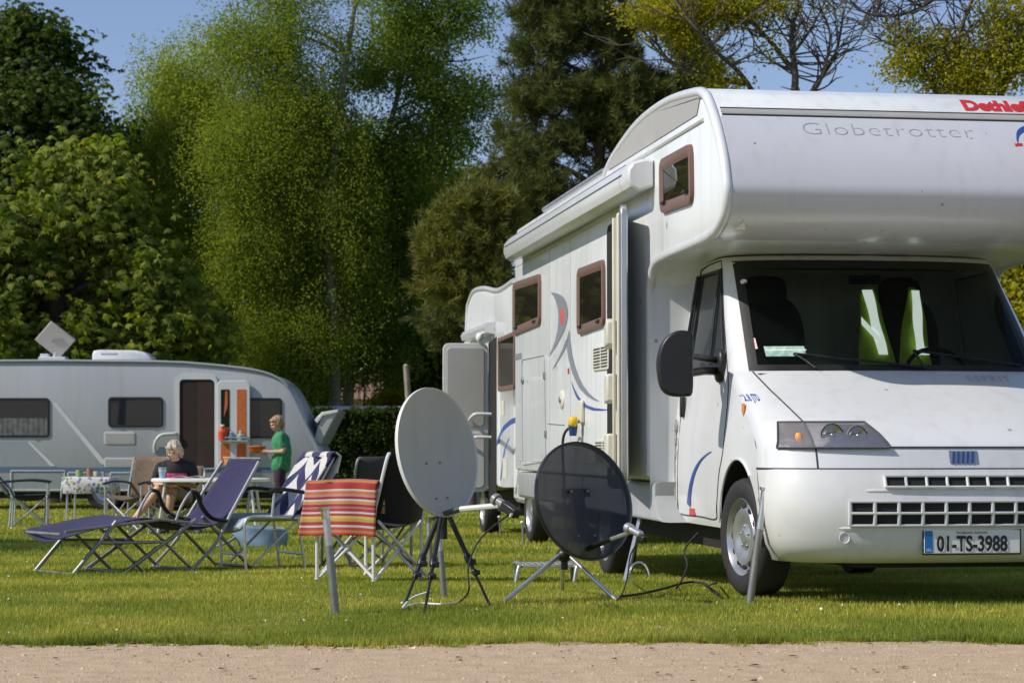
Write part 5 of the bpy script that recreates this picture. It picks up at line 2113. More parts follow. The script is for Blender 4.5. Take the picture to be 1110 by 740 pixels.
for f_ in fp:
    q = f_ - ctr
    top = hub + (q - hub).normalized() * .0 + Vector((q.x * .12, q.y * .12, .02))
    b = MB()
    k1, k2 = .50, .62
    b.tube([top, top.lerp(q, k1)], .014, 8)
    b.tube([top.lerp(q, k1 - .08), top.lerp(q, k1 - .05), top.lerp(q, k1), top.lerp(q, k1 + .03)], [.016, .022, .022, .016], 8)
    b.tube([top.lerp(q, k1), top.lerp(q, k2 + .02)], .0105, 8)
    b.tube([top.lerp(q, k2 - .02), top.lerp(q, k2), top.lerp(q, k2 + .04)], [.014, .019, .014], 8)
    b.tube([top.lerp(q, k2), q], .008, 8)
    lg = b.build('tripod_leg', M['black'], d1, ang=50)
    MB().box(top.lerp(q, k1 + .01) + Vector((.018, -.012, 0)), (.03, .012, .03)).build('leg_clamp', M['black'], lg, bevel=.004)
    MB().box(top.lerp(q, k2 + .01) + Vector((.016, -.010, 0)), (.026, .010, .026)).build('leg_clamp', M['black'], lg, bevel=.004)
cb = thing('antenna_cable', 'pale aerial cable looping over the grass below the grey dish', 'cable', (0, 0, 0))
P = [lnb + ctr - tgt * .11, at(522, 582, 11.3), at(508, 612, 11.2), at(508, 640, 11.15), gr(497, 655) + Vector((0, 0, .01)), gr(478, 657) + Vector((0, 0, .012)), gr(455, 656) + Vector((0, 0, .012)), gr(442, 660) + Vector((0, 0, .015))]
MB().tube(catmull(P[:5], 5), .0045, 6).build('black_sleeve', M['rubber'], cb)
MB().tube(catmull(P[4:] + [gr(437, 662) + Vector((0, 0, .02)), at(446, 648, 11.2), at(462, 642, 11.25)], 5), .006, 6).build('pale_sleeve', M['plate'], cb)
rebase(cb, gr(470, 657))

# dark see-through dish
YE = 11.9
cE = at(634, 542, YE)
fp = [gr(546, 652), gr(669, 651), gr(609, 640)]
ctr = Vector((at(612, 600, YE).x, YE + .05, 0))
d2 = thing('satellite_dish', 'dark see-through satellite dish on a silver tripod before the motorhome', 'satellite dish', ctr, group='satellite dishes on tripods')
m, nt, N, L = new_mat('smoky_polycarbonate')
out = N.new('ShaderNodeOutputMaterial')
tr = N.new('ShaderNodeBsdfTransparent')
tr.inputs[0].default_value = (.60, .61, .63, 1)
pp = N.new('ShaderNodeBsdfPrincipled')
pp.inputs['Base Color'].default_value = (.045, .046, .048, 1)
pp.inputs['Roughness'].default_value = .28
mx = N.new('ShaderNodeMixShader')
nz = N.new('ShaderNodeTexNoise')
nz.inputs['Scale'].default_value = 6
mr = N.new('ShaderNodeMapRange')
mr.inputs['To Min'].default_value = .54
mr.inputs['To Max'].default_value = .66
L.new(nz.outputs['Fac'], mr.inputs['Value'])
L.new(mr.outputs[0], mx.inputs[0])
L.new(tr.outputs[0], mx.inputs[1])
L.new(pp.outputs[0], mx.inputs[2])
L.new(mx.outputs[0], out.inputs[0])
M['smoky'] = m
M['smoky_rim'] = pmat('smoky_rim', (.03, .032, .034), .35)
ux, uy, n = dish(d2, cE - ctr, (.52, -.80, .26), .305, .325, .05, M['smoky'], M['smoky_rim'], .028)
cl = cE - ctr
Rl = Matrix(((ux.x, n.x, uy.x), (ux.y, n.y, uy.y), (ux.z, n.z, uy.z)))
b = MB()
b.box(cl - n * .075 + uy * .06, (.18, .03, .05), Rl)
b.box(cl - n * .075 - uy * .06, (.085, .04, .24), Rl)
b.box(cl - n * .07 - uy * .19, (.15, .035, .05), Rl)
b.build('mount_bracket', M['black'], d2, bevel=.006)
for i_ in (-1, 1):
    for j_ in (.06, -.19):
        MB().ell(cl + ux * i_ * .055 + uy * j_ - n * .036, .009, None, 8, 6).build('bolt', M['steel'], d2, ang=60)
bot = cl - uy * .26 - n * .012
lnb = cl + n * .38 - uy * .255
b = MB()
b.tube([bot - n * .03, bot + n * .20], .022, 8, flat=.7)
b.build('arm_socket', M['black'], d2, ang=50)
MB().tube([bot + n * .19, lnb - uy * .01], .012, 8).build('feed_arm', M['alu'], d2)
tgt = (cl - n * .05 - lnb).normalized()
b = MB()
b.tube([lnb - tgt * .09, lnb - tgt * .085, lnb + tgt * .005, lnb + tgt * .008, lnb + tgt * .04], [.012, .019, .019, .028, .028], 16)
ln = b.build('feed_horn', M['alu'], d2, ang=40)
MB().tube([lnb + tgt * .039, lnb + tgt * .052], [.028, .022], 16).build('horn_cap', M['black'], ln, ang=40)
MB().box(lnb - tgt * .10 - Vector((0, 0, .015)), (.028, .05, .03), tgt.to_track_quat('Y', 'Z').to_matrix()).build('lnb_box', M['black'], ln, bevel=.005)
hub = Vector((0.0, 0, cl.z - .30))
b = MB()
b.tube([hub + Vector((0, 0, -.08)), hub + Vector((0, 0, .08)), cl - n * .085 - uy * .16], .021, 10)
b.ell(hub, (.045, .045, .04), None, 12, 8)
b.build('mount', M['black'], d2)
for f_ in fp:
    q = f_ - ctr
    MB().tube([hub + Vector((q.x * .08, q.y * .08, 0)), q], .0125, 8).build('tripod_leg', M['alu'], d2, ang=50)
cb = thing('antenna_cable', 'dark cable hanging from the smoky dish with a pale loop on the grass', 'cable', (0, 0, 0))
lw = lnb + ctr
MB().tube(catmull([lw - tgt * .1, at(684, 600, 11.6), at(680, 625, 11.6), at(674, 644, 11.6), gr(668, 652) + Vector((0, 0, .01))], 5), .0045, 6).build('black_sleeve', M['rubber'], cb)
MB().tube(catmull([gr(687, 634) + Vector((0, 0, .01)), at(683, 622, 12.0), at(686, 612, 12.0), at(694, 609, 12.0), at(701, 615, 12.0), at(704, 624, 12.0)], 5), .006, 6).build('pale_sleeve', M['plate'], cb)
rebase(cb, gr(668, 652))
cb = thing('mains_cable', 'black mains cable lying on the grass beside the front wheel', 'cable', (0, 0, 0))
P = [gr(x_, y_) + Vector((0, 0, .03)) for x_, y_ in ((672, 652), (695, 649), (720, 643), (745, 636), (762, 637), (770, 643), (779, 650))]
MB().tube(catmull(P, 5), .0075, 6).build('cable_run', M['rubber'], cb)
P = [at(757, 577, 12.9), at(742, 595, 12.9), at(745, 612, 12.7), at(738, 630, 12.5), gr(733, 641) + Vector((0, 0, .02))]
MB().tube(catmull(P, 5), .006, 6).build('cable_drop', M['rubber'], cb)
P = [gr(764, 640) + Vector((0, 0, .03)), at(768, 634, 12.0), at(774, 632, 12.0), gr(777, 637) + Vector((0, 0, .03))]
MB().tube(catmull(P, 5), .005, 6).build('cable_loop', M['rubber'], cb)
rebase(cb, gr(745, 636))

# ---- step stool
ST_ = gr(592, 631)
stl = thing('step_stool', 'low silver step stool on the grass behind the smoky dish', 'step stool', ST_, D2R(8))
zt = 20.5 / FPX * ST_.y
MB().prism([(x_, y_, zt - .02) for x_, y_ in rrect(-.19, .19, -.12, .18, .03)], (0, 0, .022)).build('tread', M['alu'], stl, bevel=.004)
b = MB()
for k in range(9):
    b.box((-.16 + k * .04, .03, zt + .003), (.012, .26, .004))
b.build('grip', pmat('grey_rubber', (.14, .14, .14), .8), stl)
for x_ in (-.19, .19):
    b = MB()
    b.tube(catmull([(x_ - .03, -.14, 0), (x_ - .015, -.135, zt * .7), (x_, -.10, zt), (x_, .12, zt), (x_ + .01, .17, zt * .7), (x_ + .015, .19, -.01)], 4), .013, 8)
    b.build('leg', M['alu'], stl, ang=60)

# ---- garden stakes (solar lights)
def stake(label, top, base, r=.02, cap=True, mat=None):
    t = thing('garden_light', label, 'garden light', base, group='garden lights pushed into the lawn')
    q = Vector(top) - Vector(base)
    q = Vector(q)
    MB().tube([(0, 0, -.03), q * .64], r, 10).build('stem', mat or M['steel'], t, ang=50)
    b_ = MB()
    b_.tube([q * .63, q * .90], r * .92, 10)
    b_.build('clear_tube', M['alu'], t, ang=50)
    b_ = MB()
    b_.tube([q * .89, q * .97, q * .975, q * 1.0], [r, r * 1.05, r * 1.5, r * 1.55], 12)
    b_.build('cap', M['chrome'], t, ang=30)
    return t


def up(px, py, base):
    p = at(px, py, base.y)
    return p


b1 = gr(812, 653)
stake('leaning steel garden light in front of the motorhome front wheel', up(830, 528, b1), b1, .021)
b1 = gr(364.5, 665)
stake('leaning grey garden light in front of the red striped towel', up(352, 549, b1), b1, .021)
b1 = gr(482, 648)
stake('grey garden light just behind the right leg of the black tripod', up(475, 568, b1), b1, .018)
b1 = gr(467, 616)
stake('slim garden light farthest back under the grey dish', up(464, 560, b1), b1, .019, mat=pmat('olive_paint', (.2, .2, .14), .5))

# ------------------------------------------------------------------ people
def flesh(name, caps, mat, parent, voxel=.011, smooth=6, ells=(), cut=None, noise=0):
    """one continuous figure: tapered limbs and ellipsoids fused into a single skin"""
    b_ = MB()
    for pts, rad in caps:
        P_ = [Vector(p) for p in pts]
        b_.tube(P_, list(rad), 14)
        for p, r_ in zip(P_, rad):
            b_.ell(p, r_, None, 12, 8)
    for c_, r_, *R_ in ells:
        b_.ell(c_, r_, R_[0] if R_ else None, 16, 12)
    me = bpy.data.meshes.new(name)
    me.from_pydata(b_.v, [], b_.f)
    bm = bmesh.new()
    bm.from_mesh(me)
    bmesh.ops.recalc_face_normals(bm, faces=bm.faces)
    bm.to_mesh(me)
    bm.free()
    o = bpy.data.objects.new(name, me)
    COL.objects.link(o)
    md = o.modifiers.new('r', 'REMESH')
    md.mode = 'VOXEL'
    md.voxel_size = voxel
    md.use_smooth_shade = True
    ms = o.modifiers.new('s', 'SMOOTH')
    ms.factor = .5
    ms.iterations = smooth
    dg = bpy.context.evaluated_depsgraph_get()
    dg.update()
    m2_ = bpy.data.meshes.new_from_object(o.evaluated_get(dg))
    bpy.data.objects.remove(o)
    m2_.name = name
    if noise:
        for v in m2_.vertices:
            v.co += v.normal * (noise * .8 * (math.sin(v.co.x * 90 + v.co.z * 35) * math.sin(v.co.y * 70 - v.co.z * 60) + .6 * math.sin(v.co.x * 190 + v.co.z * 20)))
    m2_.materials.clear()
    m2_.materials.append(mat)
    m2_.polygons.foreach_set('use_smooth', [True] * len(m2_.polygons))
    o = bpy.data.objects.new(name, m2_)
    COL.objects.link(o)
    o.parent = parent
    return o


def skin_mat(name, col):
    m_ = pmat(name, col, .5, var=.10, scale=9, spec=.4)
    p_ = [q for q in m_.node_tree.nodes if q.type == 'BSDF_PRINCIPLED'][0]
    p_.inputs['Subsurface Weight'].default_value = .12
    p_.inputs['Subsurface Radius'].default_value = (.02, .008, .005)
    return m_


def head_parts(c, yaw, tilt, sc_=1.0):
    """ellipsoids for a head looking along -y turned by yaw, nodding by tilt"""
    R_ = Matrix.Rotation(yaw, 3, 'Z') @ Matrix.Rotation(tilt, 3, 'X')
    c = Vector(c)
    q = lambda x_, y_, z_: c + R_ @ Vector((x_ * sc_, y_ * sc_, z_ * sc_))
    E_ = [(q(0, .012, .018), (.076 * sc_, .093 * sc_, .092 * sc_), R_), (q(0, -.018, -.045), (.058 * sc_, .068 * sc_, .072 * sc_), R_),
          (q(0, -.045, -.095), (.030 * sc_, .028 * sc_, .022 * sc_), R_), (q(0, -.094, -.022), (.012 * sc_, .020 * sc_, .016 * sc_), R_),
          (q(0, -.088, .005), (.009 * sc_, .014 * sc_, .03 * sc_), R_), (q(-.077, .01, -.01), (.012 * sc_, .022 * sc_, .032 * sc_), R_),
          (q(.077, .01, -.01), (.012 * sc_, .022 * sc_, .032 * sc_), R_), (q(-.036, -.07, -.025), (.022 * sc_,) * 3, R_), (q(.036, -.07, -.025), (.022 * sc_,) * 3, R_),
          (q(0, -.083, -.062), (.024 * sc_, .012 * sc_, .012 * sc_), R_), (q(0, -.078, .03), (.052 * sc_, .018 * sc_, .012 * sc_), R_)]
    return E_, q, R_


def face(parent, q, R_, sc_=1.0, lip=(.32, .08, .07)):
    for s in (-1, 1):
        b_ = MB()
        b_.ell(q(s * .031, -.083, .008), (.011 * sc_, .008 * sc_, .007 * sc_), R_, 10, 8)
        b_.build('eye', pmat('eye_dark', (.03, .022, .018), .2), parent, ang=60)
    b_ = MB()
    b_.ell(q(0, -.094, -.060), (.022 * sc_, .007 * sc_, .0065 * sc_), R_, 12, 8)
    b_.build('mouth', pmat('lips', lip, .45), parent, ang=60)


def hand(caps, wrist, dirv, palm_n, side, curl=.5):
    """palm and five fingers as capsule chains"""
    w_ = Vector(wrist)
    d = Vector(dirv).normalized()
    n_ = Vector(palm_n)
    n_ = (n_ - d * n_.dot(d)).normalized()
    s_ = d.cross(n_).normalized() * side
    caps.append(([w_, w_ + d * .045, w_ + d * .085], (.024, .026, .022)))
    caps.append(([w_ + d * .03 + s_ * .018, w_ + d * .085 + s_ * .026], (.020, .016)))
    caps.append(([w_ + d * .03 - s_ * .018, w_ + d * .085 - s_ * .026], (.018, .014)))
    for k, ln in zip((-1.5, -.5, .5, 1.5), (.060, .075, .080, .070)):
        p0 = w_ + d * .085 + s_ * k * .0185
        p1 = p0 + (d * math.cos(curl * .6) + n_ * math.sin(curl * .6)) * ln * .45
        p2 = p1 + (d * math.cos(curl * 1.6) + n_ * math.sin(curl * 1.6)) * ln * .32
        p3 = p2 + (d * math.cos(curl * 2.3) + n_ * math.sin(curl * 2.3)) * ln * .26
        caps.append(([p0, p1, p2, p3], (.0095, .009, .0085, .0075)))
    t0_ = w_ + d * .025 + s_ * .03
    t1_ = t0_ + (d * .6 + s_ * .75 + n_ * .2).normalized() * .04
    t2_ = t1_ + (d * .95 + n_ * .45).normalized() * .034
    caps.append(([w_ + d * .015 + s_ * .012, t0_, t1_, t2_], (.016, .014, .0115, .0095)))


# seated woman
YW = 26.25
pw = at(191, 560, YW)
GW = gz(YW)
sw = thing('person', 'woman with pale hair in a black shirt sitting at the white table', 'person', (pw.x, YW, GW))
folding_chair('folding_chair', 'tube framed chair the woman in the black shirt sits on', (pw.x + .0, YW + .22, GW), D2R(90), M['browncloth'], M['alu'], h=.80, seat=.36, wd=.29, sag=.05)
hs, hq, hR = head_parts((-.01, -.155, 1.0), D2R(-10), D2R(26), .98)
sk1 = skin_mat('fair_skin', (.64, .39, .28))
caps = [([(0, .05, .44), (0, .07, .60), (0, -.03, .76), (0, -.05, .84)], (.135, .125, .125, .085)),
        ([(-.10, -.04, .80), (.10, -.04, .80)], (.075, .075)),
        ([(0, -.06, .83), (0, -.11, .92)], (.052, .048)),
        # right arm (viewer's left), left arm
        ([(-.185, -.04, .80), (-.25, -.10, .62), (-.25, -.11, .58)], (.05, .041, .038)),
        ([(-.25, -.11, .58), (-.14, -.25, .60), (-.10, -.30, .605)], (.038, .028, .024)),
        ([(.185, -.04, .80), (.25, -.10, .62), (.25, -.11, .58)], (.05, .041, .038)),
        ([(.25, -.11, .58), (.13, -.25, .595), (.08, -.30, .60)], (.038, .028, .024)),
        # legs: crossed
        ([(.09, .04, .42), (-.02, -.22, .50), (-.15, -.44, .54)], (.092, .078, .056)),
        ([(-.15, -.44, .54), (-.25, -.50, .40), (-.39, -.56, .22)], (.054, .055, .032)),
        ([(-.39, -.56, .22), (-.43, -.63, .17), (-.46, -.70, .165)], (.032, .030, .020)),
        ([(-.09, .04, .41), (-.05, -.22, .43), (.0, -.44, .44)], (.092, .078, .056)),
        ([(.0, -.44, .44), (-.03, -.42, .26), (-.06, -.38, .07)], (.053, .054, .033)),
        ([(-.06, -.38, .06), (-.07, -.48, .035), (-.075, -.57, .028)], (.032, .028, .020))]
hand(caps, (-.10, -.30, .605), (.55, -.75, .05), (0, 0, -1), 1, .5)
hand(caps, (.08, -.30, .60), (-.45, -.8, .05), (0, 0, -1), -1, .5)
flesh('body', caps, sk1, sw, .009, 4, hs)
face(sw, hq, hR, .98)
b = [([(0, .05, .43), (0, .07, .60), (0, -.025, .765), (0, -.045, .83)], (.168, .160, .155, .095)), ([(-.115, -.04, .80), (.115, -.04, .80)], (.085, .085)),
     ([(-.185, -.04, .80), (-.232, -.08, .68)], (.066, .058)), ([(.185, -.04, .80), (.232, -.08, .68)], (.066, .058))]
shirt = flesh('shirt', b, pmat('black_tshirt', (.014, .014, .018), .85, var=.3), sw, .011, 3, noise=.004)
pt = cloth('pink_print', lambda u, v: Vector((lerp(-.10, .14, u), -.25, lerp(.655, .725, v))), 16, 6, pmat('pink_print', (.72, .07, .24), .8, var=.15, scale=30), sw, 0)
mdw = pt.modifiers.new('wrap', 'SHRINKWRAP')
mdw.target = shirt
mdw.wrap_method = 'PROJECT'
mdw.use_project_x = False
mdw.use_project_y = True
mdw.use_project_z = False
mdw.use_positive_direction = True
mdw.use_negative_direction = True
mdw.offset = .004
flesh('shorts', [([(0, .06, .45), (0, .05, .42)], (.15, .15)), ([(.09, .04, .42), (.0, -.18, .49)], (.105, .092)), ([(-.09, .04, .41), (-.06, -.18, .43)], (.105, .092))],
      pmat('beige_shorts', (.30, .24, .17), .9, var=.12), sw, .012, 3)
hE = [(hq(0, .03, .042), (.088, .098, .078), hR), (hq(-.076, .03, -.030), (.028, .055, .085), hR), (hq(.076, .03, -.030), (.028, .055, .085), hR), (hq(0, .07, -.03), (.08, .05, .10), hR),
      (hq(-.03, -.062, .068), (.055, .03, .03), hR), (hq(.045, -.055, .065), (.04, .03, .032), hR)]
flesh('hair', [], pmat('pale_blond_hair', (.46, .395, .29), .5, var=.4, scale=60, bump=.5, bscale=120), sw, .009, 2, hE, noise=.006)
flesh('shoe', [([(-.385, -.57, .20), (-.435, -.64, .155), (-.475, -.72, .15)], (.034, .036, .026))], M['blackcloth'], sw, .01, 2)
flesh('shoe', [([(-.06, -.36, .045), (-.07, -.48, .034), (-.078, -.60, .03)], (.036, .036, .028))], M['blackcloth'], sw, .01, 2)

# standing woman with a bowl
YS = 33.0
ps = at(304, 555, YS)
GS = gz(YS)
st = thing('person', 'woman with short blond hair in a green shirt standing with an orange bowl', 'person', (ps.x, YS, GS), D2R(8))
hs, hq, hR = head_parts((-.065, -.02, 1.445), D2R(-68), D2R(20), .98)
sk2 = skin_mat('tanned_skin', (.60, .35, .24))
caps = [([(.0, 0, .86), (.02, 0, 1.02), (.0, 0, 1.18), (-.01, 0, 1.27)], (.125, .118, .118, .08)), ([(-.01, -.11, 1.26), (-.01, .11, 1.26)], (.07, .07)),
        ([(-.015, 0, 1.27), (-.045, -.01, 1.38)], (.050, .046)),
        ([(-.01, -.17, 1.25), (.04, -.20, 1.08), (.03, -.20, 1.03)], (.050, .040, .037)), ([(.03, -.20, 1.03), (-.15, -.15, 1.02), (-.21, -.13, 1.03)], (.037, .027, .023)),
        ([(-.01, .17, 1.25), (.04, .20, 1.08), (.03, .20, 1.03)], (.050, .040, .037)), ([(.03, .20, 1.03), (-.15, .14, 1.02), (-.21, .12, 1.03)], (.037, .027, .023)),
        ([(.0, -.08, .84), (-.02, -.085, .62), (-.01, -.085, .45)], (.092, .075, .054)), ([(-.01, -.085, .45), (.02, -.085, .28), (.03, -.085, .08)], (.052, .052, .034)),
        ([(.03, -.085, .06), (-.05, -.09, .035), (-.13, -.095, .03)], (.036, .030, .022)),
        ([(.0, .08, .84), (-.01, .09, .62), (.02, .09, .45)], (.092, .075, .054)), ([(.02, .09, .45), (.06, .09, .28), (.08, .09, .08)], (.052, .052, .034)),
        ([(.08, .09, .06), (.0, .09, .035), (-.08, .09, .03)], (.036, .030, .022))]
hand(caps, (-.21, -.13, 1.03), (-.8, .35, -.05), (.2, .8, .4), 1, .5)
hand(caps, (-.21, .12, 1.03), (-.8, -.35, -.05), (.2, -.8, .4), -1, .5)
flesh('body', caps, sk2, st, .009, 4, hs)
face(st, hq, hR, .98)
flesh('shirt', [([(.0, -.04, .82), (.02, -.04, 1.02), (.0, -.05, 1.185), (-.01, -.03, 1.26)], (.152, .146, .142, .09)), ([(.0, .04, .82), (.02, .04, 1.02), (.0, .05, 1.185), (-.01, .03, 1.26)], (.152, .146, .142, .09)), ([(-.01, -.12, 1.255), (-.01, .12, 1.255)], (.082, .082)),
                ([(-.01, -.17, 1.25), (.025, -.19, 1.12)], (.066, .060)), ([(-.01, .17, 1.25), (.025, .19, 1.12)], (.066, .060))],
      pmat('green_tshirt', (.045, .25, .11), .85, var=.25, scale=18), st, .011, 3, noise=.005)
flesh('trousers', [([(0, 0, .86), (0, 0, .83)], (.14, .14)), ([(.0, -.08, .82), (-.02, -.085, .62), (-.01, -.085, .45), (.02, -.085, .28), (.03, -.085, .12)], (.105, .088, .072, .066, .06)),
                   ([(.0, .08, .82), (-.01, .09, .62), (.02, .09, .45), (.06, .09, .28), (.08, .09, .12)], (.105, .088, .072, .066, .06))],
      pmat('dark_plum_trousers', (.045, .018, .035), .85, var=.2), st, .012, 3)
hE = [(hq(0, .03, .05), (.092, .098, .082), hR), (hq(0, .065, -.015), (.084, .052, .085), hR), (hq(-.074, .03, .015), (.024, .055, .05), hR), (hq(.074, .03, .015), (.024, .055, .05), hR), (hq(.0, -.058, .078), (.06, .035, .028), hR)]
flesh('hair', [], pmat('sandy_blond_hair', (.36, .23, .11), .5, var=.4, scale=60, bump=.5, bscale=120), st, .009, 2, hE, noise=.006)
for s in (-1, 1):
    o_ = 0 if s < 0 else .05
    flesh('shoe', [([(.03 + o_, s * .088, .05), (-.05 + o_, s * .09, .038), (-.15 + o_, s * .093, .034)], (.042, .038, .028))], M['blackcloth'], st, .01, 2)
bowl = thing('bowl', 'orange bowl held by the woman in the green shirt', 'bowl', st.location + Matrix.Rotation(D2R(8), 3, 'Z') @ Vector((-.36, 0, 1.00)))
om = pmat('orange_plastic', (.75, .16, .02), .4, var=.08)
MB().lathe([(0, 0), (.07, 0), (.115, .04), (.135, .10), (.145, .105), (.128, .10), (.105, .045), (.06, .012), (0, .01)], n=28).build('bowl_body', om, bowl, ang=60)
MB().tube([(.14 * math.cos(a), .14 * math.sin(a), .105) for a in np.linspace(0, 2 * math.pi, 29)], .006, 6).build('bowl_rim', om, bowl, ang=60)
MB().ell((0, 0, .075), (.11, .11, .045)).build('salad', pmat('salad', (.55, .20, .05), .7, var=.6, scale=30, bump=.6, bscale=60), bowl, ang=60)

# ------------------------------------------------------------------ trees, hedge and what stands behind
UP = np.array([0, 0, 1.0])


def unit(v):
    return v / np.maximum(1e-9, np.linalg.norm(v, axis=-1, keepdims=True))


def diamonds(P, d, nrm, L, Wd):
    """leaf blades: base P, long axis d"""
    s_ = unit(np.cross(d, nrm))
    L = L[:, None]
    Wd = Wd[:, None]
    mid = P + d * L * .45
    return np.stack([P, mid - s_ * Wd * .5, P + d * L, mid + s_ * Wd * .5], 1).reshape(-1, 3)


def rdir(n, zb=0.0, zs=1.0):
    v = rng.normal(size=(n, 3))
    v[:, 2] = v[:, 2] * zs + zb
    return unit(v)


def lobe_pts(lobes, n, shell=.45, holes=.75):
    """points in the lobes' volume, denser towards the outside; lobe: (centre, radii, weight)"""
    wts = np.array([l[2] for l in lobes], float)
    wts /= wts.sum()
    k = rng.choice(len(lobes), n, p=wts)
    C_ = np.array([tuple(lobes[i][0]) for i in range(len(lobes))])[k]
    R_ = np.array([lobes[i][1] for i in range(len(lobes))])[k]
    d = rdir(n)
    r = (shell + (1 - shell) * rng.random(n)) ** .7
    wob = 1 + .22 * np.sin(d[:, 0] * 5 + k * 1.7) * np.sin(d[:, 2] * 6 + k) + .12 * np.sin(d[:, 1] * 11 + d[:, 2] * 9 + k)
    r = np.where(rng.random(n) < .10, r * rng.uniform(1.1, 1.45, n), r)
    P_ = C_ + d * R_ * (r * wob)[:, None]
    if holes:
        f_ = np.sin(P_[:, 0] * 2.1 + 1.7 * np.sin(P_[:, 2] * 1.3)) + np.sin(P_[:, 2] * 2.6 + 1.5 * np.sin(P_[:, 0] * 1.1 + P_[:, 1])) + .7 * np.sin(P_[:, 0] * 5 + P_[:, 2] * 4)
        bad = f_ < -holes
        good = np.where(~bad)[0]
        P_[bad] = P_[rng.choice(good, bad.sum())] + rng.normal(0, .15, (bad.sum(), 3))
    return P_, d, k


def LB(px, py, Y, rx, ry, depth=None, wt=None):
    c = at(px, py, Y)
    a, c_ = rx * Y / FPX, ry * Y / FPX
    return (c, (a, depth or (a + c_) * .55, c_), wt if wt is not None else rx * ry)


def limb_tubes(mb, base, tips, r0, bend=.25, n=6, sub=0):
    """limbs from a trunk point out to the lobes"""
    out = []
    for t in tips:
        b0, t0 = Vector(base), Vector(t)
        m1 = b0.lerp(t0, .4) + Vector((random.uniform(-1, 1), random.uniform(-1, 1), random.uniform(0, 1))) * (t0 - b0).length * bend * .5
        m2 = b0.lerp(t0, .75) + Vector((random.uniform(-1, 1), random.uniform(-1, 1), random.uniform(-.3, .6))) * (t0 - b0).length * bend * .4
        P_ = catmull([b0, m1, m2, t0], 4)
        R_ = list(np.linspace(r0, r0 * .18, len(P_)))
        mb.tube(P_, R_, n)
        out.append(P_)
        for _ in range(sub):
            i = random.randrange(3, len(P_) - 1)
            e = P_[i] + Vector((random.uniform(-1, 1), random.uniform(-1, 1), random.uniform(-.2, 1))) * (t0 - b0).length * .3
            q = P_[i].lerp(e, .5) + Vector((random.uniform(-1, 1), random.uniform(-1, 1), random.uniform(-1, 1))) * .1
            mb.tube([P_[i], q, e], [R_[i] * .6, R_[i] * .4, R_[i] * .15], 5)
            out.append([P_[i], q, e])
    return out


def clump_tint(n_cl, m_, lo=.15, hi=.75, jit=.12):
    t = np.repeat(rng.uniform(lo, hi, n_cl), m_) + rng.normal(0, jit * .8, n_cl * m_)
    return np.clip(t, 0, 1)


def tree(name, label, cat, trunk_path, trunk_r, bark, lobes, crown_fn, leafm, group=None, limb_r=.08, sub=1, limbs_from=.55, extra_tips=()):
    tp = [Vector(p) for p in trunk_path]
    root = thing(name, label, cat, tp[0], 0, group or ('trees behind the camp site' if cat == 'tree' else 'bushes under the trees'))
    off = tp[0]
    b_ = MB()
    P_ = catmull(tp, 6)
    R_ = [trunk_r * (1 - .85 * (i / (len(P_) - 1)) ** 1.1) for i in range(len(P_))]
    R_[0] *= 1.35
    b_.tube([p - off for p in P_], R_, 12)
    i0 = int(len(P_) * limbs_from)
    for l in list(lobes) + [(Vector(e), None, 0) for e in extra_tips]:
        i = min(range(2, len(P_)), key=lambda j: (P_[j] - Vector(l[0])).length + (1.2 * max(0, P_[j].z - Vector(l[0]).z + .5)))
        limb_tubes(b_, P_[i] - off, [Vector(l[0]) - off], min(limb_r, R_[i] * .7), .25, 6, sub)
    b_.build('trunk', bark, root, ang=60, recalc=False)
    V_, T_ = crown_fn(lobes)
    V_ = V_ - np.array(tuple(off))
    link('crown', np_mesh('crown', V_, 4, leafm, T_), root)
    return root


def crown_birch(ncl, per, L=.055, Wd=.036, hang=(.4, 1.5), spread=.10, shell=.30):
    def f(lobes):
        nsp = max(8, ncl // 15)
        P0, d0, k0 = lobe_pts(lobes, nsp, shell)
        ii = rng.integers(0, nsp, ncl)
        P_ = P0[ii] + rng.normal(0, 1, (ncl, 3)) * np.array([.30, .30, .22])
        d = d0[ii]
        ln = rng.uniform(hang[0], hang[1], ncl)
        t = rng.random((ncl, per))
        sway = rng.normal(0, .25, (ncl, 3))
        sway[:, 2] = 0
        q = P_[:, None, :] + t[..., None] * (np.array([0, 0, -1.0]) * ln[:, None, None] + sway[:, None, :] * ln[:, None, None] * .6 + (d * np.array([1, 1, 0]))[:, None, :] * .3)
        q = q + rng.normal(0, spread, q.shape) * np.array([1, 1, .7])
        q = q.reshape(-1, 3)
        n_ = len(q)
        dd = rdir(n_, -.7)
        return diamonds(q, dd, rdir(n_), rng.uniform(.7, 1.3, n_) * L, rng.uniform(.7, 1.3, n_) * Wd), clump_tint(ncl, per)
    return f


def crown_palmate(ncl, L=.17, Wd=.065, shell=.5, leaflets=6, per=11, spread=.20):
    def f(lobes):
        P_, d, k = lobe_pts(lobes, ncl, shell)
        q = (P_[:, None, :] + rng.normal(0, spread, (ncl, per, 3))).reshape(-1, 3)
        dd = np.repeat(d, per, 0)
        n_ = len(q)
        axis = unit(dd * np.array([1, 1, .4]) + rng.normal(0, .35, (n_, 3)) + np.array([0, 0, .35]))
        u_ = unit(np.cross(axis, rdir(n_)))
        v_ = np.cross(axis, u_)
        out_, tt = [], []
        tb = clump_tint(ncl, per, .0, .9, .10)
        for j in range(leaflets):
            a = (j - (leaflets - 1) / 2) * 2 * np.pi / (leaflets + 1.2)
            dj = unit(u_ * np.cos(a) + v_ * np.sin(a) + axis * .10 + np.array([0, 0, -.95]))
            out_.append(diamonds(q, dj, axis, L * rng.uniform(.75, 1.2, n_), Wd * rng.uniform(.8, 1.2, n_)).reshape(n_, 4, 3))
            tt.append(np.clip(tb + rng.normal(0, .04, n_), 0, 1))
        return np.concatenate(out_).reshape(-1, 3), np.concatenate(tt)
    return f


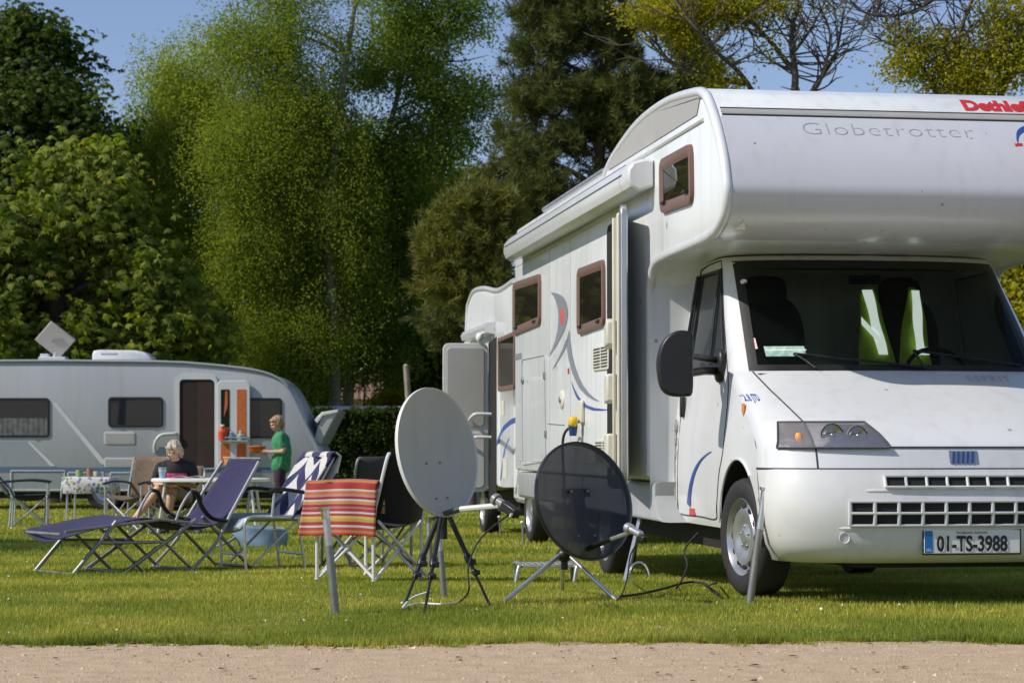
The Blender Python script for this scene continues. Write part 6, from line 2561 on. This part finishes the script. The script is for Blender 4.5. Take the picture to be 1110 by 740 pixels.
def crown_leafy(ncl, per, L=.08, Wd=.05, spread=.2, shell=.45, droop=-.2, lo=.15, hi=.75, two=0):
    def f(lobes):
        P_, d, k = lobe_pts(lobes, ncl, shell)
        if two:
            nsp = max(8, ncl // two)
            ii = rng.integers(0, nsp, ncl)
            P_ = P_[ii] + rng.normal(0, 1, (ncl, 3)) * np.array([.34, .34, .2])
            d = d[ii]
        q = (P_[:, None, :] + rng.normal(0, spread, (ncl, per, 3)) * np.array([1, 1, .75])).reshape(-1, 3)
        n_ = len(q)
        dd = unit(np.repeat(d, per, 0) * .6 + rng.normal(0, .8, (n_, 3)) + np.array([0, 0, droop]))
        return diamonds(q, dd, rdir(n_, .6), rng.uniform(.7, 1.3, n_) * L, rng.uniform(.7, 1.3, n_) * Wd), clump_tint(ncl, per, lo, hi)
    return f


def crown_pine(ncl, per, L=.16, Wd=.013, shell=.3, lo=.1, hi=.7):
    def f(lobes):
        P_, d, k = lobe_pts(lobes, ncl, shell, 1.25)
        ax = unit(d * np.array([1, 1, .3]) + rng.normal(0, .35, (ncl, 3)) + np.array([0, 0, .45]))
        t = rng.random((ncl, per)) * .22
        q = (P_[:, None, :] + ax[:, None, :] * t[..., None] + rng.normal(0, .012, (ncl, per, 3))).reshape(-1, 3)
        n_ = len(q)
        dd = unit(np.repeat(ax, per, 0) * .75 + rng.normal(0, .55, (n_, 3)))
        return diamonds(q, dd, rdir(n_), rng.uniform(.7, 1.2, n_) * L, rng.uniform(.8, 1.2, n_) * Wd), clump_tint(ncl, per, lo, hi, .1)
    return f


bark_dark = pmat('dark_bark', (.055, .042, .032), .9, var=.4, scale=5, bump=.8, bscale=14)
bark_birch = pmat('birch_bark', (.20, .19, .165), .8, var=.5, scale=4, bump=.5, bscale=20)
bark_pine = pmat('pine_bark', (.11, .065, .045), .9, var=.4, scale=5, bump=.8, bscale=14)
bark_grey = pmat('grey_bark', (.10, .085, .065), .9, var=.35, scale=6, bump=.6, bscale=20)

lf_chest = leaf_mat('chestnut_leaves', (.060, .096, .016), (.31, .355, .045), tipcol=(.36, .25, .05), trans=.48)
lf_dark = leaf_mat('dark_broad_leaves', (.034, .062, .012), (.13, .185, .024), trans=.42)
lf_birch = leaf_mat('birch_leaves', (.125, .17, .028), (.295, .335, .058), trans=.55)
lf_birch2 = leaf_mat('green_birch_leaves', (.095, .15, .030), (.235, .30, .055), trans=.52)
lf_birch3 = leaf_mat('lifted_birch_leaves', (.17, .22, .035), (.42, .46, .085), trans=.55)  # birch colour lifted to offset the shade of the chestnut
lf_pine = leaf_mat('pine_needles', (.050, .066, .026), (.20, .215, .062), trans=.25, rough=.6)
lf_pine2 = leaf_mat('olive_pine_needles', (.070, .078, .020), (.22, .215, .050), trans=.25, rough=.6, tipcol=(.20, .12, .05))
lf_yellow = leaf_mat('young_yellow_leaves', (.17, .175, .018), (.42, .38, .035), trans=.5, tipcol=(.25, .13, .03))
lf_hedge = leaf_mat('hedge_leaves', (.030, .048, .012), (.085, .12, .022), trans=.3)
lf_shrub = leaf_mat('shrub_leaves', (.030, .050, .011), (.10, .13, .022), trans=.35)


def foot(px, Y):
    p = at(px, 480, Y)
    return Vector((p.x, Y, gz(Y) - .05))


# horse chestnut at the left: dark dome behind, bright drooping skirt in front
Y = 48.5
tree('chestnut_tree', 'tall dark broadleaved tree at the far left behind the caravan', 'tree', [foot(30, Y), at(32, 300, Y), at(38, 130, Y), at(42, 40, Y)], .32, bark_dark,
     [LB(40, 108, Y, 62, 48), LB(-25, 90, Y, 52, 58), LB(48, 52, Y, 36, 28), LB(90, 150, Y, 44, 46), LB(20, 30, Y, 24, 18, wt=700), LB(75, 78, Y, 34, 34), LB(-80, 150, Y, 60, 60), LB(30, 190, Y, 90, 50),
      LB(96, 112, Y, 22, 18), LB(118, 150, Y, 18, 18), LB(-10, 260, Y, 100, 60)],
     crown_palmate(1900, .12, .045, .45), lf_dark, limb_r=.12)
Y = 44.5
tree('chestnut_tree', 'horse chestnut with large drooping yellow green leaves above the caravan roof', 'tree', [foot(60, Y), at(62, 330, Y), at(66, 230, Y), at(64, 180, Y)], .28, bark_dark,
     [LB(30, 250, Y, 70, 50), LB(105, 235, Y, 60, 48), LB(165, 290, Y, 54, 44), LB(60, 330, Y, 90, 55), LB(190, 345, Y, 46, 40), LB(-40, 310, Y, 70, 70), LB(15, 195, Y, 44, 26), LB(75, 185, Y, 40, 26),
      LB(130, 370, Y, 60, 26), LB(-40, 220, Y, 50, 45), LB(215, 380, Y, 34, 22), LB(20, 385, Y, 80, 24), LB(120, 180, Y, 24, 18)],
     crown_palmate(1500, .165, .055, .55), lf_chest, limb_r=.10)

# birches
Y = 50.5
tree('birch_tree', 'fine leaved birch rising between the chestnut and the tall birch', 'tree', [foot(205, Y), at(206, 340, Y), at(196, 180, Y), at(184, 110, Y)], .16, bark_dark,
     [LB(182, 84, Y, 30, 26), LB(155, 115, Y, 32, 30), LB(212, 66, Y, 28, 28), LB(238, 40, Y, 24, 26), LB(130, 125, Y, 20, 22), LB(205, 140, Y, 50, 40), LB(128, 165, Y, 24, 40), LB(225, 95, Y, 30, 34), LB(250, 75, Y, 24, 30), LB(140, 230, Y, 30, 40), LB(205, 120, Y, 34, 32), LB(178, 175, Y, 48, 42), LB(225, 185, Y, 40, 50), LB(160, 240, Y, 36, 40), LB(205, 270, Y, 52, 52), LB(235, 330, Y, 50, 50), LB(180, 345, Y, 50, 40), LB(240, 120, Y, 22, 30)],
     crown_birch(6600, 28, .058, .038), lf_birch3, group='trees behind the camp site', limb_r=.06)
Y = 48
tree('birch_tree', 'tall drooping birch with pale trunk left of the middle of the tree belt', 'tree',
     [foot(363, Y), at(362, 380, Y), at(358, 250, Y), at(368, 120, Y), at(384, 10, Y), at(392, -60, Y)], .15, bark_birch,
     [LB(300, 30, Y, 34, 34), LB(262, 25, Y, 22, 30), LB(285, 95, Y, 44, 40), LB(335, 100, Y, 44, 46), LB(255, 160, Y, 34, 50), LB(310, 170, Y, 56, 54), LB(365, 180, Y, 44, 52), LB(272, 250, Y, 44, 56), LB(335, 265, Y, 60, 60),
      LB(285, 330, Y, 46, 44), LB(345, 345, Y, 56, 40), LB(390, 60, Y, 36, 34, wt=500), LB(350, 30, Y, 34, 30, wt=500), LB(395, -10, Y, 44, 26, wt=500), LB(300, 390, Y, 44, 26), LB(330, -30, Y, 60, 30)],
     crown_birch(7600, 28, .058, .038), lf_birch, group='trees behind the camp site', limb_r=.07)
Y = 49.5
tree('birch_tree', 'greener birch right of the tall drooping birch with a sunlit trunk', 'tree',
     [foot(376, Y), at(380, 370, Y), at(398, 230, Y), at(432, 100, Y), at(452, -10, Y)], .15, bark_birch,
     [LB(452, 15, Y, 44, 34), LB(500, 25, Y, 34, 30, wt=600), LB(430, 80, Y, 46, 44), LB(482, 95, Y, 44, 38), LB(520, 120, Y, 24, 30, wt=400), LB(410, 160, Y, 42, 48), LB(465, 175, Y, 48, 48), LB(420, 245, Y, 46, 50), LB(478, 255, Y, 34, 50),
      LB(400, 325, Y, 46, 48), LB(452, 335, Y, 50, 46), LB(420, 385, Y, 50, 24), LB(530, 60, Y, 24, 24, wt=250), LB(505, 170, Y, 26, 34, wt=600), LB(450, -30, Y, 60, 24)],
     crown_leafy(4600, 26, .075, .05, .17, two=11), lf_birch2, group='trees behind the camp site', limb_r=.06, sub=2)

# pines
Y = 43
tree('pine_tree', 'large dark pine reaching out of the picture behind the motorhome awning', 'tree', [foot(648, Y), at(648, 300, Y), at(652, 120, Y), at(660, -80, Y)], .19, bark_pine,
     [LB(640, 30, Y, 62, 24), LB(700, 50, Y, 58, 28), LB(590, 60, Y, 40, 22), LB(610, 105, Y, 58, 22), LB(680, 105, Y, 60, 28), LB(640, 150, Y, 56, 22), LB(580, 170, Y, 32, 18), LB(600, 205, Y, 50, 22), LB(690, 150, Y, 60, 26), LB(740, 80, Y, 40, 30),
      LB(740, 10, Y, 50, 24), LB(660, 215, Y, 60, 30), LB(570, 120, Y, 22, 12), LB(620, -10, Y, 60, 20), LB(575, 20, Y, 24, 16), LB(720, 120, Y, 40, 26), LB(560, 235, Y, 34, 16), LB(610, 260, Y, 60, 24)],
     crown_pine(6200, 30, .19, .018), lf_pine, limb_r=.09, sub=3)
Y = 42
tree('pine_tree', 'dull blue green pine with open branches left of the tall dark pine', 'tree', [foot(545, Y + 2), at(547, 330, Y + 2), at(552, 200, Y + 2), at(556, 120, Y + 2)], .13, bark_pine,
     [LB(556, 150, Y + 2, 22, 16), LB(540, 200, Y + 2, 28, 20), LB(570, 215, Y + 2, 30, 18), LB(600, 240, Y + 2, 36, 20), LB(555, 260, Y + 2, 40, 24), LB(530, 300, Y + 2, 44, 30), LB(570, 320, Y + 2, 40, 30), LB(500, 350, Y + 2, 40, 34)],
     crown_pine(2000, 28, .18, .018), lf_pine, limb_r=.05, sub=3)
Y = 39
tree('pine_tree', 'small olive green pine with upright candles beside the motorhome roof', 'tree', [foot(512, Y), at(512, 380, Y), at(510, 290, Y), at(512, 200, Y)], .10, bark_pine,
     [LB(512, 222, Y, 22, 22), LB(486, 248, Y, 24, 20), LB(530, 250, Y, 28, 22), LB(505, 270, Y, 40, 26), LB(478, 288, Y, 26, 20), LB(538, 285, Y, 34, 24), LB(500, 312, Y, 46, 24), LB(545, 225, Y, 18, 16), LB(540, 320, Y, 40, 22), LB(470, 262, Y, 14, 12)],
     crown_pine(1300, 30, .17, .017, lo=.2, hi=.9), lf_pine2, limb_r=.04, sub=2)

# yellow leaved, half bare trees behind the motorhome
def bare_tree(name, label, base, lims, lobes, ncl, per, r0, leaf, L=.07):
    root = thing(name, label, 'tree', base, 0, 'trees behind the camp site')
    b_ = MB()
    for path, r_ in lims:
        P_ = catmull([p - base for p in path], 5)
        n_ = len(P_)
        R_ = list(np.linspace(r_, r_ * .25, n_))
        b_.tube(P_, R_, 8)
        for i in range(n_ // 3, n_):
            for _ in range(3 if r_ < .06 else 2):
                if random.random() < .85:
                    ln = random.uniform(.35, 1.1)
                    d_ = Vector((random.uniform(-1, 1), random.uniform(-.8, .8), random.uniform(-.1, 1.0))).normalized()
                    q1 = P_[i] + d_ * ln * .5 + Vector((random.uniform(-.1, .1), 0, random.uniform(-.1, .1)))
                    q2 = q1 + (d_ + Vector((random.uniform(-.5, .5), 0, random.uniform(-.2, .6)))).normalized() * ln * .6
                    b_.tube(catmull([P_[i], q1, q2], 3), list(np.linspace(R_[i] * .45, .006, 7)), 5)
                    if random.random() < .8:
                        q3 = q1 + (d_ + Vector((random.uniform(-.9, .9), 0, random.uniform(-.3, .8)))).normalized() * ln * .45
                        b_.tube([q1, q1.lerp(q3, .5) + Vector((random.uniform(-.04, .04), 0, .03)), q3], [.012, .009, .004], 4)
    b_.build('trunk', bark_grey, root, ang=60, recalc=False)
    V_, T_ = crown_leafy(ncl, per, L, L * .5, .14, .2, -.1, .2, .9)(lobes)
    link('crown', np_mesh('crown', V_ - np.array(tuple(base)), 4, leaf, T_), root)
    return root


Y = 31
f0 = foot(835, Y)
fork = at(850, 170, Y)
bare_tree('robinia_tree', 'half bare robinia with yellow tufts and twisting branches above the motorhome roof', f0,
          [([f0, at(842, 330, Y), fork], .16), ([fork, at(810, 90, Y), at(770, 50, Y - .5), at(735, 5, Y - .5), at(705, -40, Y)], .045),
           ([fork, at(862, 90, Y), at(858, 40, Y), at(872, -30, Y)], .07), ([fork, at(880, 100, Y), at(905, 60, Y + .4), at(915, 10, Y)], .05),
           ([at(810, 90, Y), at(775, 85, Y), at(730, 70, Y), at(700, 40, Y)], .05), ([at(770, 50, Y - .5), at(800, 15, Y), at(820, -30, Y)], .04), ([at(862, 80, Y), at(835, 45, Y), at(812, 20, Y), at(790, -20, Y)], .045),
           ([at(880, 100, Y), at(890, 85, Y), at(900, 40, Y), at(888, 5, Y)], .035), ([at(858, 60, Y), at(880, 30, Y), at(900, -10, Y)], .03)],
          [LB(712, 18, Y, 34, 16), LB(700, 62, Y, 26, 12), LB(755, 12, Y, 40, 14), LB(742, 44, Y, 24, 12), LB(800, 14, Y, 30, 12), LB(770, 72, Y, 16, 8), LB(845, 8, Y, 24, 9), LB(832, 55, Y, 10, 6), LB(905, 55, Y, 12, 6), LB(890, 10, Y, 20, 8), LB(788, 92, Y, 18, 7), LB(895, 38, Y, 9, 5)],
          430, 32, .1, lf_yellow, .06)
Y = 29
f0 = foot(1060, Y)
fork = at(1050, 190, Y)
bare_tree('maple_tree', 'yellow green young leaved tree behind the right end of the motorhome roof', f0,
          [([f0, at(1056, 350, Y), fork], .15), ([fork, at(1010, 90, Y), at(985, 60, Y), at(975, 30, Y)], .05), ([fork, at(1045, 90, Y), at(1040, 40, Y), at(1062, -20, Y)], .06), ([fork, at(1090, 90, Y), at(1105, 40, Y), at(1120, -30, Y)], .06),
           ([at(1062, 0, Y), at(1040, -25, Y), at(1000, 8, Y), at(955, 18, Y), at(925, 5, Y), at(905, -30, Y)], .035), ([at(1000, 8, Y), at(965, -5, Y), at(935, 25, Y), at(965, 50, Y)], .022), ([at(1090, 90, Y), at(1065, 60, Y), at(1030, 50, Y)], .03)],
          [LB(985, 72, Y, 22, 14), LB(1015, 50, Y, 30, 14), LB(985, 38, Y, 14, 8), LB(1050, 72, Y, 32, 18), LB(1075, 42, Y, 30, 16), LB(1105, 65, Y, 30, 24), LB(1100, 12, Y, 28, 18), LB(1020, 88, Y, 34, 12), LB(1130, 30, Y, 30, 30), LB(1060, 95, Y, 40, 12), LB(965, 40, Y, 8, 5)],
          420, 34, .1, lf_yellow, .065)
# bushes seen past the right side of the cab
for i, (px, py, Y, rx, ry) in enumerate(((1112, 330, 25, 40, 90), (1190, 380, 27, 60, 110))):
    base = foot(px, Y)
    tree('shrub', ['tall yellow green bush seen past the right side of the cab', 'wide bush standing beyond the right edge of the motorhome'][i], 'bush', [base, at(px, 420, Y), at(px, py, Y)], .05, bark_grey,
         [LB(px, py - 40, Y, rx * .7, ry * .5), LB(px - rx * .3, py + 30, Y, rx * .8, ry * .5), LB(px + rx * .4, py + 50, Y, rx * .8, ry * .6), LB(px, py + 90, Y, rx, ry * .6)],
         crown_leafy(480, 34, .085, .055, .14, lo=.2, hi=.95), lf_yellow, limb_r=.03)

# dark trees filling the depth behind the birches
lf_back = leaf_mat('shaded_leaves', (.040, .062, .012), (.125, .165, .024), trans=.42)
for i, (px, py, Y, lobes_, lab) in enumerate((
        (150, 250, 56, ((150, 200, 50, 50), (130, 280, 60, 60), (190, 290, 60, 60), (160, 340, 70, 50)), 'dark round tree between the chestnut and the first birch'),
        (290, 230, 57, ((270, 170, 60, 60), (330, 190, 60, 60), (260, 260, 60, 60), (320, 280, 70, 60), (290, 345, 80, 50)), 'dark broad tree behind the tall drooping birch'),
        (450, 250, 58, ((420, 210, 60, 60), (470, 230, 60, 50), (430, 290, 60, 50), (500, 300, 50, 50), (445, 350, 60, 36)), 'dark broad tree behind the greener birch'),
        (20, 320, 54, ((-40, 280, 70, 60), (40, 300, 70, 60), (0, 360, 100, 50), (80, 350, 60, 50)), 'dark tree behind the horse chestnut'))):
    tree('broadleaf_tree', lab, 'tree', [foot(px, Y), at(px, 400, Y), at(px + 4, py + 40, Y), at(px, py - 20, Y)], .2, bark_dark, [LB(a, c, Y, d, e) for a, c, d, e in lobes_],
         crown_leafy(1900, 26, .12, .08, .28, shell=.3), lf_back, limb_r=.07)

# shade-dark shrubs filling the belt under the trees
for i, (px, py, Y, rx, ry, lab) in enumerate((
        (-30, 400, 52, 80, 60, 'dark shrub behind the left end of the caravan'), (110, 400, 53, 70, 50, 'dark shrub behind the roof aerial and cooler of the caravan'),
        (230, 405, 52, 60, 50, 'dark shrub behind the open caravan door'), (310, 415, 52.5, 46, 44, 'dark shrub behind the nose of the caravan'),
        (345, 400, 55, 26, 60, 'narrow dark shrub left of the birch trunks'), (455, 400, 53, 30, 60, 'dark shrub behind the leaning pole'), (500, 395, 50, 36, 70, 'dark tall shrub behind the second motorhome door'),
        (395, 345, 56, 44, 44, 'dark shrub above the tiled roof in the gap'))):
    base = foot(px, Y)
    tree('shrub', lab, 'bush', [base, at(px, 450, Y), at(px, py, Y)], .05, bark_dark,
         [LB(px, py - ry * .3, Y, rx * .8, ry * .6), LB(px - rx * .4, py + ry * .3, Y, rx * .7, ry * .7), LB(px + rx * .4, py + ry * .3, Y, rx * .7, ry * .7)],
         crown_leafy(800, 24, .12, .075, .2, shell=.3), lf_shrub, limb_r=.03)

# yellow bush by the tiled roof
base = foot(425, 51)
tree('shrub', 'small yellow bush in front of the tiled roof', 'bush', [base, at(425, 450, 51), at(424, 432, 51)], .03, bark_grey, [LB(424, 432, 51, 14, 7), LB(415, 440, 51, 14, 7)], crown_leafy(90, 30, .08, .05, .1, lo=.3, hi=1), lf_yellow, limb_r=.02)

# clipped hedge behind the chairs
Y = 43.5
hl, hr_ = at(318, 446, Y), at(520, 448, Y)
hx0, hx1, hz1, hz0 = hl.x, hr_.x, hl.z, gz(Y)
hd = thing('hedge', 'clipped dark green hedge between the caravan and the motorhomes', 'hedge', ((hx0 + hx1) / 2, Y + .4, hz0))
n_ = 36000
u, v = rng.random(n_), rng.random(n_)
fcs = rng.random(n_)
x = lerp(hx0, hx1, u)
y = np.where(fcs < .62, Y + np.abs(rng.normal(0, .07, n_)), Y + v * .8)
z = np.where(fcs < .62, hz0 + (hz1 - hz0) * v, hz1 - np.abs(rng.normal(0, .05, n_)))
bump_ = .07 * np.sin(x * 5) * np.sin(z * 7 + x * 3) + .05 * np.sin(x * 13 + z * 9)
y = y - np.where(fcs < .62, bump_, 0)
z = z + np.where(fcs >= .62, .05 * np.sin(x * 4 + y * 5) + .03 * np.sin(x * 15), 0)
q = np.stack([x, y, z], 1)
dd = rdir(n_, .3)
dd[:, 1] -= .3
V_ = diamonds(q, unit(dd), rdir(n_), rng.uniform(.05, .10, n_), rng.uniform(.035, .06, n_))
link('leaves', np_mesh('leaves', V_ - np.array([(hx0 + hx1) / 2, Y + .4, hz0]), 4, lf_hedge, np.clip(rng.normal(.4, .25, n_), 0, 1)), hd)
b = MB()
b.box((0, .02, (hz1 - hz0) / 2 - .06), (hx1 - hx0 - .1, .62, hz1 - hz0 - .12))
b.build('dark_core', pmat('hedge_inside', (.010, .013, .005), .95, var=.4), hd)  # near-black core box stands in for the shade between the leaves

# leaning pole behind the grey dish
base = gr(452, 545)
Y = 42.2
base = Vector((at(451, 480, Y).x, Y, gz(Y)))
pl_ = thing('wooden_pole', 'weathered leaning wooden pole rising behind the grey dish', 'pole', base)
q = at(440, 396, Y) - base
MB().tube([(0, 0, -.05), q * .5, q], [.075, .065, .055], 10).build('pole_shaft', pmat('weathered_wood', (.30, .26, .19), .85, var=.3, scale=6, bump=.5, bscale=30), pl_, ang=50)
MB().tube([q * .995, q * 1.01], [.058, .03], 10).build('pole_top', pmat('weathered_top', (.40, .36, .28), .85), pl_)

# white car behind the hedge
Y = 47
cb_ = at(395, 440.5, Y)
car = thing('parked_car', 'pale car whose roof shows over the hedge', 'car', (cb_.x, Y, gz(Y)), 0)
hc = cb_.z - gz(Y)
pf = [(-1.9, .35), (-1.95, .75), (-1.75, hc * .62), (-1.3, hc * .94), (-.95, hc), (.8, hc), (1.15, hc * .95), (1.7, hc * .60), (1.95, .75), (1.9, .35)]
MB().rings([[(a, y_, c) for a, c in inset2(pf, i_)] for y_, i_ in ((-.85, .06), (-.8, .01), (-.7, 0), (.7, 0), (.8, .01), (.85, .06))], True, True).build('body', pmat('pale_car_paint', (.55, .57, .58), .3, coat=.5), car, ang=40)
MB().prism([(a, -.856, c) for a, c in ((-1.45, hc * .64), (-1.1, hc * .9), (.85, hc * .9), (1.35, hc * .64))], (0, -.004, 0)).build('window', M['darkglass'], car)
for x_ in (-1.2, 1.2):
    wl_ = wheel(car, (x_, -.78, .30), math.pi / 2, -1, .92, plain=True)

# house with a tiled roof in the gap of the trees
Y = 64
hb = at(425, 430, Y)
hs_ = thing('house', 'small house with brown tiled roof glimpsed between the birch trunks', 'house', (hb.x, Y, gz(Y)))
z0, z1 = at(0, 431, Y).z - gz(Y), at(0, 398, Y).z - gz(Y)
MB().box((.3, 1.8, z0 / 2), (3.6, 3.4, z0)).build('wall', pmat('cream_render', (.55, .45, .32), .8, var=.1), hs_)


def tile_mat():
    m, nt, N, L = new_mat('brown_tiles')
    out = N.new('ShaderNodeOutputMaterial')
    p = N.new('ShaderNodeBsdfPrincipled')
    p.inputs['Roughness'].default_value = .8
    tcn = N.new('ShaderNodeTexCoord')
    wv = N.new('ShaderNodeTexWave')
    wv.inputs['Scale'].default_value = 1.6
    wv.inputs['Distortion'].default_value = 1.0
    L.new(tcn.outputs['Object'], wv.inputs['Vector'])
    r = N.new('ShaderNodeValToRGB')
    r.color_ramp.elements[0].color = (.09, .05, .035, 1)
    r.color_ramp.elements[1].color = (.28, .17, .12, 1)
    L.new(wv.outputs['Fac'], r.inputs[0])
    L.new(r.outputs[0], p.inputs['Base Color'])
    L.new(p.outputs[0], out.inputs[0])
    return m


b = MB()
b.rings([[(x_, -.15, z0 - .05), (x_ - (.3 if x_ > 0 else -.3), 1.8, z1), (x_, 3.75, z0 - .05)] for x_ in (-1.75, 2.35)], True, True)
rf = b.build('roof', tile_mat(), hs_, ang=20)
MB().box((1.2, 1.8, z1 + .2), (.35, .35, .7)).build('chimney', pmat('brick', (.30, .12, .08), .85, var=.3), rf)
MB().box((-.4, .09, z0 * .55), (.8, .04, .9)).build('window', M['darkglass'], hs_)
MB().box((.9, .09, z0 * .42), (.75, .05, z0 * .8)).build('door', pmat('brown_door', (.12, .06, .03), .5), hs_)

# far wood closing the horizon
n_ = 60000
x = rng.uniform(-60, 60, n_)
y = 78 + rng.random(n_) * 8
top = 3.4 + 1.2 * np.sin(x * .35) + .8 * np.sin(x * .9 + 1) + .4 * np.sin(x * 2.3)
z = -.42 + top * rng.random(n_) ** .8
q = np.stack([x, y, z], 1)
V_ = diamonds(q, rdir(n_, -.2), rdir(n_), rng.uniform(.25, .5, n_), rng.uniform(.15, .3, n_))
tag(link('far_wood', np_mesh('far_wood', V_, 4, lf_shrub, np.clip(rng.normal(.35, .2, n_), 0, 1))), 'dark far wood closing the meadow', None, kind='stuff')

# tree just outside the left edge: its shadow lies on the lawn
Y = 20.2
base = Vector((-10.4, Y, gz(Y)))
tree('lime_tree', 'round crowned tree just outside the left edge of the view', 'tree', [base, base + Vector((0, 0, 1.6)), base + Vector((.1, 0, 3.2)), base + Vector((0, 0, 4.6))], .14, bark_dark,
     [(base + Vector((0, 0, 4.4)), (1.5, 1.5, 1.0), 2), (base + Vector((.8, .4, 3.6)), (1.3, 1.3, .9), 2), (base + Vector((-.9, -.2, 3.6)), (1.3, 1.3, .9), 2), (base + Vector((0, .2, 3.0)), (1.6, 1.5, .7), 2)],
     crown_leafy(500, 30, .12, .08, .22), lf_birch2, limb_r=.06)
